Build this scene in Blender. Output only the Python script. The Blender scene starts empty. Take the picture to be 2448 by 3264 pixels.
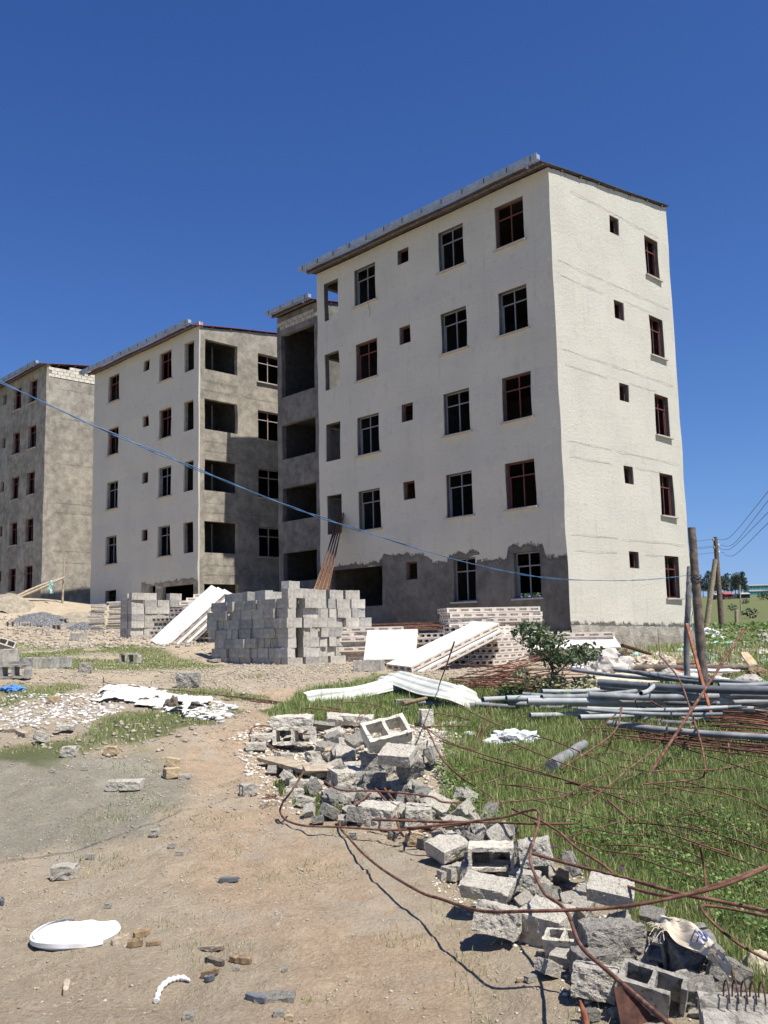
import bpy, bmesh, math, random
import numpy as np
from mathutils import Vector, Matrix, Euler

S = bpy.context.scene
COL = S.collection
rnd = random.Random(7)
R = math.radians

# ------------------------------------------------------------------ camera, world, sun, exposure
EYE = 1.6
FPX, PITCH, ROLL = 2925.1, R(7.604), R(-1.3376)      # focal length in pixels of the 2448x3264 frame
cd = bpy.data.cameras.new('camera')
cd.sensor_fit = 'VERTICAL'; cd.sensor_height = 36.0; cd.lens = FPX / 3264 * 36.0
cd.clip_start = 0.1; cd.clip_end = 6000
cam = bpy.data.objects.new('camera', cd); COL.objects.link(cam)
_c, _s = math.cos(PITCH), math.sin(PITCH)
FW = Vector((0, _c, _s)); UP0 = Vector((0, -_s, _c)); RT0 = Vector((1, 0, 0))
_cr, _sr = math.cos(ROLL), math.sin(ROLL)
RT = _cr * RT0 + _sr * UP0; UPV = -_sr * RT0 + _cr * UP0
_m = Matrix((RT, UPV, -FW)).transposed().to_4x4(); _m.translation = Vector((0, 0, EYE))
cam.matrix_world = _m
S.camera = cam

SUN_AZ, SUN_EL = 131.5, 62.0     # azimuth clockwise from +Y (the view direction)
SD = Vector((math.sin(R(SUN_AZ)) * math.cos(R(SUN_EL)), math.cos(R(SUN_AZ)) * math.cos(R(SUN_EL)), math.sin(R(SUN_EL))))
w = bpy.data.worlds.new("World"); S.world = w; w.use_nodes = True
nt = w.node_tree
sky = nt.nodes.new('ShaderNodeTexSky'); sky.sky_type = 'NISHITA'; sky.sun_disc = False
sky.sun_elevation = R(SUN_EL); sky.sun_rotation = R(SUN_AZ); sky.altitude = 2300; sky.air_density = 1.0; sky.dust_density = 0.3; sky.ozone_density = 3.0
bg = nt.nodes['Background']; bg.inputs[1].default_value = 0.049
gam = nt.nodes.new('ShaderNodeGamma'); gam.inputs[1].default_value = 1.45
tnt = nt.nodes.new('ShaderNodeMixRGB'); tnt.blend_type = 'MULTIPLY'; tnt.inputs[0].default_value = 1; tnt.inputs[2].default_value = (.80, .97, 1.30, 1)
tnt.inputs[2].default_value = (1.0, 1.30, 1.92, 1)
def vm(op, a, b):      # per-channel shoulder c / (1 + c / K) keeps the band over the horizon from burning out
    x = nt.nodes.new('ShaderNodeVectorMath'); x.operation = op
    for k, q in enumerate((a, b)):
        if isinstance(q, tuple): x.inputs[k].default_value = q
        else: nt.links.new(q, x.inputs[k])
    return x.outputs[0]
nt.links.new(sky.outputs[0], gam.inputs[0]); nt.links.new(gam.outputs[0], tnt.inputs[1])
sky_c = vm('DIVIDE', tnt.outputs[0], vm('ADD', vm('DIVIDE', tnt.outputs[0], (7.5, 10.5, 17.0)), (1, 1, 1)))
nt.links.new(sky_c, bg.inputs[0])
sl = bpy.data.lights.new('sun', 'SUN'); sl.energy = 5.0; sl.angle = R(0.53); sl.color = (1.0, 0.955, 0.89)
so = bpy.data.objects.new('sun', sl); COL.objects.link(so)
so.rotation_euler = (-SD).to_track_quat('-Z', 'Y').to_euler(); so.location = (10, -20, 40)
S.view_settings.view_transform = 'Standard'; S.view_settings.look = 'None'
S.view_settings.exposure = 0.52; S.view_settings.gamma = 1.0

# ------------------------------------------------------------------ pixels (in the 1659x2212 view of the photo) to rays
DS = 2448 / 1659.0
def ray(px, py):
    fx, fy = px * DS, py * DS
    return FW + RT * ((fx - 1224) / FPX) - UPV * ((fy - 1632) / FPX)

# ------------------------------------------------------------------ noise
def _hash(ix, iy, seed):
    h = (ix.astype(np.int64) * 374761393 + iy.astype(np.int64) * 668265263 + seed * 1442695041) & 0xffffffff
    h = ((h ^ (h >> 13)) * 1274126177) & 0xffffffff
    return ((h ^ (h >> 16)) & 0xffff) / 65535.0
def vnoise(x, y, seed=0):
    x = np.asarray(x, float); y = np.asarray(y, float)
    ix = np.floor(x); iy = np.floor(y); fx = x - ix; fy = y - iy
    fx = fx * fx * (3 - 2 * fx); fy = fy * fy * (3 - 2 * fy)
    a = _hash(ix, iy, seed); b = _hash(ix + 1, iy, seed); c = _hash(ix, iy + 1, seed); d = _hash(ix + 1, iy + 1, seed)
    return (a + (b - a) * fx) * (1 - fy) + (c + (d - c) * fx) * fy
def fbm(x, y, oct=4, seed=0):
    s = 0; a = 0.5; t = 0
    for i in range(oct):
        s = s + a * vnoise(x * 2 ** i, y * 2 ** i, seed + i * 17); t += a; a *= 0.5
    return s / t

# ------------------------------------------------------------------ terrain
CP = np.array([  # x, y, height above the camera's eye
 (0,-12,-2.2),(0,0,-1.6),(-8,0,-1.6),(8,0,-1.5),(-3,4,-1.45),(1.5,4,-1.38),(0,8,-1.15),(4,8,-1.22),(4,11,-1.08),(8,12,-1.15),(-2,19,-.57),(-4,15,-.75),(-6,10,-1.0),
 (3,20,-.66),(6,24,-.62),(8,30,-.66),(11,34,-.66),(5.4,28.4,-.5),(1,32,-.05),(-2.6,37,.35),(-8.8,43,1.45),(-7,38,1.0),(-16,50,1.75),(-12,44,1.6),(-21,56,2.25),(-24,59,2.4),(-18,58,2.15),(-16,40,1.55),
 (-13,30,.5),(-9.7,31,.26),(-7,27,.06),(-6,24,-.09),(-18.2,45,1.95),(-5.7,15,-.4),(1.4,17,-.66),(4,20,-.55),(9,25,-.6),(16.2,45,-.2),(5.2,13,-.85),(2,12,-.98),(-2.4,10,-.8),(-9,20,-.25),(-14,20,-.1),(-30,50,2.5),(-25,30,.9),(-30,10,-.8),(12,20,-.95),(16,28,-.95),(18,36,-.9),(12,50,.1),(5,50,.8),(25,20,-1.2),(30,45,-.8),(-5,60,2.0),(-40,80,3.5),(30,5,-1.5),(0,-30,-2.5),(30,-25,-2.5),(-30,-25,-2.2)], float)
BUMPS = []   # gaussian heaps: x, y, height, radius
def terr(x, y):
    x = np.asarray(x, float); y = np.asarray(y, float)
    num = 0; den = 0
    for cx, cy, cz in CP:
        d2 = (x - cx) ** 2 + (y - cy) ** 2
        wgt = 1 / (d2 + 2.0) ** 2
        num = num + wgt * cz; den = den + wgt
    near = num / den
    # base trend: the site climbs gently and the plain behind rises to a low green hill on the right
    D = np.sqrt(x * x + y * y)
    hill = np.where(D > 60, (D - 60) * 0.040, 0) - np.where(D > 480, (D - 480) * 0.06, 0)
    hill = np.maximum(hill, -8)
    far = -0.9 + hill * (0.55 + 0.4 * np.tanh((x - 10) / 60.0)) + 1.6 * (fbm(x / 60, y / 60, 2, 5) - .5)
    k = np.clip((D - 48) / 35, 0, 1); k = k * k * (3 - 2 * k)
    z = near * (1 - k) + far * k
    for bx, by, bh, br in BUMPS:
        z = z + bh * np.exp(-((x - bx) ** 2 + (y - by) ** 2) / (br * br))
    return z + EYE
def gz(x, y): return float(terr(x, y))
def H(px, py, h=0.0, far=400):
    """point where the ray through a pixel is h metres above the ground"""
    r = ray(px, py); t = 2.0
    def f(t): return EYE + r.z * t - gz(r.x * t, r.y * t) - h
    step = 0.25; last = t
    while t < far:
        if f(t) < 0: break
        last = t; t += step; step *= 1.03
    a, b = last, t
    for _ in range(24):
        m = (a + b) / 2
        if f(m) < 0: b = m
        else: a = m
    return Vector((r.x * a, r.y * a, EYE + r.z * a))
def at_y(px, py, y):
    r = ray(px, py); t = y / r.y
    return Vector((r.x * t, y, EYE + r.z * t))
def zc(x0, y0, sc, x, y):      # coordinates read in an enlarged crop -> the 1659-wide view
    return ((x0 + sc * x) / DS, (y0 + sc * y) / DS)
Z1 = lambda x, y: zc(700, 2200, .4822, x, y)       # rubble pile crop
Z2 = lambda x, y: zc(1300, 2550, .692, x, y)       # foreground rubble crop
Z3 = lambda x, y: zc(400, 1750, .5425, x, y)       # block stack crop
Z4 = lambda x, y: zc(1200, 1850, .7523, x, y)      # panels and pipes crop
Z5 = lambda x, y: zc(1400, 2250, .6317, x, y)      # grass crop
Z6 = lambda x, y: zc(0, 2000, .5425, x, y)         # left middle ground crop
Z7 = lambda x, y: zc(0, 2500, .7836, x, y)         # left foreground crop
Z8 = lambda x, y: zc(0, 1700, .4219, x, y)         # left yard crop
Z9 = lambda x, y: zc(2080, 2050, .2218, x, y)      # poles crop
ZA = lambda x, y: zc(1700, 1950, .3014, x, y)      # rubbish crop
ZB = lambda x, y: zc(1900, 2700, .3303, x, y)      # bag crop
ZC = lambda x, y: zc(2100, 1500, .3841, x, y)      # far right crop

# ------------------------------------------------------------------ material helpers
def mat(name, stops, scale=8.0, detail=6, rough=0.9, metal=0.0, bump=0.3, bscale=None, dist=0.01, rr=0.0, extra=None, spec=0.3, spots=None):
    """stops: list of (pos, rgb) over a noise; spots: (scale, threshold, rgb, amount)"""
    m = bpy.data.materials.new(name); m.use_nodes = True
    n = m.node_tree.nodes; l = m.node_tree.links; b = n['Principled BSDF']
    tc = n.new('ShaderNodeTexCoord'); co = tc.outputs['Object']
    no = n.new('ShaderNodeTexNoise'); no.inputs['Scale'].default_value = scale; no.inputs['Detail'].default_value = detail; no.inputs['Roughness'].default_value = 0.62
    l.new(co, no.inputs['Vector'])
    cr = n.new('ShaderNodeValToRGB'); els = cr.color_ramp.elements
    els[0].position, els[0].color = stops[0][0], (*stops[0][1], 1); els[1].position, els[1].color = stops[-1][0], (*stops[-1][1], 1)
    for p, c in stops[1:-1]:
        e = els.new(p); e.color = (*c, 1)
    l.new(no.outputs[0], cr.inputs[0]); out = cr.outputs[0]
    if spots:
        sn = n.new('ShaderNodeTexNoise'); sn.inputs['Scale'].default_value = spots[0]; sn.inputs['Detail'].default_value = 3
        l.new(co, sn.inputs['Vector'])
        mr = n.new('ShaderNodeMapRange'); mr.inputs[1].default_value = spots[1]; mr.inputs[2].default_value = spots[1] + .06; mr.inputs[4].default_value = spots[3]
        l.new(sn.outputs[0], mr.inputs[0])
        mx = n.new('ShaderNodeMixRGB'); mx.inputs[2].default_value = (*spots[2], 1); l.new(mr.outputs[0], mx.inputs[0]); l.new(out, mx.inputs[1]); out = mx.outputs[0]
    l.new(out, b.inputs['Base Color'])
    b.inputs['Roughness'].default_value = rough; b.inputs['Metallic'].default_value = metal
    b.inputs['Specular IOR Level'].default_value = spec
    if bump:
        n2 = n.new('ShaderNodeTexNoise'); n2.inputs['Scale'].default_value = bscale or scale * 4; n2.inputs['Detail'].default_value = 5; n2.inputs['Roughness'].default_value = .65
        l.new(co, n2.inputs['Vector'])
        bp = n.new('ShaderNodeBump'); bp.inputs['Strength'].default_value = bump; bp.inputs['Distance'].default_value = dist
        l.new(n2.outputs[0], bp.inputs['Height']); l.new(bp.outputs[0], b.inputs['Normal'])
    return m
M = {}
M['block'] = mat('block_concrete', [(.3, (.27, .25, .215)), (.5, (.42, .39, .335)), (.72, (.55, .515, .445))], 9, 8, .95, bump=.9, bscale=70, dist=.012)
M['block3'] = mat('block_concrete_pale', [(.3, (.34, .32, .28)), (.5, (.48, .455, .40)), (.72, (.60, .57, .50))], 9, 8, .95, bump=.9, bscale=70, dist=.012)
M['block2'] = mat('block_concrete_dark', [(.3, (.22, .21, .19)), (.5, (.33, .315, .285)), (.72, (.44, .42, .38))], 9, 8, .95, bump=.9, bscale=70, dist=.012)
M['rubble'] = mat('rubble_concrete', [(.30, (.42, .37, .29)), (.48, (.68, .63, .52)), (.70, (.80, .75, .64))], 9, 10, .97, bump=1.0, bscale=38, dist=.02, spots=(24, .60, (.20, .175, .135), .75))
M['rubble2'] = mat('rubble_concrete_grey', [(.30, (.22, .205, .17)), (.5, (.38, .355, .305)), (.70, (.54, .51, .44))], 9, 10, .97, bump=1.0, bscale=38, dist=.02, spots=(24, .58, (.13, .118, .10), .75))
M['chips'] = mat('pale_chip_stone', [(.3, (.23, .195, .145)), (.5, (.36, .31, .24)), (.7, (.50, .445, .355))], 4, 8, .97, bump=.8, bscale=30, dist=.01)
M['stone_tan'] = mat('tan_stone', [(.3, (.33, .24, .13)), (.7, (.55, .44, .29))], 10, 7, .95, bump=.6)
M['panel'] = mat('white_panel', [(.32, (.52, .47, .41)), (.5, (.74, .71, .67)), (.66, (.84, .82, .79))], 3, 8, .7, bump=.15, bscale=30, dist=.004)
M['panel_end'] = mat('panel_core', [(.3, (.50, .43, .35)), (.6, (.68, .61, .52))], 12, 6, .9, bump=.5, bscale=60, dist=.005)
M['rust'] = mat('rusty_steel', [(.3, (.06, .026, .018)), (.5, (.14, .066, .044)), (.7, (.27, .155, .105))], 22, 8, .85, bump=.5, bscale=160, dist=.002)
M['rust2'] = mat('orange_rust', [(.3, (.19, .05, .018)), (.5, (.36, .10, .035)), (.7, (.50, .18, .07))], 18, 8, .85, bump=.4, bscale=140, dist=.002)
M['rust3'] = mat('faded_orange_rust', [(.3, (.14, .05, .03)), (.5, (.27, .10, .055)), (.7, (.40, .17, .09))], 18, 8, .85, bump=.4, bscale=140, dist=.002)
M['rustdark'] = mat('dark_rust', [(.3, (.03, .015, .012)), (.6, (.10, .045, .032)), (.8, (.2, .10, .07))], 25, 8, .85, bump=.4, bscale=140, dist=.002)
M['pvc'] = mat('grey_pvc', [(.3, (.14, .15, .155)), (.55, (.25, .26, .265)), (.75, (.38, .385, .38))], 6, 6, .68, bump=.08, spec=.25)
M['pvc_light'] = mat('pale_grey_pvc', [(.3, (.27, .28, .28)), (.7, (.44, .45, .44))], 6, 6, .68, bump=.08, spec=.25)
M['pvc_dark'] = mat('dark_grey_pipe', [(.3, (.075, .08, .085)), (.7, (.16, .175, .19))], 6, 6, .68, bump=.08, spec=.25)
M['wood_dark'] = mat('weathered_pole_wood', [(.3, (.07, .055, .042)), (.5, (.15, .12, .095)), (.7, (.25, .21, .17))], 12, 8, .95, bump=.6, bscale=40, dist=.01)
M['wood_grey'] = mat('grey_wood', [(.3, (.13, .13, .13)), (.7, (.27, .265, .26))], 12, 8, .95, bump=.5, bscale=40, dist=.01)
M['wood'] = mat('pale_wood', [(.3, (.24, .19, .13)), (.5, (.38, .31, .22)), (.7, (.52, .44, .33))], 14, 8, .9, bump=.5, bscale=50, dist=.006)
M['wood_brown'] = mat('brown_wood', [(.3, (.12, .08, .045)), (.7, (.32, .23, .13))], 20, 8, .9, bump=.5, bscale=60, dist=.005)
M['sheet'] = mat('white_coated_sheet', [(.3, (.42, .43, .38)), (.7, (.60, .605, .55))], 5, 8, .75, bump=.1, spec=.15)
M['white'] = mat('white_plastic', [(.32, (.58, .56, .52)), (.52, (.80, .79, .77)), (.7, (.86, .86, .85))], 9, 7, .5, bump=.1)
M['whiteflake'] = mat('white_plaster', [(.35, (.42, .40, .36)), (.6, (.74, .72, .68))], 8, 8, .9, bump=.5, bscale=30)
M['sack'] = mat('paper_sack', [(.3, (.47, .40, .29)), (.7, (.66, .58, .44))], 6, 6, .8, bump=.3, bscale=30, dist=.006)
M['sackgrey'] = mat('woven_sack', [(.3, (.38, .35, .30)), (.7, (.62, .58, .52))], 6, 6, .8, bump=.3, bscale=30, dist=.006)
M['plastic'] = mat('clear_plastic_bag', [(.3, (.62, .62, .63)), (.7, (.88, .88, .9))], 8, 6, .35, bump=.4, bscale=25, dist=.01, spec=.5)
M['teal'] = mat('teal_plastic', [(.3, (.28, .50, .44)), (.7, (.50, .70, .62))], 8, 6, .5, bump=.3)
M['bluerag'] = mat('blue_rag', [(.3, (.06, .17, .45)), (.7, (.14, .32, .68))], 8, 6, .7, bump=.3)
M['red'] = mat('red_cloth', [(.3, (.38, .05, .04)), (.7, (.60, .13, .10))], 8, 6, .7, bump=.3)
M['bluewire'] = mat('blue_cable', [(.3, (.03, .09, .20)), (.7, (.09, .20, .36))], 8, 6, .45, bump=0, spec=.5)
M['wire'] = mat('dark_wire', [(.3, (.08, .08, .09)), (.7, (.16, .16, .17))], 8, 3, .6, bump=0)
M['galv'] = mat('galvanised_steel', [(.3, (.30, .36, .43)), (.7, (.46, .53, .60))], 3, 6, .5, metal=.35, bump=.05)
M['rooftop'] = mat('dark_red_roof_sheet', [(.3, (.20, .035, .045)), (.7, (.34, .06, .075))], 3, 5, .6, bump=0)
M['roofdark'] = mat('dark_roof_sheet', [(.3, (.05, .045, .05)), (.7, (.11, .095, .10))], 3, 5, .7, bump=.1)
M['frame_red'] = mat('red_oxide_frame', [(.3, (.09, .028, .028)), (.7, (.20, .07, .065))], 16, 6, .7, bump=.1)
M['frame_grey'] = mat('grey_primed_frame', [(.3, (.15, .165, .19)), (.7, (.25, .27, .30))], 16, 6, .7, bump=.1)
M['frame_pale'] = mat('weathered_frame', [(.3, (.30, .22, .20)), (.7, (.52, .45, .42))], 16, 6, .7, bump=.1)
M['sill'] = mat('sill_stone', [(.3, (.34, .31, .27)), (.7, (.52, .48, .43))], 10, 6, .9, bump=.2)
M['inner'] = mat('shade_darkened_inner_wall', [(.3, (.035, .034, .034)), (.7, (.075, .072, .068))], 4, 6, .95, bump=.4)  # near-black: the gloom of the rooms is put into the colour
M['bark'] = mat('bark', [(.3, (.08, .06, .045)), (.7, (.2, .16, .12))], 16, 6, .95, bump=.5)
M['chicken'] = mat('green_wire', [(.3, (.2, .38, .32)), (.7, (.3, .5, .42))], 16, 3, .6, bump=0)
M['ceramic'] = mat('white_insulator', [(.3, (.6, .6, .58)), (.7, (.8, .8, .78))], 16, 3, .3, bump=0)
M['brownsheet'] = mat('brown_sheet', [(.3, (.10, .045, .03)), (.7, (.25, .12, .08))], 6, 6, .85, bump=.2)
M['ink'] = mat('blue_print', [(.3, (.03, .06, .22)), (.7, (.07, .12, .34))], 10, 4, .7, bump=0)
M['inkdark'] = mat('dark_print', [(.3, (.06, .05, .05)), (.7, (.14, .12, .11))], 10, 4, .7, bump=0)

def leafmat(name, c0, c1, c2, trans=.25):
    m = bpy.data.materials.new(name); m.use_nodes = True
    n = m.node_tree.nodes; l = m.node_tree.links; b = n['Principled BSDF']
    at = n.new('ShaderNodeAttribute'); at.attribute_name = 'tint'
    cr = n.new('ShaderNodeValToRGB'); e = cr.color_ramp.elements
    e[0].position = 0; e[0].color = (*c0, 1); e[1].position = 1; e[1].color = (*c2, 1); x = e.new(.5); x.color = (*c1, 1)
    l.new(at.outputs['Fac'], cr.inputs[0]); l.new(cr.outputs[0], b.inputs['Base Color'])
    b.inputs['Roughness'].default_value = .55; b.inputs['Specular IOR Level'].default_value = .35
    tr = n.new('ShaderNodeBsdfTranslucent'); l.new(cr.outputs[0], tr.inputs[0])
    mx = n.new('ShaderNodeMixShader'); mx.inputs[0].default_value = trans
    l.new(b.outputs[0], mx.inputs[1]); l.new(tr.outputs[0], mx.inputs[2]); l.new(mx.outputs[0], n['Material Output'].inputs[0])
    return m
M['grass'] = leafmat('grass_blades', (.085, .14, .03), (.24, .31, .085), (.62, .56, .30))
M['leaf'] = leafmat('clover_leaves', (.045, .10, .022), (.11, .19, .045), (.24, .32, .09))
M['bush'] = leafmat('bush_leaves', (.05, .085, .035), (.13, .17, .085), (.42, .40, .20))
M['treeleaf'] = leafmat('tree_leaves', (.018, .035, .018), (.035, .06, .03), (.07, .10, .05), .15)
M['flower'] = leafmat('purple_flower', (.2, .03, .3), (.3, .05, .42), (.4, .1, .5))

# ------------------------------------------------------------------ mesh building
class MB:
    def __init__(s): s.v = []; s.f = []; s.mi = []; s.sm = []
    def add(s, v, f, mi=0, sm=False):
        k = len(s.v); s.v += [tuple(p) for p in v]; s.f += [tuple(i + k for i in q) for q in f]; s.mi += [mi] * len(f); s.sm += [sm] * len(f); return s
    def box(s, c, d, rot=None, mi=0, jit=0):
        hx, hy, hz = d[0] / 2, d[1] / 2, d[2] / 2
        vs = [Vector((x * hx, y * hy, z * hz)) for z in (-1, 1) for y in (-1, 1) for x in (-1, 1)]
        if jit: vs = [p + Vector([rnd.uniform(-jit, jit) for _ in range(3)]) for p in vs]
        if rot is not None: vs = [rot @ p for p in vs]
        c = Vector(c)
        return s.add([p + c for p in vs], [(0, 2, 3, 1), (4, 5, 7, 6), (0, 1, 5, 4), (2, 6, 7, 3), (0, 4, 6, 2), (1, 3, 7, 5)], mi)
    def tube(s, pts, r, n=8, mi=0, cap=True, sm=True, rad=None):
        pts = [Vector(p) for p in pts]; m = len(pts)
        if m < 2: return s
        t0 = (pts[1] - pts[0]).normalized()
        a = t0.orthogonal().normalized(); V = []; 
        for i, p in enumerate(pts):
            t = (pts[min(i + 1, m - 1)] - pts[max(i - 1, 0)])
            t = t.normalized() if t.length > 1e-9 else t0
            a = (a - t * a.dot(t)); a = a.normalized() if a.length > 1e-6 else t.orthogonal().normalized()
            b = t.cross(a); rr = rad[i] if rad is not None else r
            for k in range(n):
                q = 2 * math.pi * k / n
                V.append(p + (a * math.cos(q) + b * math.sin(q)) * rr)
        F = [(i * n + k, i * n + (k + 1) % n, (i + 1) * n + (k + 1) % n, (i + 1) * n + k) for i in range(m - 1) for k in range(n)]
        s.add(V, F, mi, sm)
        if cap: s.add([V[k] for k in range(n)], [tuple(range(n))[::-1]], mi); s.add([V[(m - 1) * n + k] for k in range(n)], [tuple(range(n))], mi)
        return s
    def mesh(s, name, mats):
        me = bpy.data.meshes.new(name); me.from_pydata(s.v, [], s.f)
        for m in (mats if isinstance(mats, (list, tuple)) else [mats]): me.materials.append(m)
        if s.f:
            me.polygons.foreach_set('material_index', s.mi); me.polygons.foreach_set('use_smooth', s.sm)
        me.update(); return me
    def build(s, name, mats, parent=None, loc=None):
        return link(name, s.mesh(name, mats), parent, loc)
def link(name, me, parent=None, loc=None, rot=None):
    o = bpy.data.objects.new(name, me); COL.objects.link(o)
    if parent is not None: o.parent = parent
    if loc is not None: o.location = loc
    if rot is not None: o.rotation_euler = rot
    return o
LABELS = {}
def tag(o, label, cat, group=None, kind=None):
    o['label'] = label; o['category'] = cat
    if group: o['group'] = group
    if kind: o['kind'] = kind
    return o
def empty(name, loc=(0, 0, 0), rz=0):
    o = bpy.data.objects.new(name, None); COL.objects.link(o); o.location = loc; o.rotation_euler = (0, 0, rz); o.empty_display_size = .2
    return o
def cat(pts, n=8):     # Catmull-Rom
    P = [Vector(p) for p in pts]
    if len(P) < 3: return [P[0].lerp(P[-1], i / n) for i in range(n + 1)]
    P = [P[0] * 2 - P[1]] + P + [P[-1] * 2 - P[-2]]; out = []
    for i in range(1, len(P) - 2):
        a, b, c, d = P[i - 1:i + 3]
        for k in range(n):
            t = k / n
            out.append(.5 * ((2 * b) + (c - a) * t + (2 * a - 5 * b + 4 * c - d) * t * t + (3 * b - 3 * c + d - a) * t ** 3))
    out.append(P[-2]); return out
def ordinal(n): return ['ground', 'first', 'second', 'third', 'fourth', 'fifth', 'sixth', 'seventh', 'eighth', 'ninth', 'tenth', 'eleventh', 'twelfth'][n]

# ------------------------------------------------------------------ plate with openings (walls, hollow blocks)
def plate(mb, us, zs, solid, pos, t0, t1, mi=0, mir=None, ztop=None):
    """grid plate: us, zs break points; solid(u,z)->bool for cell centres; pos(u,t,z)->point; t0 front, t1 back"""
    if mir is None: mir = mi
    nu, nz = len(us) - 1, len(zs) - 1
    S_ = [[solid((us[i] + us[i + 1]) / 2, (zs[j] + zs[j + 1]) / 2) for j in range(nz)] for i in range(nu)]
    idx = {}; V = []
    def v(i, j, s):
        k = (i, j, s)
        if k not in idx:
            z = zs[j]
            if ztop and j == nz: z = ztop(us[i], s)
            idx[k] = len(V); V.append(pos(us[i], (t0, t1)[s], z))
        return idx[k]
    F = []; FR = []
    for i in range(nu):
        for j in range(nz):
            if not S_[i][j]: continue
            F.append((v(i, j, 0), v(i + 1, j, 0), v(i + 1, j + 1, 0), v(i, j + 1, 0)))
            FR.append((v(i, j, 1), v(i, j + 1, 1), v(i + 1, j + 1, 1), v(i + 1, j, 1)))
            if i == 0 or not S_[i - 1][j]: FR.append((v(i, j, 0), v(i, j + 1, 0), v(i, j + 1, 1), v(i, j, 1)))
            if i == nu - 1 or not S_[i + 1][j]: FR.append((v(i + 1, j, 0), v(i + 1, j, 1), v(i + 1, j + 1, 1), v(i + 1, j + 1, 0)))
            if j == 0 or not S_[i][j - 1]: FR.append((v(i, j, 0), v(i, j, 1), v(i + 1, j, 1), v(i + 1, j, 0)))
            if j == nz - 1 or not S_[i][j + 1]: FR.append((v(i, j + 1, 0), v(i + 1, j + 1, 0), v(i + 1, j + 1, 1), v(i, j + 1, 1)))
    k = len(mb.v); mb.v += [tuple(p) for p in V]
    mb.f += [tuple(q + k for q in f) for f in F]; mb.mi += [mi] * len(F); mb.sm += [False] * len(F)
    mb.f += [tuple(q + k for q in f) for f in FR]; mb.mi += [mir] * len(FR); mb.sm += [False] * len(FR)

def grid1(a, b, marks, step):
    s = sorted(set([round(a, 4), round(b, 4)] + [round(x, 4) for x in marks if a < x < b])); out = []
    for p, q in zip(s, s[1:]):
        n = max(1, int(round((q - p) / step)))
        out += [p + (q - p) * i / n for i in range(n)]
    return out + [s[-1]]

# =================================================================== BUILDINGS
# one frame for all four blocks: local x runs along the sunlit faces (v), local y along the shaded faces (u)
ANG = R(43.937)
dL = Vector((-math.sin(ANG), math.cos(ANG), 0)); dR = Vector((math.cos(ANG), math.sin(ANG), 0))
A0 = Vector((5.658, 28.444, EYE))

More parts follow.
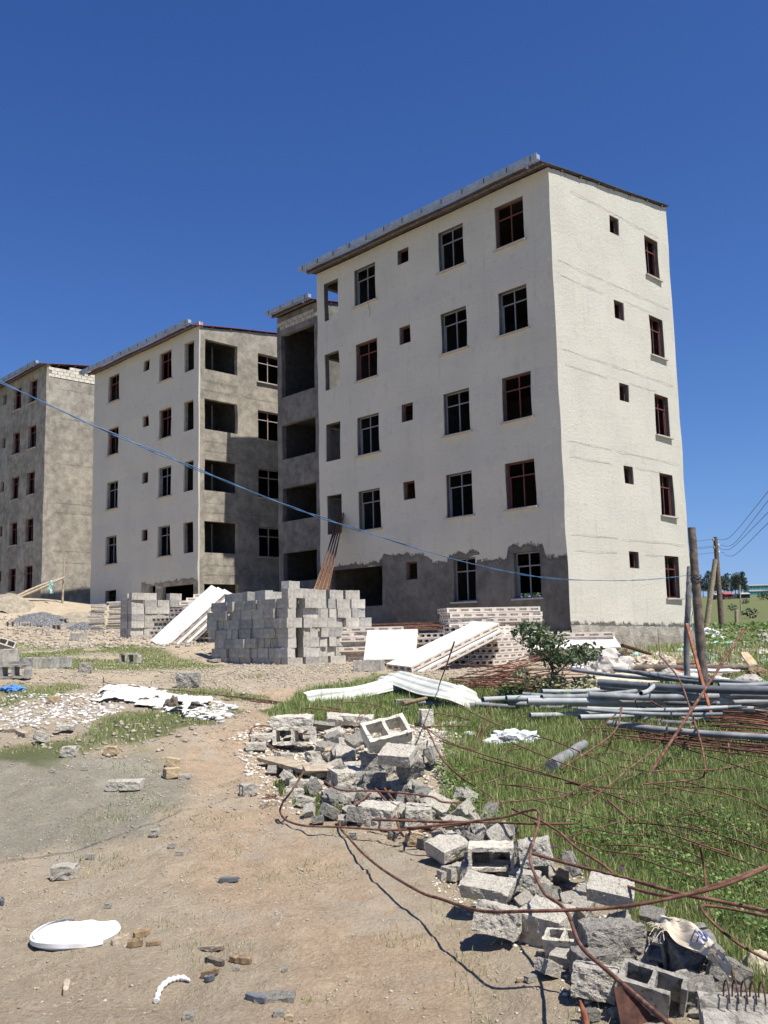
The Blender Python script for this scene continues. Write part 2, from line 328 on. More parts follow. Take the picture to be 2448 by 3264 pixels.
def wallmat(name, stucco, stu_rgb, cem_rgb, profile=None, zone=None, blocks_top=None):
    """stucco over bare cement: profile = [(y, z)...] height under which the shaded face (x~0) is bare cement"""
    m = bpy.data.materials.new(name); m.use_nodes = True
    n = m.node_tree.nodes; l = m.node_tree.links; b = n['Principled BSDF']
    def N(t, **k):
        x = n.new(t)
        for a, v in k.items(): setattr(x, a, v)
        return x
    def mathn(op, a=None, bb=None, c=None):
        x = N('ShaderNodeMath', operation=op)
        for i, q in enumerate((a, bb, c)):
            if q is None: continue
            if isinstance(q, (int, float)): x.inputs[i].default_value = q
            else: l.new(q, x.inputs[i])
        return x.outputs[0]
    def noise(sc, det=5, ro=.6):
        x = N('ShaderNodeTexNoise'); x.inputs['Scale'].default_value = sc; x.inputs['Detail'].default_value = det; x.inputs['Roughness'].default_value = ro
        l.new(co, x.inputs['Vector']); return x.outputs[0]
    def ramp(f, st):
        x = N('ShaderNodeValToRGB'); e = x.color_ramp.elements
        e[0].position = st[0][0]; e[0].color = (*st[0][1], 1); e[1].position = st[-1][0]; e[1].color = (*st[-1][1], 1)
        for p, c in st[1:-1]: q = e.new(p); q.color = (*c, 1)
        l.new(f, x.inputs[0]); return x.outputs[0]
    def mix(f, a, c, mode='MIX'):
        x = N('ShaderNodeMixRGB', blend_type=mode)
        for i, q in enumerate((f, a, c)):
            if isinstance(q, (int, float)): x.inputs[i].default_value = q
            elif isinstance(q, tuple): x.inputs[i].default_value = (*q, 1)
            else: l.new(q, x.inputs[i])
        return x.outputs[0]
    tc = N('ShaderNodeTexCoord'); co = tc.outputs['Object']
    sp = N('ShaderNodeSeparateXYZ'); l.new(co, sp.inputs[0]); X, Y, Z = sp.outputs
    big = noise(.55, 6, .65); med = noise(2.2, 7, .7); fin = noise(38, 4, .7)
    sc = [tuple(c * k for c in stu_rgb) for k in (.88, 1.0, 1.07)]
    cc = [tuple(c * k for c in cem_rgb) for k in (.50, .95, 1.45)]
    stc = mix(.35, ramp(big, [(.3, sc[0]), (.5, sc[1]), (.7, sc[2])]), ramp(fin, [(.3, sc[0]), (.6, sc[2])]))
    # faint grey stains and rubbed patches in the stucco
    stc = mix(mathn('MULTIPLY', ramp(med, [(.52, (0, 0, 0)), (.66, (1, 1, 1))]), .38), stc, tuple(c * .72 for c in stu_rgb))
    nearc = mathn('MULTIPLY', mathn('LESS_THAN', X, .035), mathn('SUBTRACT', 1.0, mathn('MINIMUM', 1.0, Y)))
    stc = mix(mathn('MULTIPLY', mathn('MULTIPLY', nearc, ramp(noise(2.6, 9, .8), [(.55, (0, 0, 0)), (.62, (1, 1, 1))])), .55), stc, tuple(min(1, c * 1.35) for c in stu_rgb))  # pale streaks at the corner paint in grazing sun on bumps
    cmc = mix(.5, ramp(big, [(.38, cc[0]), (.5, cc[1]), (.62, cc[2])]), ramp(med, [(.38, cc[0]), (.5, cc[1]), (.64, cc[2])]))
    cmc = mix(.25, cmc, ramp(fin, [(.3, cc[0]), (.65, cc[2])]))
    edge = mathn('MULTIPLY', mathn('SUBTRACT', noise(3.2, 8, .75), .5), .75)
    if stucco:
        # bare where z + noise < profile
        mr = N('ShaderNodeMapRange'); mr.inputs[1].default_value = 0; mr.inputs[2].default_value = 12.5; l.new(Y, mr.inputs[0])
        x = N('ShaderNodeValToRGB'); e = x.color_ramp.elements
        pr = profile
        e[0].position = pr[0][0] / 12.5; e[0].color = (pr[0][1] / 4,) * 3 + (1,); e[1].position = pr[-1][0] / 12.5; e[1].color = (pr[-1][1] / 4,) * 3 + (1,)
        for yy, zz in pr[1:-1]: q = e.new(yy / 12.5); q.color = (zz / 4,) * 3 + (1,)
        l.new(mr.outputs[0], x.inputs[0]); hL = mathn('MULTIPLY', x.outputs[0], 4.0)
        onL = mathn('LESS_THAN', X, .02)
        hR = mathn('SUBTRACT', .22, mathn('MULTIPLY', X, .02))
        hh = mathn('ADD', mathn('MULTIPLY', onL, hL), mathn('MULTIPLY', mathn('SUBTRACT', 1.0, onL), hR))
        msk = mathn('LESS_THAN', mathn('ADD', Z, edge), hh)
        inside = mathn('MULTIPLY', mathn('GREATER_THAN', X, .03), mathn('GREATER_THAN', Y, .03))
        if zone == 'Bmixed':      # the sunlit end of the second block was never stuccoed
            inside = mathn('GREATER_THAN', X, .08)
        msk = mathn('MAXIMUM', msk, inside)
        col = mix(msk, stc, cmc)
        # darker rim along the torn stucco edge
        rim = mathn('LESS_THAN', mathn('ABSOLUTE', mathn('SUBTRACT', mathn('ADD', Z, edge), hh)), .045)
        col = mix(mathn('MULTIPLY', rim, mathn('MULTIPLY', mathn('SUBTRACT', 1.0, inside), .6)), col, tuple(c * .35 for c in cem_rgb))
    else:
        col = cmc
    # chalky rising streaks / lime wash drips
    vor = N('ShaderNodeTexNoise'); vor.inputs['Scale'].default_value = 1.0; vor.inputs['Detail'].default_value = 6
    mp = N('ShaderNodeMapping'); mp.inputs['Scale'].default_value = (5, 5, .5); l.new(co, mp.inputs[0]); l.new(mp.outputs[0], vor.inputs['Vector'])
    col = mix(mathn('MULTIPLY', ramp(vor.outputs[0], [(.58, (0, 0, 0)), (.75, (1, 1, 1))]), .18), col, tuple(min(1, c * 1.5) for c in cem_rgb))
    l.new(col, b.inputs['Base Color']); b.inputs['Roughness'].default_value = .95; b.inputs['Specular IOR Level'].default_value = .15
    bp = N('ShaderNodeBump'); bp.inputs['Strength'].default_value = .9; bp.inputs['Distance'].default_value = .03
    h = mathn('ADD', mathn('MULTIPLY', fin, .8), mathn('MULTIPLY', noise(9, 6, .7), .9))
    l.new(h, bp.inputs['Height']); l.new(bp.outputs[0], b.inputs['Normal'])
    return m
STU = (.575, .555, .475); CEM = (.215, .20, .172)
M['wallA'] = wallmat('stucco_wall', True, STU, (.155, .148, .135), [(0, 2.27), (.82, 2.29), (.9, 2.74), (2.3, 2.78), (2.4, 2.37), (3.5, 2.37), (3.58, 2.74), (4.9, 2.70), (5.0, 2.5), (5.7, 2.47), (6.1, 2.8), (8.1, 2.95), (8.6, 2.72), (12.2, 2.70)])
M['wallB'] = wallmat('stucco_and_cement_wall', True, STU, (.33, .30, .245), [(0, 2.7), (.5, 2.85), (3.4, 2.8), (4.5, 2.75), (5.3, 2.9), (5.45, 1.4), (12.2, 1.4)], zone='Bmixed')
M['wallC'] = wallmat('cement_wall', False, STU, (.33, .30, .245))
M['wallD'] = wallmat('raw_cement_wall', False, STU, (.19, .182, .165))
M['plinth'] = mat('plinth_concrete', [(.3, (.17, .155, .13)), (.5, (.29, .27, .225)), (.7, (.40, .37, .31))], 3, 8, .97, bump=1, bscale=14, dist=.05)

def wob(p, amp=.026):      # plasterer's unevenness, a function of place so that joints stay closed
    a = p.x * 1.7 + p.y * .9; c = p.z * 1.3
    return Vector(((math.sin(a * 1.3 + c * 1.1) + math.sin(c * 2.3 + 1)), (math.sin(c * 1.9 + a) + math.sin(a * 2.1 + 2)) * .6, 0)) * amp * .5

def face(mb, along, off, a, b, z0, z1, ops, th, ztop=None, step=.6, inward=1, mi=0):
    """a wall in local axes; along 'y': plane x=off running over y; along 'x': plane y=off running over x"""
    marks = [o[0] for o in ops] + [o[1] for o in ops]; zm = [o[2] for o in ops] + [o[3] for o in ops]
    us = grid1(a, b, marks, step); zs = grid1(z0, z1, zm, step)
    sol = lambda u, z: not any(o[0] < u < o[1] and o[2] < z < o[3] for o in ops)
    if along == 'y': pos = lambda u, t, z: (lambda p: p + wob(p))(Vector((off + inward * t, u, z)))
    else: pos = lambda u, t, z: (lambda p: p + wob(p))(Vector((u, off + inward * t, z)))
    plate(mb, us, zs, sol, pos, 0, th, mi, None, (lambda u, s: ztop(u)) if ztop else None)

def window(par, along, off, u0, u1, z0, z1, fm, inset=.17, style='cross', sill=True, inward=1, open_=False):
    """steel frame with mullion and transom set in the reveal, projecting sill"""
    mb = MB(); bw, bd = .038, .035
    def bar(ua, ub, za, zb, d=0):
        c = ((ua + ub) / 2, (za + zb) / 2)
        if along == 'y': mb.box((off + inward * (inset + d), c[0], c[1]), (bd, abs(ub - ua), abs(zb - za)))
        else: mb.box((c[0], off + inward * (inset + d), c[1]), (abs(ub - ua), bd, abs(zb - za)))
    g = .012
    a, b, c, d = u0 + g, u1 - g, z0 + g, z1 - g
    bar(a, a + bw, c, d); bar(b - bw, b, c, d); bar(a + bw, b - bw, c, c + bw); bar(a + bw, b - bw, d - bw, d)
    if style == 'cross':
        m = (a + b) / 2 + rnd.uniform(-.03, .03); tz = c + (d - c) * .70
        bar(m - bw / 2, m + bw / 2, c + bw, d - bw, .004); bar(a + bw, b - bw, tz - bw / 2, tz + bw / 2, -.004)
        if rnd.random() < .6: bar(b - bw * 2.2, b - bw * 1.2, c + bw, tz - bw / 2, .02)
    o = mb.build('window', M[fm], par)
    if sill:
        s = MB()
        if along == 'y': s.box((off - inward * .02, (u0 + u1) / 2, z0 - .028), (.16, u1 - u0 + .16, .05), jit=.006)
        else: s.box(((u0 + u1) / 2, off - inward * .02, z0 - .028), (u1 - u0 + .16, .16, .05), jit=.006)
        s.build('sill', M['sill'], o)
    return o

def gutter(par, u0, u1, x, z, near_open=True):
    mb = MB(); t = .006; wd, hh = .17, .17
    L = u1 - u0; c = (u0 + u1) / 2
    mb.box((x, c, z), (t, L, hh)); mb.box((x + wd, c, z - .01), (t, L, hh - .02)); mb.box((x + wd / 2, c, z - hh / 2 + t), (wd - t * 2, L, t))
    mb.box((x - .018, c, z + hh / 2 + .008), (.03, L + .02, .02))
    for e in (u0, u1): mb.box((x + wd / 2, e, z - .005), (wd, t, hh - .01))
    g = mb.build('gutter', M['galv'], par)
    n = int(L / .95)
    for i in range(n + 1):
        b = MB(); y = u0 + .25 + (L - .5) * i / n
        b.box((x - .012, y, z), (.012, .03, hh + .03)); b.box((x + wd / 2, y, z + hh / 2 + .012), (wd + .05, .03, .01))
        b.build('gutter_bracket', M['roofdark'], g)
    for e in (u0 + .45, u1 - .35):
        o = MB(); o.tube([(x + wd / 2, e, z - hh / 2), (x + wd / 2, e, z - hh / 2 - .14)], .045, 10); o.build('gutter_outlet', M['galv'], g)
    return g

def roof(par, u0, u1, x0, x1, zf, mt, ridge=None):
    """mono-pitch corrugated sheet; zf(x) underside height"""
    nx, ny = 6, int((u1 - u0) / .07)
    V = []; F = []
    xs = [x0 + (x1 - x0) * i / nx for i in range(nx + 1)]
    for s in (0, .02):
        for i, x in enumerate(xs):
            for j in range(ny + 1):
                y = u0 + (u1 - u0) * j / ny
                V.append((x, y, zf(x) + s + .02 * math.sin(j * math.pi * .9) + .015 * math.sin(y * 1.3 + x)))
    W_ = ny + 1; o2 = (nx + 1) * W_
    for i in range(nx):
        for j in range(ny):
            a = i * W_ + j
            F.append((a, a + 1, a + W_ + 1, a + W_)); F.append((o2 + a, o2 + a + W_, o2 + a + W_ + 1, o2 + a + 1))
    for j in range(ny):
        for a in (j, nx * W_ + j): F.append((a, a + 1, o2 + a + 1, o2 + a))
    for i in range(nx):
        for a in (i * W_, i * W_ + ny): F.append((a, a + W_, o2 + a + W_, o2 + a))
    mb = MB()
    for f in F:      # coated side and gable edges in the sheet's colour, underside and eaves dark
        top_ = min(f) >= o2; side = any(q < o2 for q in f) and any(q >= o2 for q in f) and len({q % o2 % W_ for q in f}) == 1
        mb.f.append(f); mb.mi.append(0 if (top_ or side) else 1); mb.sm.append(False)
    mb.v = V; r = mb.build('roof', [mt, M['roofdark']], par)
    k = MB()
    x = x0 + .15
    while x < x1:
        k.box((x, (u0 + u1) / 2, zf(x) - .055), (.05, u1 - u0 - .06, .06)); x += 1.1
    k.build('purlin', M['wood_dark'], r)
    return r

def slabs(mb, x0, x1, y0, y1, zs, th=.2):
    for z in zs: mb.box(((x0 + x1) / 2, (y0 + y1) / 2, z - th / 2), (x1 - x0, y1 - y0, th))

# ---------------- block A (nearest)
bA = empty('apartment_building', A0, ANG)
tag(bA, 'nearest five storey block, pale stucco with torn grey cement band at the foot', 'building', 'unfinished apartment blocks')
zrowW = {1: (1.05, 2.55), 2: (4.0, 5.54), 3: (6.94, 8.47), 4: (9.93, 11.45), 5: (13.0, 14.54)}
zrowN = {2: (4.03, 5.6), 3: (7.0, 8.55), 4: (9.97, 11.5), 5: (12.92, 14.55)}
zrowS = {1: (1.95, 2.6), 2: (4.9, 5.57), 3: (7.83, 8.51), 4: (10.82, 11.5), 5: (13.97, 14.55)}
opsL = []
for k in range(1, 6):
    w4 = (1.09, 2.30) if k > 1 else (1.05, 2.12); w3 = (3.75, 4.97) if k > 1 else (3.75, 4.78)
    opsL += [(*w4, *zrowW[k]), (*w3, *zrowW[k]), (6.49, 7.09, *zrowS[k])]
    if k > 1: opsL += [(8.34, 9.56, *zrowW[k]), (10.57, 11.47, *zrowN[k])]
opsL.append((8.34, 11.3, 1.08, 2.58))
opsR = []
for k in range(1, 6):
    opsR += [(3.59, 4.18, *({1: (2.03, 2.6), 2: (4.93, 5.55), 3: (7.84, 8.47), 4: (10.8, 11.46), 5: (13.95, 14.6)}[k])), (5.91, 6.91, *zrowW[k])]
LA, WA = 11.92, 7.7
ztA = lambda x: 15.12 + .135 * x
mb = MB()
face(mb, 'y', 0, 0, LA, .0, 15.12, opsL, .24, step=.5)
face(mb, 'x', 0, .24, WA, .0, 15.1, opsR, .24, ztop=ztA, step=.5)
opsE = [(.42, 2.4, *zrowN[k]) for k in range(2, 6)]
face(mb, 'x', LA, .24, WA, -.4, 15.1, opsE, .24, ztop=ztA, inward=-1, step=.8)
opsBk = [(y, y + 1.2, *zrowW[k]) for k in range(2, 6) for y in (1.3, 4.2, 8.6)] + [(6.3, 7.9, .7, 1.6)]
opsBk = [o for o in opsBk]
face(mb, 'y', WA, .24, LA - .24, -.4, ztA(WA), opsBk, .24, inward=-1, step=.8)
mb.build('wall', M['wallA'], bA)
mb = MB()
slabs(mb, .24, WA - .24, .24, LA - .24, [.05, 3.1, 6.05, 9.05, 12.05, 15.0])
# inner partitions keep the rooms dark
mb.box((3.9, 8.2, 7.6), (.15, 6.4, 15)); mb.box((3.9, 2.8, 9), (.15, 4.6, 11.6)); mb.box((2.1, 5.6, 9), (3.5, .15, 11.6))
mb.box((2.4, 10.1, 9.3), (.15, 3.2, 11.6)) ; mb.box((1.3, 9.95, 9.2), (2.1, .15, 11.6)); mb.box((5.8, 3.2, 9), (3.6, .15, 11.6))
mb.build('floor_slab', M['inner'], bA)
fmL = {('W4', 5): 'frame_red', ('W4', 4): 'frame_grey', ('W4', 3): 'frame_red', ('W4', 2): 'frame_red', ('W4', 1): 'frame_grey', ('W2', 4): 'frame_red'}
for k in range(1, 6):
    w4 = (1.09, 2.30) if k > 1 else (1.05, 2.12); w3 = (3.75, 4.97) if k > 1 else (3.75, 4.78)
    window(bA, 'y', 0, *w4, *zrowW[k], fmL.get(('W4', k), 'frame_grey')); window(bA, 'y', 0, *w3, *zrowW[k], 'frame_grey')
    if k > 1: window(bA, 'y', 0, 8.34, 9.56, *zrowW[k], fmL.get(('W2', k), 'frame_grey'))
    window(bA, 'y', 0, 6.49, 7.09, *zrowS[k], 'frame_red', style='plain', sill=False)
    o = opsR[(k - 1) * 2]; window(bA, 'x', 0, *o, 'frame_red', style='plain', sill=False)
    o = opsR[(k - 1) * 2 + 1]; window(bA, 'x', 0, *o, 'frame_red')
# fine construction joints scored in the sunlit face
mb = MB()
def joint(par, x0, x1, z, wav=.006, mt='plinth'):
    mb = MB(); n = max(3, int((x1 - x0) / .12)); V = []; F = []
    for i in range(n + 1):
        x = x0 + (x1 - x0) * i / n; zz = z + rnd.uniform(-wav, wav); h = rnd.uniform(.001, .0065)
        V += [(x, -.020, zz - h), (x, -.020, zz + h), (x, -.025, zz)]
    for i in range(n): a = i * 3; F += [(a, a + 3, a + 5, a + 2), (a + 2, a + 5, a + 4, a + 1)]
    mb.add(V, F); mb.build('scored_joint', M[mt], par)
for k, z in ((1, 3.0), (2, 6.0), (3, 9.0), (4, 12.0)):
    joint(bA, .3, 2.9, z); joint(bA, 3.2, 7.4, z)
    joint(bA, .4, 2.85, z - .5); joint(bA, 4.3 if k > 1 else 4.6, 6.0, z - .45, .02)
joint(bA, 1.2, 7.0, 14.72, .03)
# rough plinth under the sunlit face
mb = MB()
n = 60; V = []; F = []
for i in range(n + 1):
    x = -.05 + 7.9 * i / n
    for j, (z, y) in enumerate(((.16, .03), (.14, -.05), (-.15, -.09), (-.45, -.10), (-.9, -.13), (-1.3, -.15))):
        V.append((x, y + .04 * (float(vnoise(x * 3, z * 4, 9)) - .5), z - .02 * x + .06 * (float(vnoise(x * 4, j, 3)) - .5)))
for i in range(n):
    for j in range(5): a = i * 6 + j; F.append((a, a + 1, a + 7, a + 6))
mb.add(V, F)
mb.box((7.72, 3.6, -.65), (.3, 7.6, 1.6)); mb.box((-.02, 6, -.5), (.14, 12, 1.0))
mb.build('plinth', M['plinth'], bA)
roof(bA, -.12, LA + .12, -.55, WA + .12, lambda x: 15.17 + .135 * x, M['roofdark'])
gutter(bA, -.08, LA + .3, -.72, 15.22)
# loose wires at eaves and under a window
mb = MB(); mb.tube(cat([(-.03, 8.75, 13.0), (-.06, 8.7, 12.8), (-.05, 8.62, 12.55), (-.07, 8.66, 12.35)]), .008, 6); mb.build('loose_wire', M['wire'], bA)
for x in (.9, 2.2, 3.6, 4.9):
    mb = MB(); mb.tube([(x, -.03, ztA(x) + .05), (x + .02, -.05, ztA(x) - .16)], .008, 5); mb.build('roof_tie_wire', M['wire'], bA)

# ---------------- block B (second)
bB0 = A0 + dL * 20.7 - dR * .17
bB = empty('apartment_building', bB0, ANG)
tag(bB, 'second block with stuccoed shaded face and bare cement end with corner balconies', 'building', 'unfinished apartment blocks')
ops = []
for k in range(1, 6):
    dz = 3 * k
    if k > 1: ops += [(8.0, 9.24, dz - 1.89, dz - .36), (4.76, 5.37, dz - .95, dz - .36), (2.52, 3.72, dz - 1.89, dz - .36), (.45, 1.34, dz - 1.9, dz - .41)]
ops += [(8.0, 9.25, .9, 2.7), (3.95, 4.6, 1.3, 2.7), (.4, 3.35, .95, 2.6)]
opr = []
for k in range(1, 6):
    dz = 3 * k
    opr += [(.34, 2.25, dz - 1.93, dz - .42)]
    if k > 1: opr += [(3.52, 5.0, dz - 2.0, dz - .5)]
LB, WB = 10.95, 7.7
ztB = lambda x: 15.1 + .135 * x
mb = MB()
face(mb, 'y', 0, 0, LB, -.6, 15.4, ops, .24, step=.8)
face(mb, 'x', 0, .24, WB, -.6, 15.1, opr, .24, ztop=ztB, step=.8)
face(mb, 'x', LB, .24, WB, -.6, 15.1, [], .24, ztop=ztB, inward=-1, step=2)
face(mb, 'y', WB, .24, LB - .24, -.6, ztB(WB), [], .24, inward=-1, step=2)
mb.build('wall', M['wallB'], bB)
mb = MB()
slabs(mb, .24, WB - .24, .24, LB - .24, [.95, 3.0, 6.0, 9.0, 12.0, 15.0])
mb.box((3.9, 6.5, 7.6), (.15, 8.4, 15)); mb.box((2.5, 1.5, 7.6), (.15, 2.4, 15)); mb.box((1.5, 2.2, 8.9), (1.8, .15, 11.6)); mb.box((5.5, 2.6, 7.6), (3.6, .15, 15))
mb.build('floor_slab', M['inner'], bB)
for k in range(2, 6):
    dz = 3 * k
    window(bB, 'y', 0, 8.0, 9.24, dz - 1.89, dz - .36, 'frame_grey' if k < 4 else 'frame_red'); window(bB, 'y', 0, 2.52, 3.72, dz - 1.89, dz - .36, 'frame_grey' if k < 4 else 'frame_red')
    window(bB, 'y', 0, 4.76, 5.37, dz - .95, dz - .36, 'frame_red', style='plain', sill=False)
    window(bB, 'x', 0, 3.52, 5.0, dz - 2.0, dz - .5, 'frame_pale')
    # a thin post left standing in each balcony opening
    mb = MB(); mb.box((1.35, .9, dz - 1.2), (.05, .05, 1.55)); mb.build('prop', M['wood_grey'], bB)
roof(bB, -.1, LB + .1, -.5, WB + .12, lambda x: 15.17 + .135 * x, M['rooftop'])
gutter(bB, -.1, LB + .5, -.68, 15.24)
mb = MB()
for z in (3.0, 6.0, 9.0, 12.0):
    joint(bB, .35, 2.3, z + .02, mt='inner'); joint(bB, 2.6, 5.4, z + .05, mt='inner')
    joint(bB, .35, 2.3, z - .42 + .9, .02, mt='inner')

# ---------------- block C (third, far left)
bC0 = Vector((-20.97, 55.92, EYE))
bC = empty('apartment_building', bC0, ANG)
tag(bC, 'farthest block at the left edge, all bare cement with pale blocks under the roof', 'building', 'unfinished apartment blocks')
ops = []
for k in range(1, 6):
    dz = 3 * k + .1
    for u in (1.4, 3.9, 8.2, 10.9): ops.append((u, u + 1.2, dz + .18, dz + 1.68))
    if k > 0: ops.append((6.3, 6.9, dz + .95, dz + 1.65))
LC, WC = 13.0, 7.7
ztC = lambda x: 17.2 + .135 * x
mb = MB()
face(mb, 'y', 0, 0, LC, 1.4, 17.4, ops, .24, step=1)
face(mb, 'x', 0, .24, WC, 1.4, 16.5, [], .24, ztop=lambda x: 16.55 + .0 * x, step=1)
face(mb, 'x', LC, .24, WC, 1.4, 17.1, [], .24, ztop=ztC, inward=-1, step=2)
face(mb, 'y', WC, .24, LC - .24, 1.4, ztC(WC), [], .24, inward=-1, step=2)
mb.build('wall', M['wallC'], bC)
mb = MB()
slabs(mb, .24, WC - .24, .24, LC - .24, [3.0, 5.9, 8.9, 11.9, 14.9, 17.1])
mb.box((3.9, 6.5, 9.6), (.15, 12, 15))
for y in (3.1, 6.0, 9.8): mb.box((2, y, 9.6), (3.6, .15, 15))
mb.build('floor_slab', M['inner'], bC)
for k in range(1, 6):
    dz = 3 * k + .1
    for u in (1.4, 3.9, 8.2, 10.9): window(bC, 'y', 0, u, u + 1.2, dz + .18, dz + 1.68, 'frame_red')
    window(bC, 'y', 0, 6.3, 6.9, dz + .95, dz + 1.65, 'frame_red', style='plain', sill=False)
# pale block courses filling the gable under the roof
mb = MB()
for j in range(5):
    z = 16.6 + j * .21; x = .3 if j % 2 else .12
    while x < 7.5:
        if z + .16 < ztC(x): mb.box((x + .19, .08, z + .095), (.375, .19, .185), jit=.008)
        x += .4
mb.build('gable_blocks', M['rubble'], bC)
roof(bC, -.1, LC + .1, -.5, WC + .12, lambda x: 17.36 + .135 * x, M['rooftop'])
gutter(bC, .1, LC + .3, -.68, 17.42)
mb = MB()
for z in (4.9, 5.6, 8.0, 8.6, 11.1, 14.0, 15.9): joint(bC, .7, 3.6, z, .02, mt='inner')

# ---------------- block D (stair tower between A and B)
bD0 = A0 + dL * 14.7 + dR * 2.35
bD = empty('stair_tower', bD0, ANG)
tag(bD, 'narrow dark cement stair tower with open landings between the two nearest blocks', 'building')
LD = 3.05
par = [(2.5, 3.15), (5.3, 6.85), (8.27, 9.9), (11.28, 14.33)]
opd = [(-.0, 2.72, -.1 + 1.1, 2.15)] + [(.25, 2.72, 2.5, 3.85), (.25, 2.72, 5.32, 6.9), (.25, 2.72, 8.28, 9.93), (.25, 2.72, 11.28, 14.33)]
opd = opd[1:]
mb = MB()
face(mb, 'y', 0, 0, LD, -.4, 15.3, opd, .22, step=.7)
face(mb, 'x', 0, .22, 6.0, -.4, 15.2, [], .22, ztop=lambda x: 15.33 + .135 * x, step=1)
face(mb, 'x', LD, .22, 6.0, -.4, 15.2, [], .22, ztop=lambda x: 15.33 + .135 * x, inward=-1, step=1)
face(mb, 'y', 6.0, .0, LD, -.4, 16.0, [], .2, inward=-1, step=2)
mb.build('wall', M['wallD'], bD)
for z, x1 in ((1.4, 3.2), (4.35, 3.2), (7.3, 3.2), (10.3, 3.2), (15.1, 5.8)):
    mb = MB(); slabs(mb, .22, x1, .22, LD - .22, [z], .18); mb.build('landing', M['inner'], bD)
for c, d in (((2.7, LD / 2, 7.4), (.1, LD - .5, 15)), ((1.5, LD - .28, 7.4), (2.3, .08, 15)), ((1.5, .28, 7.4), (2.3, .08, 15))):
    mb = MB(); mb.box(c, d); mb.build('shade_lining', M['inner'], bD)  # dark plates added to deepen the shade inside the recess
# unplastered block courses under the eaves
mb = MB()
for j in range(2):
    y = .05 + .2 * j
    while y < LD - .2:
        mb.box((-.012, y + .18, 14.72 + j * .21), (.03, .37, .18), jit=.008); y += .4
mb.build('block_course', M['block'], bD)
roof(bD, -.1, LD + .05, -.45, 6.2, lambda x: 15.36 + .135 * x, M['rooftop'])
gutter(bD, -.1, LD + .1, -.62, 15.42)

# =================================================================== GROUND
def inpoly(x, y, P):
    c = np.zeros(np.shape(x), bool); n = len(P)
    for i in range(n):
        x1, y1 = P[i]; x2, y2 = P[(i + 1) % n]
        m = ((y1 > y) != (y2 > y)) & (x < (x2 - x1) * (y - y1) / ((y2 - y1) + 1e-12) + x1)
        c ^= m
    return c
def poly(*px):
    return [tuple(H(a, b).xy) for a, b in px]
# heaps
_p = H(860, 1660); BUMPS.append((_p.x, _p.y, .13, .8))
_p = H(60, 1330); BUMPS.append((_p.x - 1, _p.y + 1, .35, 3.5))
GR_RIGHT = poly((640, 1500), (760, 1470), (1000, 1475), (1150, 1500), (1400, 1490), (1659, 1440), (1800, 1440), (2000, 1700), (1900, 2150), (1640, 2160), (1480, 2060), (1390, 2000), (1280, 1925), (1190, 1865), (1050, 1825), (955, 1780), (950, 1700), (940, 1580), (850, 1560), (700, 1560), (600, 1590), (560, 1560))
GR_LEFT = poly((-300, 1395), (0, 1385), (300, 1395), (520, 1440), (800, 1450), (850, 1485), (640, 1530), (520, 1510), (430, 1590), (300, 1630), (0, 1632), (-400, 1640))
DARK = poly((-500, 1640), (0, 1632), (330, 1640), (420, 1700), (360, 1790), (150, 1850), (-300, 1870))
PATH = poly((470, 1560), (560, 1500), (640, 1480), (700, 1500), (600, 1560), (580, 1640), (700, 1800), (900, 2000), (1050, 2300), (560, 2300), (520, 2000), (420, 1800), (380, 1650))
BACKG = poly((1480, 1400), (1659, 1370), (2100, 1370), (2100, 1440), (1659, 1440), (1560, 1430))
def masks(x, y):
    jx = x + .5 * (fbm(x * 1.5, y * 1.5, 4, 31) - .5); jy = y + .5 * (fbm(x * 1.5, y * 1.5, 4, 47) - .5)
    g = inpoly(jx, jy, GR_RIGHT).astype(float)
    jx2 = x + 1.6 * (fbm(x * .9, y * .9, 3, 3) - .5); jy2 = y + 1.6 * (fbm(x * .9, y * .9, 3, 4) - .5)
    nz = fbm(x * .8, y * .55, 4, 77)
    gl = inpoly(jx2, jy2, GR_LEFT) * np.clip((nz - .455) * 8, 0, 1)
    D = np.sqrt(x * x + y * y)
    gf = np.clip((D - 34) / 12, 0, 1) * (x > 6) * .95 + inpoly(x, y, BACKG) * np.clip((nz - .42) * 9, 0, 1)
    beh = np.clip((D - 62) / 10, 0, 1)
    return np.clip(np.maximum.reduce([g, gl * .9, gf, beh]), 0, 1)
def axis(lo, hi, d, ext, g):
    a = list(np.arange(lo, hi, d)); s = d
    v = hi
    while v < ext[1]: a.append(v); s *= g; v += s
    a.append(ext[1]); b = []; s = d; v = lo - d
    while v > ext[0]: b.append(v); s *= g; v -= s
    b.append(ext[0]); return np.array(b[::-1] + a)
gx = axis(-4.5, 5.0, .032, (-700, 700), 1.045); gy = axis(3.2, 12.5, .032, (-120, 900), 1.022)
GXm, GYm = np.meshgrid(gx, gy)
Zg = terr(GXm, GYm)
nearf = np.exp(-np.clip(np.sqrt(GXm ** 2 + GYm ** 2) - 14, 0, None) / 14)
rough = .07 * (fbm(GXm * 1.1, GYm * 1.1, 3, 8) - .5) + .045 * (fbm(GXm * 6, GYm * 6, 4, 12) - .5) * 1.0
rough += .03 * np.clip(fbm(GXm * 14, GYm * 14, 3, 22) - .6, 0, 1) * 3
Zg = Zg + rough * nearf + (1 - nearf) * .12 * (fbm(GXm * .7, GYm * .7, 3, 15) - .5) * (np.hypot(GXm, GYm) < 120)
_rx = .12 * np.sin(GYm * .5) + .35 + .05 * (GYm - 6)
for _k, _w in ((0, .16), (-1.25, .14)):
    Zg -= .022 * np.exp(-((GXm - _rx - _k) / _w) ** 2) * np.clip((13 - GYm) / 4, 0, 1) * (GYm > 2)
_fr = np.random.RandomState(3)
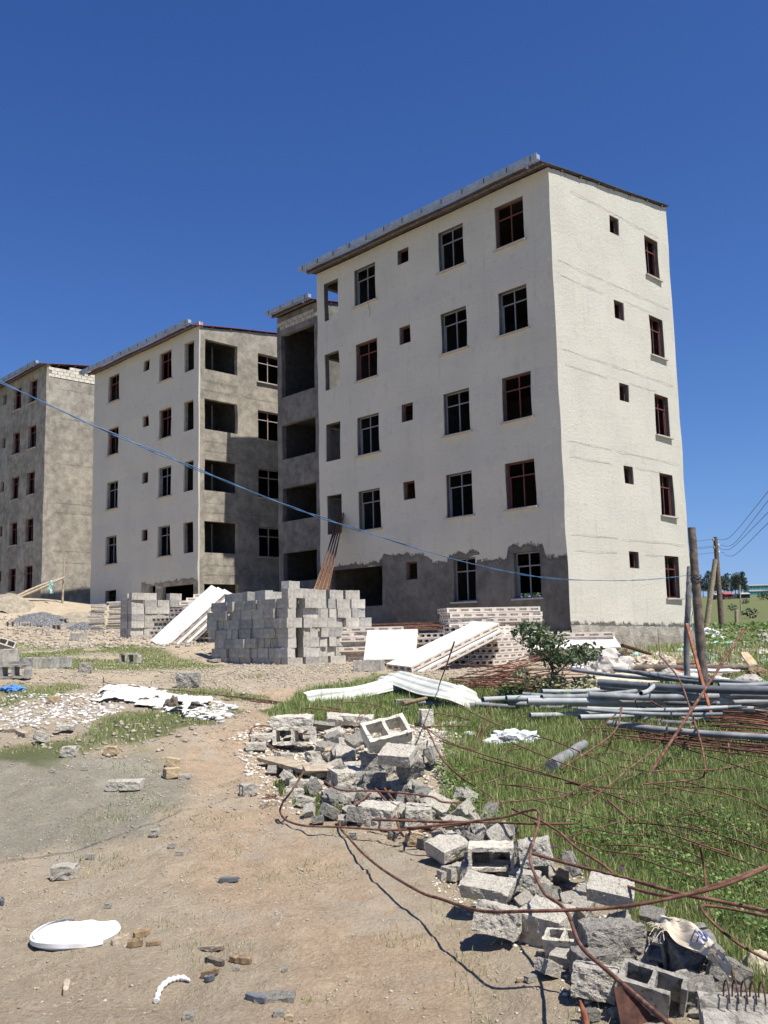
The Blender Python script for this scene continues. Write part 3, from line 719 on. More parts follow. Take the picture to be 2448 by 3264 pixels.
for _k in range(70):
    _x, _y, _a = _fr.uniform(-2.4, 1.4), _fr.uniform(3.5, 10.5), _fr.uniform(0, 3.14)
    _i0, _i1 = np.searchsorted(gx, (_x - .25, _x + .25)); _j0, _j1 = np.searchsorted(gy, (_y - .25, _y + .25))
    _X, _Y = GXm[_j0:_j1, _i0:_i1] - _x, GYm[_j0:_j1, _i0:_i1] - _y; _u = _X * math.cos(_a) + _Y * math.sin(_a); _v = -_X * math.sin(_a) + _Y * math.cos(_a)
    Zg[_j0:_j1, _i0:_i1] += .014 * np.exp(-((_u / .15) ** 2 + (_v / .065) ** 2)) * (-1) + .006 * np.exp(-((np.hypot(_u / .17, _v / .08) - 1.1) / .25) ** 2)
def near_ground(x, y):
    return gz(x, y)
gm = masks(GXm, GYm)
dk = inpoly(GXm + .5 * (fbm(GXm * 2, GYm * 2, 3, 61) - .5), GYm + .5 * (fbm(GXm * 2, GYm * 2, 3, 62) - .5), DARK).astype(float)
pt = inpoly(GXm + .7 * (fbm(GXm * 1.5, GYm * 1.5, 3, 65) - .5), GYm + .9 * (fbm(GXm * 1.5, GYm * 1.5, 3, 66) - .5), PATH).astype(float)
def blur(a, k=2):
    for _ in range(k):
        a = (a + np.roll(a, 1, 0) + np.roll(a, -1, 0) + np.roll(a, 1, 1) + np.roll(a, -1, 1)) / 5
    return a
gm, dk, pt = blur(gm, 3), blur(dk, 6), blur(pt, 10)
ny, nx = GXm.shape
me = bpy.data.meshes.new('ground')
co = np.stack([GXm, GYm, Zg], -1).reshape(-1, 3)
ii = np.arange(nx * ny).reshape(ny, nx)
fa = np.stack([ii[:-1, :-1], ii[:-1, 1:], ii[1:, 1:], ii[1:, :-1]], -1).reshape(-1, 4)
me.vertices.add(len(co)); me.vertices.foreach_set('co', co.ravel())
me.loops.add(fa.size); me.loops.foreach_set('vertex_index', fa.ravel().astype(np.int32))
me.polygons.add(len(fa)); me.polygons.foreach_set('loop_start', np.arange(0, fa.size, 4, dtype=np.int32)); me.polygons.foreach_set('loop_total', np.full(len(fa), 4, np.int32))
me.polygons.foreach_set('use_smooth', np.ones(len(fa), bool)); me.update(calc_edges=True)
ca = me.color_attributes.new('zone', 'FLOAT_COLOR', 'POINT')
ca.data.foreach_set('color', np.stack([gm, dk, pt, np.ones_like(gm)], -1).astype(np.float32).ravel())
def groundmat():
    m = bpy.data.materials.new('site_ground'); m.use_nodes = True
    n = m.node_tree.nodes; l = m.node_tree.links; b = n['Principled BSDF']
    tc = n.new('ShaderNodeTexCoord'); co = tc.outputs['Object']
    def noise(sc, det=6, ro=.62):
        x = n.new('ShaderNodeTexNoise'); x.inputs['Scale'].default_value = sc; x.inputs['Detail'].default_value = det; x.inputs['Roughness'].default_value = ro
        l.new(co, x.inputs['Vector']); return x.outputs[0]
    def ramp(f, st):
        x = n.new('ShaderNodeValToRGB'); e = x.color_ramp.elements
        e[0].position = st[0][0]; e[0].color = (*st[0][1], 1); e[1].position = st[-1][0]; e[1].color = (*st[-1][1], 1)
        for p, c in st[1:-1]: q = e.new(p); q.color = (*c, 1)
        l.new(f, x.inputs[0]); return x.outputs[0]
    def mix(f, a, c):
        x = n.new('ShaderNodeMixRGB')
        for i, q in enumerate((f, a, c)):
            if isinstance(q, (int, float)): x.inputs[i].default_value = q
            elif isinstance(q, tuple): x.inputs[i].default_value = (*q, 1)
            else: l.new(q, x.inputs[i])
        return x.outputs[0]
    def mathmul(a, k):
        x = n.new('ShaderNodeMath'); x.operation = 'MULTIPLY'; l.new(a, x.inputs[0]); x.inputs[1].default_value = k; return x.outputs[0]
    at = n.new('ShaderNodeVertexColor'); at.layer_name = 'zone'
    sp = n.new('ShaderNodeSeparateColor'); l.new(at.outputs[0], sp.inputs[0])
    n1 = noise(1.3, 8, .65); n2 = noise(7, 8, .7); n3 = noise(55, 6, .75); n4 = noise(24, 5, .7)
    dirt = mix(.5, ramp(n1, [(.32, (.35, .265, .175)), (.5, (.49, .39, .27)), (.68, (.60, .51, .375))]), ramp(n2, [(.3, (.30, .22, .145)), (.5, (.47, .37, .26)), (.7, (.62, .53, .39))]))
    pathc = ramp(n2, [(.3, (.40, .27, .17)), (.55, (.56, .40, .265)), (.75, (.66, .51, .355))])
    darkc = ramp(n2, [(.3, (0.231, 0.211, 0.165)), (.55, (0.301, 0.278, 0.220)), (.75, (0.378, 0.350, 0.281))])
    c = mix(sp.outputs[2], dirt, pathc); c = mix(sp.outputs[1], c, darkc)
    c = mix(.55, c, mix(.55, c, ramp(n3, [(.3, (0.168, 0.136, 0.089)), (.5, (0.378, 0.328, 0.233)), (.7, (0.700, 0.643, 0.494))])))
    # pale grit and dark crumbs
    gr = ramp(n4, [(.63, (0, 0, 0)), (.68, (1, 1, 1))]); c = mix(gr, c, (0.616, 0.571, 0.446))
    ck = ramp(n3, [(.30, (1, 1, 1)), (.36, (0, 0, 0))]); c = mix(ck, c, (0.168, 0.131, 0.085))
    pat = ramp(noise(2.1, 9, .72), [(.52, (0, 0, 0)), (.62, (1, 1, 1))]); c = mix(mathmul(pat, .45), c, (.47, .43, .345))
    green = mix(.5, ramp(n1, [(.3, (.05, .085, .022)), (.7, (.11, .145, .045))]), ramp(n3, [(.3, (.05, .07, .02)), (.7, (.19, .185, .08))]))
    gfac = n.new('ShaderNodeMath'); gfac.operation = 'MULTIPLY'; gfac.inputs[1].default_value = .92; l.new(sp.outputs[0], gfac.inputs[0])
    c = mix(gfac.outputs[0], c, green)
    l.new(c, b.inputs['Base Color']); b.inputs['Roughness'].default_value = .98; b.inputs['Specular IOR Level'].default_value = .1
    bp = n.new('ShaderNodeBump'); bp.inputs['Strength'].default_value = 1.0; bp.inputs['Distance'].default_value = .03
    a = n.new('ShaderNodeMath'); a.operation = 'ADD'; l.new(n3, a.inputs[0]); l.new(n4, a.inputs[1]); l.new(a.outputs[0], bp.inputs['Height'])
    l.new(bp.outputs[0], b.inputs['Normal'])
    return m
me.materials.append(groundmat())
g = link('ground', me); g['kind'] = 'structure'

# displaced height for placing things on
_gxa, _gya = gx, gy
def gh(x, y):
    i = int(np.clip(np.searchsorted(_gxa, x) - 1, 0, nx - 2)); j = int(np.clip(np.searchsorted(_gya, y) - 1, 0, ny - 2))
    fx = (x - _gxa[i]) / (_gxa[i + 1] - _gxa[i]); fy = (y - _gya[j]) / (_gya[j + 1] - _gya[j])
    return float((Zg[j, i] * (1 - fx) + Zg[j, i + 1] * fx) * (1 - fy) + (Zg[j + 1, i] * (1 - fx) + Zg[j + 1, i + 1] * fx) * fy)
def gha(x, y):
    i = np.clip(np.searchsorted(_gxa, x) - 1, 0, nx - 2); j = np.clip(np.searchsorted(_gya, y) - 1, 0, ny - 2)
    fx = (x - _gxa[i]) / (_gxa[i + 1] - _gxa[i]); fy = (y - _gya[j]) / (_gya[j + 1] - _gya[j])
    return (Zg[j, i] * (1 - fx) + Zg[j, i + 1] * fx) * (1 - fy) + (Zg[j + 1, i] * (1 - fx) + Zg[j + 1, i + 1] * fx) * fy
# =================================================================== LOOSE THINGS
from mathutils import noise as mn
def chunk_mesh(name, seed, dims, m, cuts=4, amp=.035, corner=.35, n_extra=4, flat=.0):
    """a broken lump of block or stone: convex hull of a chipped box, then roughened"""
    r = random.Random(seed); bm = bmesh.new(); hx, hy, hz = [d / 2 for d in dims]
    for x in (-1, 1):
        for y in (-1, 1):
            for z in (-1, 1):
                if r.random() < corner:      # chipped corner: three points instead of one
                    k = [r.uniform(.15, .6) for _ in range(3)]
                    bm.verts.new((x * hx * (1 - k[0]), y * hy, z * hz)); bm.verts.new((x * hx, y * hy * (1 - k[1]), z * hz)); bm.verts.new((x * hx, y * hy, z * hz * (1 - k[2])))
                else:
                    bm.verts.new((x * hx * r.uniform(.86, 1), y * hy * r.uniform(.86, 1), z * hz * r.uniform(.88, 1)))
    for _ in range(n_extra):
        bm.verts.new((r.uniform(-1, 1) * hx * .8, r.uniform(-1, 1) * hy * .8, r.choice((-1, 1)) * hz * 1.04))
    res = bmesh.ops.convex_hull(bm, input=bm.verts)
    bmesh.ops.delete(bm, geom=[v for v in bm.verts if not v.link_faces], context='VERTS')
    bmesh.ops.triangulate(bm, faces=bm.faces)
    for _ in range(cuts):
        long_ = [e for e in bm.edges if e.calc_length() > max(dims) * .085]
        if long_: bmesh.ops.subdivide_edges(bm, edges=long_, cuts=1); bmesh.ops.triangulate(bm, faces=[f for f in bm.faces if len(f.verts) > 3])
    bm.normal_update(); off = Vector((seed * 3.1, seed * 1.7, 0)); M_ = max(dims)
    for v in bm.verts:
        q = v.co / M_
        d = mn.fractal(q * 4 + off, 1.0, 2.0, 4) * amp * M_ + mn.noise(q * 22 + off) * amp * .45 * M_
        v.co += v.normal * d
    me = bpy.data.meshes.new(name); bm.to_mesh(me); bm.free(); me.materials.append(m)
    me.polygons.foreach_set('use_smooth', [False] * len(me.polygons)); return me
def hollow_mesh(name, L=.4, W=.2, Hh=.2, cells=2, m=None, seed=0, broken=None, amp=.006):
    """hollow block, cavities open at top and bottom"""
    t = .032; r = random.Random(seed); marks = [t, L - t]; cw = (L - t * (cells + 1)) / cells; holes = []
    for i in range(cells):
        a = t + i * (cw + t); marks += [a, a + cw]; holes.append((a, a + cw, t, W - t))
    us = grid1(0, L, marks, .05); zs = grid1(0, W, [t, W - t], .05)
    def sol(u, z):
        if any(h[0] < u < h[1] and h[2] < z < h[3] for h in holes): return False
        if broken and broken(u / L, z / W): return False
        return True
    mb = MB()
    def pos(u, tt, z):
        p = Vector((u - L / 2, z - W / 2, tt)); o = Vector((seed * 2.3, seed, 0))
        e = .006 if (u in (us[0], us[-1]) or z in (zs[0], zs[-1])) else 0
        return p + Vector((mn.noise(p * 22 + o), mn.noise(p * 22 + o + Vector((9, 0, 0))), mn.noise(p * 22 + o + Vector((0, 9, 0))))) * (amp + e * .6)
    # two layers so the sides are subdivided too
    plate(mb, us, zs, sol, pos, 0, Hh)
    me = mb.mesh(name, m)
    bm = bmesh.new(); bm.from_mesh(me)
    es = [e for e in bm.edges if abs(e.verts[0].co.z - e.verts[1].co.z) > Hh * .7]
    bmesh.ops.subdivide_edges(bm, edges=es, cuts=2)
    o = Vector((seed, 4, seed))
    for v in bm.verts:
        v.co += Vector((mn.noise(v.co * 30 + o), mn.noise(v.co * 30 - o), mn.noise(v.co * 30 + o * 2))) * amp
    bm.to_mesh(me); bm.free(); return me
CH = {}
def lib(kind, m, n, dims, **k):
    CH[kind] = [chunk_mesh(kind + '_shape', 11 * i + len(CH) * 101, [d * rnd.uniform(.88, 1.12) for d in dims], M[m], **k) for i in range(n)]
lib('slab', 'rubble', 6, (1, .72, .30), amp=.03)
lib('lump', 'rubble', 6, (1, .8, .62), amp=.045)
lib('greylump', 'rubble2', 6, (1, .85, .7), amp=.05)
lib('greyslab', 'rubble2', 5, (1, .7, .24), amp=.03)
lib('stone', 'rubble', 6, (1, .8, .6), amp=.06, corner=.8, cuts=2)
lib('tan', 'stone_tan', 4, (1, .75, .6), amp=.05, corner=.8, cuts=2)
def px2m(p, w): return w / 1982.0 * (p - Vector((0, 0, EYE))).dot(FW)
def chunk(px, py, w, kind, yaw=0, tx=0, ty=0, label=None, cat='rubble', name='concrete_chunk', group=None, lift=0.0, var=None):
    """px,py: foot of the chunk in the photo"""
    p = H(px, py, max(0, lift)); sz = px2m(p, w); me = CH[kind][rnd.randrange(len(CH[kind])) if var is None else var]
    zs = [v.co.z for v in me.vertices]
    rot = Euler((R(tx), R(ty), R(yaw)))
    mat_ = rot.to_matrix(); low = min((mat_ @ v.co).z for v in me.vertices)
    d = .32 * sz            # the foot pixel is the near edge of the base
    q = p.copy(); dirn = Vector((q.x, q.y, 0)).normalized(); q += dirn * d
    o = link(name, me, None, (q.x, q.y, gh(q.x, q.y) - low * sz * .93 + lift), rot); o.scale = (sz, sz, sz)
    if label: tag(o, label, cat, group)
    return o

# ---------------- tall block stack
BLK = [hollow_mesh('hollow_block_shape', m=M['block'], seed=i, amp=.004) for i in range(4)] + [hollow_mesh('hollow_block_shape', m=M['block2'], seed=i + 9, amp=.004) for i in range(1)] + [hollow_mesh('hollow_block_shape', m=M['block3'], seed=i + 19, amp=.004) for i in range(2)]
def put_block(p, rz, label, group, tilt=0, me=None, cat='concrete block'):
    o = link('hollow_block', me or BLK[rnd.randrange(len(BLK))], None, p, (tilt + rnd.uniform(-.012, .012), rnd.uniform(-.015, .015), rz)); tag(o, label, cat, group); return o
SC = H(*Z3(955, 683))
def stack_pt(u, v, z): return Vector((SC.x, SC.y, 0)) + dL * u + dR * v + Vector((0, 0, z))
zb = gh(*(stack_pt(.6, .6, 0).xy)) - .06
GS = 'blocks of the tall grey stack'
for c in range(8):
    z = zb + c * .203
    # shaded left side, from the near corner back
    if c < 7:
        u = rnd.choice((0, 0, .0)); k = 0
        umax = 2.7 - (.0 if c < 6 else .25)
        while u < umax:
            k += 1
            if rnd.random() < .8: ln, rz, off = .4, ANG + math.pi / 2, .1
            else: ln, rz, off = .2, ANG, .2
            j = rnd.uniform(-.045, .035)
            put_block(stack_pt(u + ln / 2, off + j, z + rnd.uniform(0, .003)), rz + rnd.uniform(-.09, .09), f'block, course {c+1} up, {ordinal(k)} from near corner, shaded left side of tall stack' , GS)
            u += ln + rnd.uniform(.006, .04)
        v = .42; k = 0; vmax = 2.2
        while v < vmax:
            k += 1; setb = 0 if v < .8 else .22
            if rnd.random() < .72: ln, rz, off = .4, ANG, .1
            else: ln, rz, off = .2, ANG + math.pi / 2, .2
            j = rnd.uniform(-.05, .04)
            put_block(stack_pt(setb + off + j, v + ln / 2, z + rnd.uniform(0, .003)), rz + rnd.uniform(-.1, .1), f'block, course {c+1} up, {ordinal(k)} from near corner, sunlit right side of tall stack', GS)
            v += ln + rnd.uniform(.006, .045)
    if c == 6:
        for i in range(4):
            for jv in range(4):
                put_block(stack_pt(.5 + i * .45, .62 + jv * .42, z), ANG + math.pi / 2 * rnd.randrange(2), f'inner block on top of the tall stack, row {i+1}, {ordinal(jv+1)} from the near side', GS)
    if c == 7:
        for i, (u, v, r_) in enumerate([(.02, .1, 0), (.1, .55, 0), (1.0, .1, 1), (1.5, .15, 0), (2.0, .2, 1), (2.35, .25, 1), (.5, .5, 1), (.35, 1.0, 0), (.32, 1.48, 0), (.3, 1.95, 0), (1.3, .6, 0), (.75, 1.4, 0)]):
            put_block(stack_pt(u + .1, v + .12, z), ANG + (math.pi / 2 if r_ else 0) + rnd.uniform(-.1, .1), ['hollow block capping the near corner of the tall stack', 'top block just right of the near corner of the tall stack', 'top block midway along the left side of the tall stack', 'top block left of the middle gap on the tall stack', 'top block second from the left end of the tall stack', 'top block at the left end of the tall stack', 'top block set back behind the near corner of the tall stack', 'top block left of centre on the sunlit side of the tall stack', 'top block right of centre on the sunlit side of the tall stack', 'top block at the right end of the tall stack', 'top block in the middle of the tall stack', 'top block behind the sunlit side of the tall stack'][i], GS)
for c in range(7):
    for i in range(5): put_block(stack_pt(.62 + .42 * i, .62, zb + c * .203), ANG + math.pi / 2, f'hidden block inside the tall stack, course {c+1} up, {ordinal(i+1)} from the corner', GS)
    for i in range(3): put_block(stack_pt(.62, 1.05 + .42 * i, zb + c * .203), ANG, f'hidden block behind the sunlit side of the tall stack, course {c+1}, {ordinal(i+1)} along', GS)
put_block(stack_pt(.85, .75, zb + 8 * .203), ANG + .3, 'highest pale hollow block lying on top of the tall stack', GS)

# ---------------- second, lower stack of blocks behind the leaning panels
S2 = H(335, 1392); S2 = Vector((S2.x, S2.y, 0)); SC2 = Vector((-7.35, 26.6, 0))
zb2 = gh(SC2.x, SC2.y) - .1
def s2(u, v, z): return SC2 + dL * u + dR * v + Vector((0, 0, z))
for c in range(7):
    for k in range(5 if c < 6 else 4):
        if c == 6 and k == 2: continue
        put_block(s2(.1 + rnd.uniform(-.03, .03), .2 + k * .42, zb2 + c * .203), ANG + rnd.uniform(-.05, .05), f'block, course {c+1} up, {ordinal(k+1)} from left, smaller stack behind leaning panels', 'blocks of the smaller grey stack')
    for k in range(1):
        put_block(s2(.45, .1, zb2 + c * .203), ANG + math.pi / 2, f'block on the left side of the smaller grey stack, course {c+1} up', 'blocks of the smaller grey stack')

# ---------------- piles of thin grey slabs at far left
TS = [chunk_mesh('thin_slab_shape', 300 + i, (.5, .24, .055), M['block'], cuts=2, amp=.012, corner=.2, n_extra=0) for i in range(4)]
TC = H(262, 1370); k = 0
zt0 = gh(TC.x, TC.y + .4)
for col, (dx, hgt) in enumerate([(-.95, 13), (-.42, 14), (.12, 15), (.66, 14), (1.2, 12)]):
    for j in range(hgt):
        k += 1
        o = link('grey_tile', TS[k % 4], None, (TC.x + dx + rnd.uniform(-.07, .07), TC.y + .6 + .12 * col + rnd.uniform(-.05, .05), zt0 + .02 + j * .077), (rnd.uniform(-.05, .05), rnd.uniform(-.05, .05), rnd.uniform(-.15, .15) + .3))
        tag(o, f'thin grey tile, {"lowest" if j == 0 else "topmost" if j == hgt-1 else "number "+str(j+1)+" up"}, {ordinal(col+1)} pile from the left behind the gravel', 'tile', 'thin grey tiles stacked before the second block')

# ---------------- hollow white panels
def panel_mesh(name, L, W=.6, T=.1, holes=4, seed=0):
    mb = MB(); r = random.Random(seed); cw = W / holes; V = []; hx = cw * .36; hz = T * .27
    def ring(x, cx): return [(x, cx - hx, -hz * .4), (x, cx - hx * .7, -hz), (x, cx + hx * .7, -hz), (x, cx + hx, -hz * .4), (x, cx + hx, hz * .4), (x, cx + hx * .7, hz), (x, cx - hx * .7, hz), (x, cx - hx, hz * .4)]
    for s in (-1, 1):
        x = s * L / 2
        for i in range(holes):
            a = -W / 2 + i * cw; b_ = a + cw; cx = a + cw / 2
            sq = [(x, a, -T / 6), (x, a, -T / 2), (x, b_, -T / 2), (x, b_, -T / 6), (x, b_, T / 6), (x, b_, T / 2), (x, a, T / 2), (x, a, T / 6)]
            rg = ring(x, cx)
            F = [(q, (q + 1) % 8, 8 + (q + 1) % 8, 8 + q) for q in range(8)]
            if s > 0: F = [f[::-1] for f in F]
            mb.add(sq + rg, F, 1)
    for i in range(holes):
        cx = -W / 2 + (i + .5) * cw
        mb.add(ring(-L / 2, cx) + ring(L / 2, cx), [(q, (q + 1) % 8, 8 + (q + 1) % 8, 8 + q) for q in range(8)], 1)
    n = 10
    for s in (-1, 1):      # top and bottom faces
        V = [(-L / 2 + L * i / n, y, s * T / 2) for i in range(n + 1) for y in (-W / 2, W / 2)]
        mb.add(V, [(2 * i, 2 * i + 2, 2 * i + 3, 2 * i + 1) if s > 0 else (2 * i, 2 * i + 1, 2 * i + 3, 2 * i + 2) for i in range(n)], 0)
        k = max(2, int(L / .27)); q = L / k; yo = s * W / 2; yi = s * (W / 2 - .045)
        for i in range(k):        # long slots along the side
            a = -L / 2 + i * q; b = a + q; c_, d_ = a + q * .18, b - q * .18; z1, z2 = -T * .2, T * .2
            O = [(a, yo, -T / 2), (b, yo, -T / 2), (b, yo, T / 2), (a, yo, T / 2)]; I = [(c_, yo, z1), (d_, yo, z1), (d_, yo, z2), (c_, yo, z2)]; D_ = [(x, yi, z) for x, _, z in I]
            F = [(j, (j + 1) % 4, 4 + (j + 1) % 4, 4 + j) for j in range(4)] + [(4 + j, 4 + (j + 1) % 4, 8 + (j + 1) % 4, 8 + j) for j in range(4)] + [(8, 9, 10, 11)]
            if s > 0: F = [f[::-1] for f in F]
            mb.add(O + I + D_, F, 1)
    return mb.mesh(name, [M['panel'], M['panel_end']])
PN = {}
def panel(c, direction, up, L, label, group, W=.6, T=.1, holes=4):
    key = (round(L, 1), W, T, holes)
    if key not in PN: PN[key] = panel_mesh('hollow_panel_shape', L, W, T, holes)
    x = Vector(direction).normalized(); z = Vector(up); z = (z - x * z.dot(x)).normalized(); y = z.cross(x)
    o = bpy.data.objects.new('white_board', PN[key]); COL.objects.link(o)
    m = Matrix((x, y, z)).transposed().to_4x4(); m.translation = c; o.matrix_world = m
    tag(o, label, 'panel', group); return o
# left leaning bundle (three panels, face up to the sun, feet on the ground)
f0 = H(338, 1391); f0 = Vector((f0.x, f0.y, gh(f0.x, f0.y)))
top = at_y(470, 1272, f0.y + .7)
ax = (top - f0); LL = ax.length; axn = ax.normalized()
side = Vector((dR.x, dR.y, 0)); nrm = axn.cross(side).normalized()
if nrm.z < 0: nrm = -nrm
side = Vector((.93, -.37, 0)); nrm = side.cross(axn).normalized(); nrm = nrm if nrm.z > 0 else -nrm
for i, nm in enumerate(('top panel of the bundle leaning beside the tall stack, brightest face', 'middle panel of the bundle leaning beside the tall stack', 'lowest panel of the bundle leaning beside the tall stack')):
    panel((f0 + top) / 2 - nrm * (.055 + i * .12) + side * (.02 + .1 * i) + axn * (.04 * i), axn, nrm, LL, nm, 'white panels leaning beside the tall stack', W=.62)
# left panel stack behind, ends facing the camera
PL = H(425, 1388)
pz = gh(PL.x, PL.y + .5)
def facing(az): return Vector((math.sin(R(az)), math.cos(R(az)), 0))
d0 = facing(28)
cols = [(-.85, 6), (-.22, 8), (.42, 9)]
sd = Vector((d0.y, -d0.x, 0)) * 1.0
for ci, (off, n_) in enumerate(cols):
    for j in range(n_):
        panel(Vector((PL.x + .25, PL.y + 1.2, pz + .06 + j * .113)) + sd * off + d0 * rnd.uniform(-.1, .1), d0, (0, 0, 1), 2.4, f'{ordinal(j+1)} hollow panel up, {("left","middle","right")[ci]} column of the pile under the leaning bundle', 'white hollow panels piled left of the tall stack', W=.6)
# loose panels on top, slightly turned
for j in range(3):
    panel(Vector((PL.x + .45 + .15 * j, PL.y + .9 + .3 * j, pz + 1.04 + .11 * j)), facing(75 + 6 * j), (0, 0, 1), 2.2, ['lowest', 'middle', 'highest'][j] + ' crosswise panel on top of the pile left of the tall stack', 'white hollow panels piled left of the tall stack')
# right pile: lower jumble between the tall stack and the near leaning panel
GP = 'white hollow panels piled before the nearest block'
def gp(px, py, dz=0, dd=0):
    p = H(px, py); q = Vector((p.x, p.y, 0)) * (1 + dd / max(1, p.y)); return Vector((q.x, q.y, gh(q.x, q.y) + dz))
base = gp(742, 1432, dd=.7)
for j in range(7):
    a = (86, 84, 90, 80, 88, 84, 92)[j]
    panel(base + Vector((.18 * (j % 3) - .1 + .06 * j, .1 * (j % 2), .06 + j * .105)), facing(a - 10), (0, 0, 1), 1.5 if j < 5 else 2.1, f'short panel number {j+1} from the ground right beside the tall stack', GP, W=.55)
# middle column, ends to camera
base2 = gp(900, 1440, dd=.6)
for ci, (off, n_) in enumerate([(-.35, 4), (.3, 6), (.95, 7), (1.55, 5)]):
    dd_ = facing(22 + 4 * ci); sdd = Vector((dd_.y, -dd_.x, 0))
    for j in range(n_):
        panel(base2 + sdd * off + dd_ * (1.2 + rnd.uniform(-.15, .15)) + Vector((0, 0, .06 + j * .108)), dd_, (0, 0, 1), 2.4, f'{ordinal(j+1)} hollow panel up, {ordinal(ci+1)} column behind the slanting panel', GP, W=.56)
# upper pile with ends at its left side
base3 = at_y(1068, 1372, base2.y + 2.4); g3 = gh(base3.x, base3.y)
for j in range(10):
    zz = g3 + .07 + j * .118
    panel(Vector((base3.x + rnd.uniform(-.05, .05) + (.25 if j < 5 else -.1), base3.y, zz)), facing(76 + rnd.uniform(-2, 2)), (0, 0, 1), 2.9 if j < 5 else 2.25, f'long panel number {j+1} from the ground in the tallest white pile', GP, W=.75, T=.11)
# long low panels reaching right
base4 = at_y(1180, 1395, base2.y + .9); g4 = gh(base4.x, base4.y)
for j in range(5):
    panel(Vector((base4.x + .05 * j, base4.y, g4 + .07 + j * .108)), facing(80 + 2 * j), (0, 0, 1), 2.4, f'long panel number {j+1} from the ground behind the leafy bush', GP, W=.7)
panel(at_y(1195, 1389, base4.y - .35), facing(86), (.02, -.45, .89), 2.7, 'bright panel lying tilted at the right end of the white pile', GP, W=.7)
panel(at_y(1130, 1399, base4.y - .5), facing(70), (.0, -.30, .95), 1.9, 'short bright panel lying low just left of the leafy bush', GP, W=.6)
# white panel standing askew left of the pile
panel(at_y(845, 1395, base2.y - .1), facing(100), (-.25, -.75, .62), 1.05, 'broken white panel standing askew between the piles', GP, W=.75)
# near slanting panel
a0 = H(862, 1452); a0 = Vector((a0.x, a0.y, gh(a0.x, a0.y) + .06)); a1 = at_y(1052, 1349, a0.y + 1.7)
axn = (a1 - a0).normalized(); side = Vector((.85, -.5, 0)); nrm = side.cross(axn); nrm = nrm if nrm.z > 0 else -nrm
panel((a0 + a1) / 2, axn, nrm, (a1 - a0).length, 'long white panel slanting up onto the pile before the nearest block', GP, W=.62)
panel((a0 + a1) / 2 - nrm.normalized() * .13 + side * .08, axn, nrm, (a1 - a0).length - .1, 'second panel directly under the long slanting white one', GP, W=.62)

# ---------------- bent white metal sheets
def corr(name, pts, wv, ribs, label, curl=None, th=.006):
    """folded roofing sheet swept along pts; profile across wv with raised ribs"""
    P = cat(pts, 6); V = []; prof = []
    for i in range(ribs * 6 + 1):
        s = i / (ribs * 6) - .5; k = (i % 6)
        prof.append((s, (.0, .0, .016, .02, .016, .0)[k]))
    n = len(P)
    for lay in (0, th):
        for i, p in enumerate(P):
            t = (P[min(i + 1, n - 1)] - P[max(i - 1, 0)]).normalized(); s_ = Vector(wv); s_ = (s_ - t * s_.dot(t)); L_ = s_.length; s_.normalize(); u_ = s_.cross(t)
            if u_.z < 0: u_ = -u_
            for a, b in prof:
                c_ = (curl(i / (n - 1), a) if curl else 0)
                V.append(p + s_ * a * Vector(wv).length + u_ * (b + c_ + lay))
    m_ = len(prof); F = []; o2 = n * m_
    for i in range(n - 1):
        for j in range(m_ - 1):
            a = i * m_ + j; F += [(a, a + 1, a + m_ + 1, a + m_), (o2 + a, o2 + a + m_, o2 + a + m_ + 1, o2 + a + 1)]
    for j in range(m_ - 1):
        for a in (j, (n - 1) * m_ + j): F.append((a, a + 1, o2 + a + 1, o2 + a))
    for i in range(n - 1):
        for a in (i * m_, i * m_ + m_ - 1): F.append((a, a + m_, o2 + a + m_, o2 + a))
    mb = MB(); mb.add(V, F); o = mb.build(name, M['sheet']); return tag(o, label, 'metal sheet', 'bent roofing sheets before the panel pile')
corr('roofing_sheet', [H(*Z4(60, 400), .16), H(*Z4(180, 440), .2), H(*Z4(310, 475), .2), H(*Z4(440, 512), .07)], (.20, .42, .10), 3, 'ribbed white sheet lying on the grass at the foot of the slanting panel', curl=lambda t, a: .01 * math.sin(t * 4) - .05 * a * a)
corr('roofing_sheet', [H(665, 1512, .03), H(710, 1505, .05), H(780, 1494, .08), H(860, 1474, .14)], (.06, .22, .10), 2, 'twisted narrow white sheet with a torn end left of the ribbed one', curl=lambda t, a: .02 * math.sin(t * 7) * a * 2)

# ---------------- steel bars
def bar(ctrl, r, label, group=None, m='rust', n=8, name='steel_bar', seg=8, ribbed=False, cat_='steel bar', par=None):
    P = [c if isinstance(c, Vector) else H(c[0], c[1], c[2] if len(c) > 2 else r) for c in ctrl]
    C = cat(P, seg)
    mb = MB()
    if ribbed:
        tot = sum((C[i + 1] - C[i]).length for i in range(len(C) - 1)); K = int(tot / .006); D = [0]
        for i in range(len(C) - 1): D.append(D[-1] + (C[i + 1] - C[i]).length)
        Q = []; rad = []; j = 0
        for k in range(K + 1):
            d = tot * k / K
            while j < len(D) - 2 and D[j + 1] < d: j += 1
            f = (d - D[j]) / max(1e-6, D[j + 1] - D[j]); Q.append(C[j].lerp(C[j + 1], min(1, f))); rad.append(r * (1.13 if k % 2 else .92))
        mb.tube(Q, r, n, rad=rad)
    else: mb.tube(C, r, n)
    o = mb.build(name, M[m]); 
    if label: tag(o, label, cat_, group)
    return o
def ZL(Z, *pts): return [(*Z(a, b), h) for a, b, h in pts]
FG = 'bent rusty bars across the foreground'
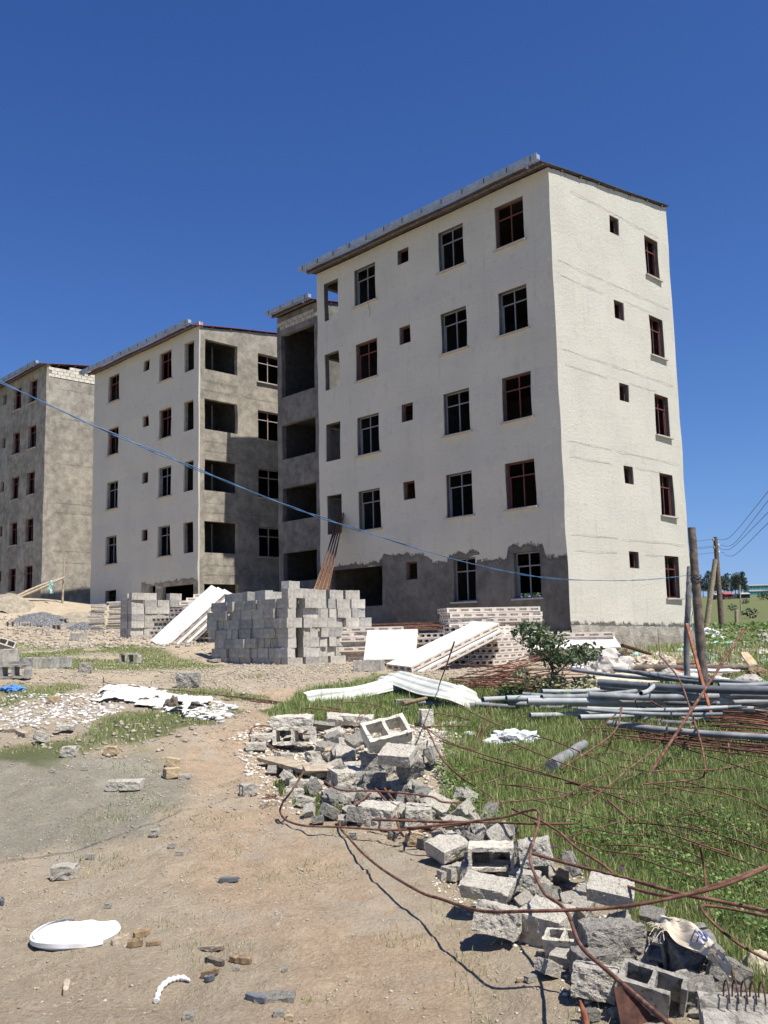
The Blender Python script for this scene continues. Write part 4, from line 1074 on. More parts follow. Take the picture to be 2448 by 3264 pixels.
bar(ZL(Z1, (555, 540, .30), (480, 660, .22), (420, 740, .12), (400, 800, .04), (440, 858, .03), (560, 895, .03), (800, 905, .05), (1150, 925, .07), (1400, 905, .10)) + ZL(Z2, (0, 130, .14), (150, 115, .18), (300, 98, .2), (450, 78, .27), (540, 52, .33), (590, 46, .36), (604, 70, .37), (600, 120, .33), (575, 200, .30), (563, 270, .28), (580, 330, .27), (630, 430, .26), (700, 480, .28), (740, 530, .28), (765, 600, .28), (790, 660, .29), (830, 710, .30), (900, 770, .31), (1050, 900, .35), (1200, 1030, .4), (1280, 1100, .42)), .0068, 'long rusty bar looping along the rubble, arching up and crossing over the broken blocks', FG, ribbed=True)
bar(ZL(Z1, (1000, 680, .1), (880, 770, .05), (812, 806, .02), (795, 900, .02), (850, 970, .03), (950, 1080, .05), (1100, 1200, .08)) + ZL(Z2, (60, 425, .10), (150, 455, .13), (330, 510, .22), (550, 512, .30), (800, 505, .33), (1000, 490, .36), (1200, 455, .40), (1450, 395, .45), (1659, 310, .5), (1800, 250, .5)), .0068, 'thick ribbed bar sweeping from the rubble across the broken blocks to the right edge', FG, ribbed=True)
bar(ZL(Z2, (575, 248, .22), (800, 310, .22), (1000, 360, .25), (1250, 430, .28), (1400, 460, .28), (1700, 520, .28)), .008, 'thickest ribbed bar running straight down right over the grass edge', FG, ribbed=True)
bar(ZL(Z2, (1000, 395, .25), (1120, 430, .3), (1240, 442, .33), (1400, 398, .38), (1560, 340, .42), (1720, 285, .44)), .0068, 'ribbed bar curving up to the right edge beside the sweeping one', FG, ribbed=True)
bar(ZL(Z2, (480, 40, .1), (560, 75, .2), (620, 100, .27), (700, 150, .26), (780, 222, .22), (900, 300, .12), (1010, 395, .05)), .007, 'bar bowed up out of the grass behind the upright grey plate', FG, ribbed=True)
bar(ZL(Z2, (0, 97, .12), (200, 100, .14), (400, 104, .17), (600, 110, .22), (760, 108, .2)), .007, 'straight bar passing under the top of the arch', FG, ribbed=True)
bar(ZL(Z1, (1010, 855, .06), (1300, 865, .1), (1659, 880, .12)), .008, 'straight thick bar end lying over the rubble above the arch', FG, ribbed=True)
bar(ZL(Z1, (1320, 935, .04), (1500, 900, .07), (1659, 880, .1)), .009, 'short bar crossing under the straight bars at the rubble', FG)
bar(ZL(Z1, (690, 600, .15), (800, 660, .16), (1000, 665, .17), (1200, 680, .18), (1400, 705, .18), (1480, 740, .14), (1659, 742, .1)), .0065, 'thin bar running level across the middle of the rubble heap', FG)
bar(ZL(Z1, (450, 428, .02), (330, 370, .03), (230, 310, .04), (203, 270, .04), (230, 240, .05), (300, 236, .06), (420, 262, .09), (600, 295, .12), (800, 300, .12)), .0065, 'hooked bar curling at the upper left end of the rubble heap', FG)
bar(ZL(Z1, (170, 362, .02), (280, 350, .03), (400, 335, .02)), .006, 'short bar end poking left from the rubble heap', FG)
bar(ZL(Z1, (0, 32, .02), (200, 60, .02), (450, 88, .03), (700, 110, .06), (850, 140, .05)), .006, 'upper of two long bars lying across the path', 'pair of long bars across the path')
bar(ZL(Z6, (605, 290, .02), (640, 330, .02), (900, 355, .02), (1200, 385, .02), (1659, 440, .02)) + ZL(Z1, (200, 72, .02), (500, 100, .03)), .006, 'lower of two long bars lying across the path', 'pair of long bars across the path')
LP = [([(520, 200, .0), (520, 150, .08), (560, 118, .12), (700, 130, .12), (860, 150, .1)], 'left arch'), ([(745, 195, .0), (750, 140, .1), (800, 90, .16), (900, 80, .16), (1080, 115, .1), (1150, 200, .02)], 'tall middle arch'), ([(560, 200, 0), (575, 150, .06), (640, 125, .08), (800, 140, .06)], 'inner left arch'), ([(500, 235, 0), (520, 205, .04), (640, 208, .05), (760, 215, .03)], 'low front arch'), ([(950, 150, .12), (990, 190, .1), (1060, 270, .05), (1110, 290, .02)], 'short slope'), ([(880, 340, .05), (900, 230, .2), (945, 140, .25), (1040, 90, .18)], 'thin upright curve'), ([(1380, 170, .04), (1450, 155, .08), (1560, 180, .06), (1659, 190, .05)], 'right flat curve'), ([(1440, 240, 0), (1470, 180, .08), (1540, 165, .1), (1659, 200, .08)], 'right hooked curve'), ([(820, 280, .03), (1000, 265, .06), (1200, 245, .08), (1659, 235, .08)], 'level run'), ([(1340, 220, .1), (1430, 300, .1), (1560, 360, .1), (1700, 400, .08)], 'slope right of the leaning plate')]
for p_, nm in LP: bar(ZL(Z1, *p_), .0055, f'{nm} of bent bar in the grass behind the rubble heap', 'bent bars behind the rubble heap', seg=8, n=6)
bar(ZL(Z1, (1350, 225, .18), (1400, 310, .18), (1440, 400, .14), (1530, 520, .1), (1659, 620, .06)), .0065, 'bar hanging over the pointed leaning plate beside the heap', 'bent bars behind the rubble heap')
# stubs poking out of the heap
for i, (x0, y0, x1, y1) in enumerate([(1030, 650, 1150, 790), (1090, 650, 1180, 770), (1190, 680, 1320, 740), (1230, 700, 1270, 780), (1160, 830, 1190, 930), (1190, 930, 1215, 965), (1265, 945, 1255, 925)]):
    bar(ZL(Z1, (x0, y0, .10), (x1, y1, .04)), .008, f'short rusty stub, number {i+1} from the left, sticking out of the lower heap', 'bar stubs in the heap', n=6)
# bars through the grass
GB = 'rusty bars lying through the grass'
LG = [((0, 175, .12), (300, 270, .14), (800, 425, .1), (1050, 520, .07), (1320, 615, .06), (1659, 735, .06)), ((470, 150, .14), (600, 185, .14), (860, 300, .05)), ((100, 0, .15), (260, 80, .14), (330, 105, .12)),
 ((0, 255, .15), (100, 350, .1), (250, 450, .05), (350, 540, .05)), ((115, 380, .02), (125, 345, .08), (250, 315, .05)), ((0, 488, .06), (300, 485, .06), (560, 465, .06), (800, 428, .04)), ((620, 585, .02), (700, 520, .06), (860, 400, .12), (960, 315, .18), (1108, 212, .25)),
 ((830, 470, .06), (950, 570, .04), (1050, 655, .03)), ((560, 345, .05), (700, 400, .04), (820, 450, .03)), ((1060, 650, .04), (1320, 710, .04), (1659, 830, .04)), ((1200, 710, .03), (1390, 800, .03)),
 ((1080, 405, .05), (1250, 490, .05), (1480, 560, .04)), ((1030, 395, .1), (1300, 370, .12), (1345, 330, .2)), ((920, 380, .06), (1080, 330, .07), (1400, 320, .05), (1659, 270, .06)), ((1400, 335, .03), (1500, 310, .04), (1659, 290, .05)),
 ((800, 200, .06), (960, 165, .1)), ((830, 150, .06), (1100, 180, .07), (1300, 215, .07), (1659, 260, .06)), ((860, 160, .05), (1250, 200, .05), (1659, 225, .06)), ((720, 110, .08), (1000, 120, .08), (1300, 150, .08), (1659, 190, .08)), ((850, 100, .06), (1200, 140, .06), (1659, 210, .06)),
 ((640, 180, .04), (720, 160, .05), (870, 60, .22), (920, 5, .3)), ((640, 250, .04), (900, 240, .05), (1240, 270, .05)), ((330, 265, .02), (335, 230, .06), (450, 205, .05)), ((1500, 830, .04), (1620, 900, .04)), ((1540, 590, .05), (1659, 575, .06)), ((1560, 515, .04), (1659, 560, .05)), ((1590, 485, .05), (1659, 530, .08)), ((1440, 480, .02), (1350, 495, .04), (1300, 520, .02)), ((500, 870, .03), (700, 940, .03), (900, 960, .04)), ((350, 880, .03), (430, 960, .02)), ((450, 700, .02), (380, 620, .04)), ((800, 100, .05), (1050, 145, .05), (1300, 175, .05), (1659, 240, .05))]
NMS = ['long bar crossing the whole grass patch from upper left to right edge', 'bar running past the white bag', 'bar from the metal sheet toward the white bag', 'curving bar at the left edge of the grass', 'small hooked bar at the left of the grass', 'level bar from the heap into the grass', 'thick bar rising to the right out of the grass', 'bar end below the crossing of the bars', 'bar just beside the long crossing bar', 'bar under the long crossing one, reaching the edge', 'short bar below the crossing bars', 'bar in the middle of the grass on the right', 'bar bending up at its right end', 'winding bar right of the tall diagonal bar', 'small bar left of the right edge', 'short bar right of the wood log', 'bar in the upper grass, lower strand', 'bar in the upper grass, middle strand', 'bar in the upper grass just under the grey pipe', 'bar in the upper grass, fourth strand', 'thin bar rising above the wood log', 'thin bar right of the wood log', 'curled bar below the white bag', 'stub in the clover near the right edge', 'bar end on the right edge above the clover', 'bar touching the right edge in mid grass', 'bar end with purple flower beside it', 'short curved bar near the right edge', 'bar below the thick ribbed bar', 'stub near the upright grey plate', 'stub beside the arch of the long bar', 'bar in the upper grass, lowest strand']
for p_, nm in zip(LG, NMS): bar(ZL(Z5, *p_), .0062, 'rusty ' + nm, GB, n=6, seg=5)
bar(ZL(Z2, (920, 0, .1), (1000, 70, .1), (1100, 160, .06)), .0075, 'rusty bar ending in the grass above the curved bars', GB)
bar(ZL(Z2, (1345, 212, .34), (1362, 300, .22), (1375, 420, .12), (1385, 570, .0)), .006, 'thin rusty rod standing upright in the clover near the right edge', GB)
bar(ZL(Z2, (1700, 545, .2), (1500, 505, .2), (1385, 488, .2), (1352, 498, .2), (1400, 560, .18), (1520, 660, .14), (1700, 760, .1)), .006, 'bar bent back sharply beside the paper sack', FG)
# the tall crossing bars at right
bar([H(*Z5(1030, 395), .0), at_y(*Z4(1400, 450), H(*Z5(1030, 395)).y + 1.1), at_y(*Z4(1560, 205), H(*Z5(1030, 395)).y + 1.9)], .012, 'long ribbed bar leaning up to the right in front of the brown pole', 'leaning bars by the poles', ribbed=True)
bar([H(*Z5(1345, 330), .03), at_y(*Z9(700, 1450), 8.1), at_y(*Z9(560, 1000), 8.6), at_y(*Z9(420, 600), 9.3), at_y(*Z9(300, 400), 9.9), at_y(*Z9(100, 180), 10.6)], .009, 'thin rusty bar leaning up to the left before the poles', 'leaning bars by the poles')
bar(ZL(Z9, (100, 180, .35)) + [H(*Z9(100, 180), .35) + Vector((0, 0, .45))], .005, 'thin vertical rod left of the grey pole', 'leaning bars by the poles', n=5)
bar(ZL(Z4, (1095, 505, .3), (1130, 610, .0)), .008, 'short rod standing before the grey pipes', 'leaning bars by the poles')
bar(ZL(Z4, (1160, 510, .32), (1240, 555, .2), (1330, 600, .06)), .008, 'rod sloping right before the grey pipes', 'leaning bars by the poles')
bar(ZL(Z4, (1185, 560, .15), (1240, 612, .0)), .008, 'short rod sloping beside the green tuft under the pipes', 'leaning bars by the poles')
bar(ZL(Z4, (1490, 690, .12), (1500, 760, 0)), .009, 'short stub standing in the grass at the right', 'leaning bars by the poles')
bar(ZL(Z4, (780, 800, .06), (1000, 650, .2), (1040, 540, .3)), .008, 'bar rising before the left ends of the grey pipes', 'leaning bars by the poles')
# orange flat bar (angle iron)
q0 = H(*Z9(860, 1058), .12); q1 = at_y(*Z9(570, 0), q0.y + .6); q2 = at_y(*ZC(235, 1268), q0.y + .8)
ax_ = (q2 - q0); mb = MB(); L_ = ax_.length; e = ax_.normalized(); sdv = Vector((1, .1, 0)); sdv = (sdv - e * sdv.dot(e)).normalized(); nn = e.cross(sdv)
rot = Matrix((sdv, nn, e)).transposed()
mb.box((q0 + q2) / 2, (.026, .004, L_), rot); mb.box((q0 + q2) / 2 - sdv * .0155 + nn * .013, (.004, .026, L_), rot)
tag(mb.build('angle_iron', M['rust3']), 'orange rusty angle iron leaning before the brown pole', 'angle iron')
# long thin bars arching over the near panels
for i, (pp, hh, nm) in enumerate([(((262, 530, 0), (262, 460, .25), (300, 350, .8), (330, 260, 1.1)), 0, 'thin bar rising from the grass over the ribbed sheet'), (((590, 350, .0), (640, 170, .6), (700, 40, 1.2), (712, 5, 1.35)), 0, 'thin dark bar leaning over the panel pile'), (((700, 350, .0), (722, 190, .6), (722, 40, 1.15), (705, -10, 1.3)), 0, 'thin bar with bent tip standing by the leafy bush'), (((40, 350, 0), (100, 260, .3), (155, 195, .5)), 0, 'thin bar leaning by the small stepped panel stack')]):
    bar(ZL(Z4, *pp), .007, nm, 'thin bars rising by the panels', n=6)
# rusty heap of bars left of the bush
rb = random.Random(21)
for i in range(60):
    x0 = rb.uniform(300, 620); y0 = rb.uniform(400, 470) if i % 2 else rb.uniform(350, 440); L = rb.uniform(120, 330); sl_ = rb.uniform(-.32, .12)
    h = rb.uniform(.02, .28)
    bar(ZL(Z4, (x0, y0, h), (x0 + L * .5, y0 + L * .5 * sl_ + rb.uniform(-12, 12), h + .04), (x0 + L, y0 + L * sl_, h)), .008, 'rusty bar tangled in the heap between the ribbed sheet and the leafy bush', 'tangled bar heap', m=rb.choice(('rust', 'rustdark', 'rust3', 'rustdark')), n=5, seg=3)
for i in range(34):
    x0 = rb.uniform(1390, 1480); y0 = rb.uniform(520, 640); h = rb.uniform(.02, .16)
    bar(ZL(Z4, (x0, y0, h), (x0 + 150, y0 + rb.uniform(0, 18), h + .02), (1720, y0 + rb.uniform(5, 50), h)), .008, 'rusty bar in the flat bundle below the grey pipes at the right edge', 'flat bar bundle', m=rb.choice(('rust', 'rustdark', 'rust3')), n=5, seg=3)
for i in range(16):
    y0 = rb.uniform(645, 700); x0 = rb.uniform(930, 1150); h = rb.uniform(.02, .1)
    bar(ZL(Z4, (x0, y0 - 40 + rb.uniform(-8, 8), h), (1350, y0 + rb.uniform(-12, 12), h), (1720, y0 + 32 + rb.uniform(-8, 20), h)), .0075, 'rusty bar of the long bundle in the grass below the lowest grey pipe', 'long bar bundle in the grass', n=5, seg=4, m=rb.choice(('rust', 'rustdark')))
for i in range(14):     # dark bars on the ground at the wall
    p = at_y(745 + rb.uniform(0, 60), 1352 + rb.uniform(-4, 14), 20.5 + rb.uniform(0, 1.5)); q = p + Vector((rb.uniform(3.0, 4.4), rb.uniform(-.6, .6), rb.uniform(-.12, .05)))
    bar([p, (p + q) / 2 + Vector((0, 0, rb.uniform(0, .08))), q], .012, 'dark rusty bar lying behind the panel pile along the cement wall', 'bars along the wall', m=rb.choice(('rust', 'rustdark')), n=5, seg=3)
# bars leaning into the second floor window
for i in range(12):
    f = at_y(660 + i * 3.4, 1325 + 3 * (i % 3), 32.5)
    t_ = A0 + dL * (10.95 - .035 * i) + dR * .15 + Vector((0, 0, 4.6 + .2 * (i % 3)))
    bar([f, f.lerp(t_, .5) + Vector((0, 0, -.05)), t_], .026, f'long rusty bar, {ordinal(i+1)} from the left, leaning into an opening of the nearest block', 'bars leaning into the window', m='rust' if i % 3 else 'wood_brown', n=6, seg=4)

# ---------------- grey plastic pipes
GPp = 'grey plastic pipes heaped on the grass'
pipes = [((940, 432, 1720, 470), .043, .40, 'pvc_dark'), ((950, 450, 1500, 478), .038, .3, 'pvc_dark'), ((1010, 378, 1659, 440), .03, .34, 'pvc'), ((830, 380, 1250, 420), .028, .3, 'pvc'), ((1100, 390, 1420, 437), .028, .36, 'pvc_dark'),
 ((450, 505, 930, 462), .032, .2, 'pvc_light'), ((550, 500, 1200, 480), .036, .22, 'pvc_light'), ((640, 512, 1720, 492), .038, .24, 'pvc_light'), ((820, 520, 1720, 508), .04, .2, 'pvc_light'), ((900, 485, 1450, 492), .04, .3, 'pvc'),
 ((1250, 470, 1720, 490), .04, .3, 'pvc'), ((1300, 455, 1720, 462), .045, .36, 'pvc'), ((420, 525, 900, 540), .03, .08, 'pvc'), ((180, 520, 480, 528), .04, .05, 'pvc'), ((650, 572, 1030, 545), .03, .1, 'pvc_light'),
 ((860, 580, 1320, 548), .03, .12, 'pvc_light'), ((1020, 512, 1600, 545), .03, .16, 'pvc_light'), ((1040, 538, 1720, 528), .034, .14, 'pvc'), ((1100, 530, 1659, 552), .03, .1, 'pvc_light'), ((700, 495, 1100, 470), .03, .28, 'pvc'),
 ((980, 605, 1720, 668), .032, .14, 'pvc'), ((1060, 577, 1340, 610), .035, .05, 'wood_grey'), ((1120, 478, 1175, 448), .026, .42, 'pvc_light'), ((620, 482, 960, 492), .028, .24, 'pvc'), ((1350, 480, 1720, 478), .035, .26, 'pvc_dark'),
 ((830, 500, 1400, 520), .03, .14, 'pvc_dark'), ((1180, 560, 1500, 566), .03, .06, 'pvc_light'), ((1230, 575, 1420, 590), .03, .04, 'pvc_light'), ((1450, 445, 1720, 432), .035, .36, 'pvc'), ((700, 470, 1050, 455), .028, .26, 'pvc_light'), ((560, 520, 760, 512), .03, .12, 'pvc'), ((900, 530, 1250, 536), .03, .08, 'pvc_dark')]
rp = random.Random(77)
nmp = ['thickest dark grey pipe on top of the heap', 'dark pipe just under the topmost one', 'long pipe sloping down right at the back', 'pipe reaching left behind the heap', 'thin dark pipe before the sacks', 'pale pipe at the left end beside the bush', 'long pale pipe behind the bush', 'brightest long pipe across the heap', 'second bright pipe at the front', 'pipe in the middle of the heap', 'pipe ending short of the brown pole, right part', 'pipe at the upper right of the heap', 'thin pipe low at the left behind the bush', 'pipe end under the ribbed sheet', 'thin pale pipe lying before the bush', 'thin pale pipe sloping up right before the heap', 'pale pipe dipping to the right', 'pipe low at the front right', 'thin pale pipe in the front layer', 'pipe crossing behind the bush top', 'single long pipe lying in the grass below the heap', 'curved grey wooden pole in the grass under the heap', 'short pale pipe offcut slanting on top', 'thin pipe at the middle left', 'dark pipe behind the orange iron', 'dark pipe in the shade of the heap', 'short pale pipe under the front right', 'shortest pale pipe in the green tuft', 'pipe at the upper right edge', 'pale pipe at the upper left', 'short pipe beside the bush stem', 'dark pipe deep in the front of the heap']
for ((x0, y0, x1, y1), r_, h_, mt), nm in zip(pipes, nmp):
    a_, b_ = H(*Z4(x0, y0), h_), H(*Z4(x1, y1), h_)
    C = [a_.lerp(b_, t) + Vector((0, 0, -.02 * math.sin(math.pi * t))) for t in [i / 10 for i in range(11)]]
    mb = MB(); mb.tube(C, r_, 12, cap=False); mb.tube(C, r_ * .86, 12, cap=False)
    a2 = mb
    V0 = mb.v[:12]; V1 = mb.v[11 * 12:11 * 12 + 12]
    mb.add(list(mb.v[0:12]) + list(mb.v[132:144]), [(k, (k + 1) % 12, 12 + (k + 1) % 12, 12 + k) for k in range(12)]); mb.add(list(mb.v[120:132]) + list(mb.v[252:264]), [(k, (k + 1) % 12, 12 + (k + 1) % 12, 12 + k) for k in range(12)])
    tag(mb.build('plastic_pipe' if mt != 'wood_grey' else 'wooden_pole', M[mt]), nm, 'pipe' if mt != 'wood_grey' else 'pole', GPp if mt != 'wood_grey' else None)

for i in range(16):
    x0 = rp.uniform(830, 1250); y0 = rp.uniform(455, 560); h_ = rp.uniform(.06, .3); x1 = x0 + rp.uniform(350, 700); y1 = y0 + rp.uniform(-14, 26)
    a_, b_ = H(*Z4(x0, y0), h_), H(*Z4(x1, y1), h_); mb = MB(); mb.tube([a_.lerp(b_, t / 8) + Vector((0, 0, -.025 * math.sin(math.pi * t / 8))) for t in range(9)], rp.uniform(.014, .024), 9)
    tag(mb.build('plastic_pipe', M[rp.choice(('pvc', 'pvc_light', 'pvc_dark'))]), 'thin grey conduit among the thicker pipes of the heap', 'pipe', 'thin conduits in the pipe heap')
for i in range(46):
    x0 = rp.uniform(150, 1250); y0 = rp.uniform(130, 760); L = rp.uniform(180, 620); sl_ = rp.uniform(.05, .42) if rp.random() < .75 else rp.uniform(-.5, -.1); h = rp.uniform(.03, .12)
    if y0 > 330 + x0 * .55: continue
    bar(ZL(Z5, (x0, y0, h), (x0 + L * .5, y0 + L * .5 * sl_ + rp.uniform(-14, 14), h + .03), (x0 + L, y0 + L * sl_, h * .6)), rp.uniform(.0035, .0055), 'thin rusty bar lying half sunk in the grass patch', 'thin bars half sunk in the grass', n=5, seg=4, m=rp.choice(('rust', 'rust', 'rustdark')))

# ---------------- poles
def pole(pts, r0, r1, m, name, label, cat_='pole', group=None, n=14):
    C = cat(pts, 10); K = len(C); mb = MB()
    mb.tube([p + Vector((rnd.uniform(-1, 1), rnd.uniform(-1, 1), 0)) * r0 * .05 for p in C], r0, n, rad=[(r0 + (r1 - r0) * i / (K - 1)) * (1 + .05 * math.sin(i * 2.1)) for i in range(K)])
    return tag(mb.build(name, M[m]), label, cat_, group)
pb = H(1524, 1545); pb.z = gh(pb.x, pb.y) - .2
pole([pb, at_y(1513, 1380, pb.y), at_y(1503, 1260, pb.y), at_y(1494, 1140, pb.y)], .062, .048, 'wood_dark', 'wooden_pole', 'thick dark wooden pole standing in front of the grey pipes', 'pole', 'poles at the right of the nearest block')
gb = at_y(1484, 1458, 13.5); gzz = gh(gb.x, gb.y); gb.z = gzz - .1
GPOLE = pole([gb, at_y(1483, 1400, 13.5), at_y(1487, 1300, 13.4), at_y(1490, 1225, 13.5)], .045, .042, 'wood_grey', 'wooden_pole', 'thinner crooked grey pole at the corner of the nearest block', 'pole', 'poles at the right of the nearest block')
# wire lashings and tangled green wire on the poles
PT = at_y(1510, 1246, pb.y)
mb = MB(); C = []
for i in range(90):
    t = i / 89; a_ = t * 2 * math.pi * 4; C.append(Vector((pb.x + .0, pb.y, 0)) * 0 + at_y(1503.2, 1258 - 16 * t, pb.y) + Vector((math.cos(a_) * .062, math.sin(a_) * .062, .01 * math.sin(i))))
mb.tube(C, .005, 5)
LASH = tag(mb.build('wire_lashing', M['wire']), 'wire wound round the dark pole where the blue cable is tied', 'wire')
mb = MB(); mb.tube(cat([at_y(1495, 1250, 13.2), at_y(1500, 1300, 13.3), at_y(1494, 1340, 13.35), at_y(1500, 1380, 13.3), at_y(1496, 1425, 13.3)], 6), .006, 5)
tag(mb.build('green_wire', M['chicken']), 'thin tangled green wire hanging between the two poles', 'wire')
mb = MB(); mb.tube(cat([at_y(1488, 1255, 13.4), at_y(1494, 1275, 13.0), at_y(1503, 1290, pb.y + .1)], 6), .008, 5)
tag(mb.build('tie_wire', M['wire']), 'short dark wire running down from the grey pole to the dark one', 'wire')
# utility pole with strut and wires
ub = H(1561, 1366); Yp = 45.0
ub = at_y(1560, 1364, Yp); up = at_y(1545, 1160, Yp)
u = empty('utility_pole', (ub.x, ub.y, gh(ub.x, ub.y)))
def rel(o, p): return p - o.location
C = cat([rel(u, Vector((ub.x, ub.y, gh(ub.x, ub.y) - .4))), rel(u, at_y(1553, 1270, Yp)), rel(u, up)], 10); mb = MB(); mb.tube(C, .13, 10, rad=[.15 - .05 * i / (len(C) - 1) for i in range(len(C))]); mb.build('pole', M['wood_dark'], u)
C = [rel(u, at_y(1521, 1345, Yp)), rel(u, at_y(1545, 1208, Yp - .15))]; C[0].z = -.3; mb = MB(); mb.tube([C[0].lerp(C[1], i / 8) for i in range(9)], .12, 10, rad=[.15 - .04 * i / 8 for i in range(9)]); mb.build('strut', M['wood'], u)
for i, (x, y) in enumerate(((1541.5, 1166), (1551.5, 1178.5), (1543, 1183), (1552.5, 1194))):
    c_ = rel(u, at_y(x, y, Yp)); mb = MB(); mb.tube([c_ + Vector((0, 0, -.09)), c_ + Vector((0, 0, .0)), c_ + Vector((0, 0, .09))], .06, 8, rad=[.04, .075, .05]); mb.build('insulator', M['ceramic'], u)
tag(u, 'tall wooden utility pole with a pale slanting strut on the green plain', 'utility pole')
wires = [((1541.5, 1165), (1659, 1062), (1480, 1172)), ((1551.5, 1178), (1659, 1082), (1480, 1187)), ((1543, 1182), (1659, 1107), (1480, 1190)), ((1552.5, 1193), (1659, 1130), (1480, 1201))]
for i, (a_, b_, c_) in enumerate(wires):
    A_, B_, C_ = at_y(*a_, Yp), at_y(*b_, 22), at_y(*c_, 60)
    mid = A_.lerp(B_, .5) + Vector((0, 0, -.42)); B2 = B_ + (B_ - mid) * .5
    mb = MB(); mb.tube(cat([C_ + (C_ - A_) * .6, C_, A_, A_.lerp(mid, .5) + Vector((0, 0, -.10)), mid, B_, B2], 10), .009, 5, cap=False)
    tag(mb.build('power_line', M['wire']), f'thin overhead line, {ordinal(i+1)} from the top, running from the utility pole', 'power line', 'overhead lines')
for (x, y, yt, Y_, nm) in ((1592, 1366, 1318, 48, 'short pale post standing alone on the green plain'), (1599.5, 1300, 1264, 120, 'distant thin pole before the far trees')):
    b_ = at_y(x, y, Y_); b_.z = gh(b_.x, b_.y) - .1
    pole([b_, at_y(x - 1, (y + yt) / 2, Y_), at_y(x - 1.5, yt, Y_)], .10, .09, 'wood', 'wooden_post', nm, 'post')
# blue twisted cable
W_ = [(0, 825, 5.0), (200, 918, 4.95), (420, 1011, 5.2), (600, 1084, 5.75), (760, 1140, 6.5), (1000, 1213, 8.4), (1170, 1247, 10.0), (1300, 1254, 11.3), (1400, 1252, 12.4)]
CW = [at_y(x, y, d) for x, y, d in W_]; CW = [CW[0] + (CW[0] - CW[1]) * .9] + CW + [at_y(1486, 1243, 13.42)]
C = cat(CW, 14); mb = MB()
for s in (0, math.pi):
    Q = []
    for i, p in enumerate(C):
        t = (C[min(i + 1, len(C) - 1)] - C[max(i - 1, 0)]).normalized(); a_ = t.cross(Vector((0, 0, 1))).normalized(); b_ = a_.cross(t)
        k = i * .55 + s; Q.append(p + (a_ * math.cos(k) + b_ * math.sin(k)) * (.004 + .003 * math.sin(i * .21)))
    mb.tube(Q, .0031, 6)
tag(mb.build('blue_cable', M['bluewire']), 'blue twisted cable stretched across the whole scene to the poles', 'cable')
mb = MB(); mb.tube([at_y(1486, 1243, 13.42), at_y(1503, 1246, pb.y + .05)], .008, 5); tag(mb.build('cable_tail', M['wire']), 'short dark cable end tied between grey and dark pole', 'cable')

# ---------------- bush
def leaf_cloud(mb, tints, c, rad, n, size, rr, flat=1.0):
    for _ in range(n):
        while True:
            d = Vector((rr.uniform(-1, 1), rr.uniform(-1, 1), rr.uniform(-1, 1)))
            if .25 < d.length < 1: break
        p = Vector(c) + Vector((d.x * rad[0], d.y * rad[1], d.z * rad[2]))
        nrm_ = Vector((rr.gauss(0, 1), rr.gauss(0, 1), rr.gauss(.6, 1))).normalized(); a_ = nrm_.orthogonal().normalized(); a_ = Matrix.Rotation(rr.uniform(0, 6.28), 3, nrm_) @ a_; b_ = nrm_.cross(a_)
        s = size * rr.uniform(.6, 1.35); w_ = s * rr.uniform(.35, .55)
        mb.add([p - a_ * s * .5, p + b_ * w_ * .5 + a_ * s * .05, p + a_ * s * .5 + nrm_ * s * .12, p - b_ * w_ * .5 + a_ * s * .05], [(0, 1, 2, 3)])
        tints.append(rr.random())
def with_tint(me, tints, per):
    at_ = me.attributes.new('tint', 'FLOAT', 'FACE'); at_.data.foreach_set('value', np.repeat(np.array(tints, np.float32), per)); return me
bb = H(*Z4(720, 545)); bb.z = gh(bb.x, bb.y)
bu = empty('bush', bb); rr = random.Random(4)
tag(bu, 'leafy green bush with yellowing lower leaves between the panels and pipes', 'bush')
st = MB()
def bp(x, y, dy=0): return at_y(*Z4(x, y), bb.y + dy) - bb
stems = [[bp(720, 545), bp(728, 470), bp(745, 400), bp(740, 330), bp(700, 270, .1), bp(670, 220, .1)], [bp(740, 420), bp(790, 370, -.1), bp(850, 320, -.1), bp(890, 295)], [bp(728, 480), bp(690, 440), bp(640, 400), bp(610, 380)], [bp(735, 470), bp(800, 440), bp(870, 420)], [bp(722, 500), bp(690, 500), bp(650, 490)], [bp(742, 380), bp(730, 300), bp(760, 250)]]
for i, s_ in enumerate(stems):
    q = cat(s_, 4); st.tube(q, .02, 6, rad=[(.022 if i == 0 else .012) * (1 - .65 * k / (len(q) - 1)) for k in range(len(q))])
st.build('stem', M['bark'], bu)
lf = MB(); tints = []
for (x, y, rx, ry, n_, dy) in [(660, 225, .28, .16, 260, .1), (700, 270, .26, .16, 220, 0), (760, 255, .18, .13, 130, .1), (640, 200, .18, .1, 90, 0), (840, 320, .34, .15, 260, -.1), (890, 300, .22, .12, 130, 0), (790, 330, .2, .12, 110, 0), (740, 340, .13, .14, 80, 0), (730, 440, .24, .13, 130, 0), (660, 490, .2, .14, 120, .1), (880, 430, .16, .1, 80, 0), (620, 400, .14, .1, 60, 0), (760, 400, .12, .1, 50, 0)]:
    k0 = len(tints); leaf_cloud(lf, tints, bp(x, y, dy), (rx, rx * .8, ry), n_, .075, rr)
    lo = 0 if y < 380 else .45
    for j in range(k0, len(tints)): tints[j] = min(1, tints[j] * (.62 if lo == 0 else .9) + lo * rr.uniform(.2, 1))
me_ = lf.mesh('foliage', M['bush']); with_tint(me_, tints, 1); link('foliage', me_, bu)

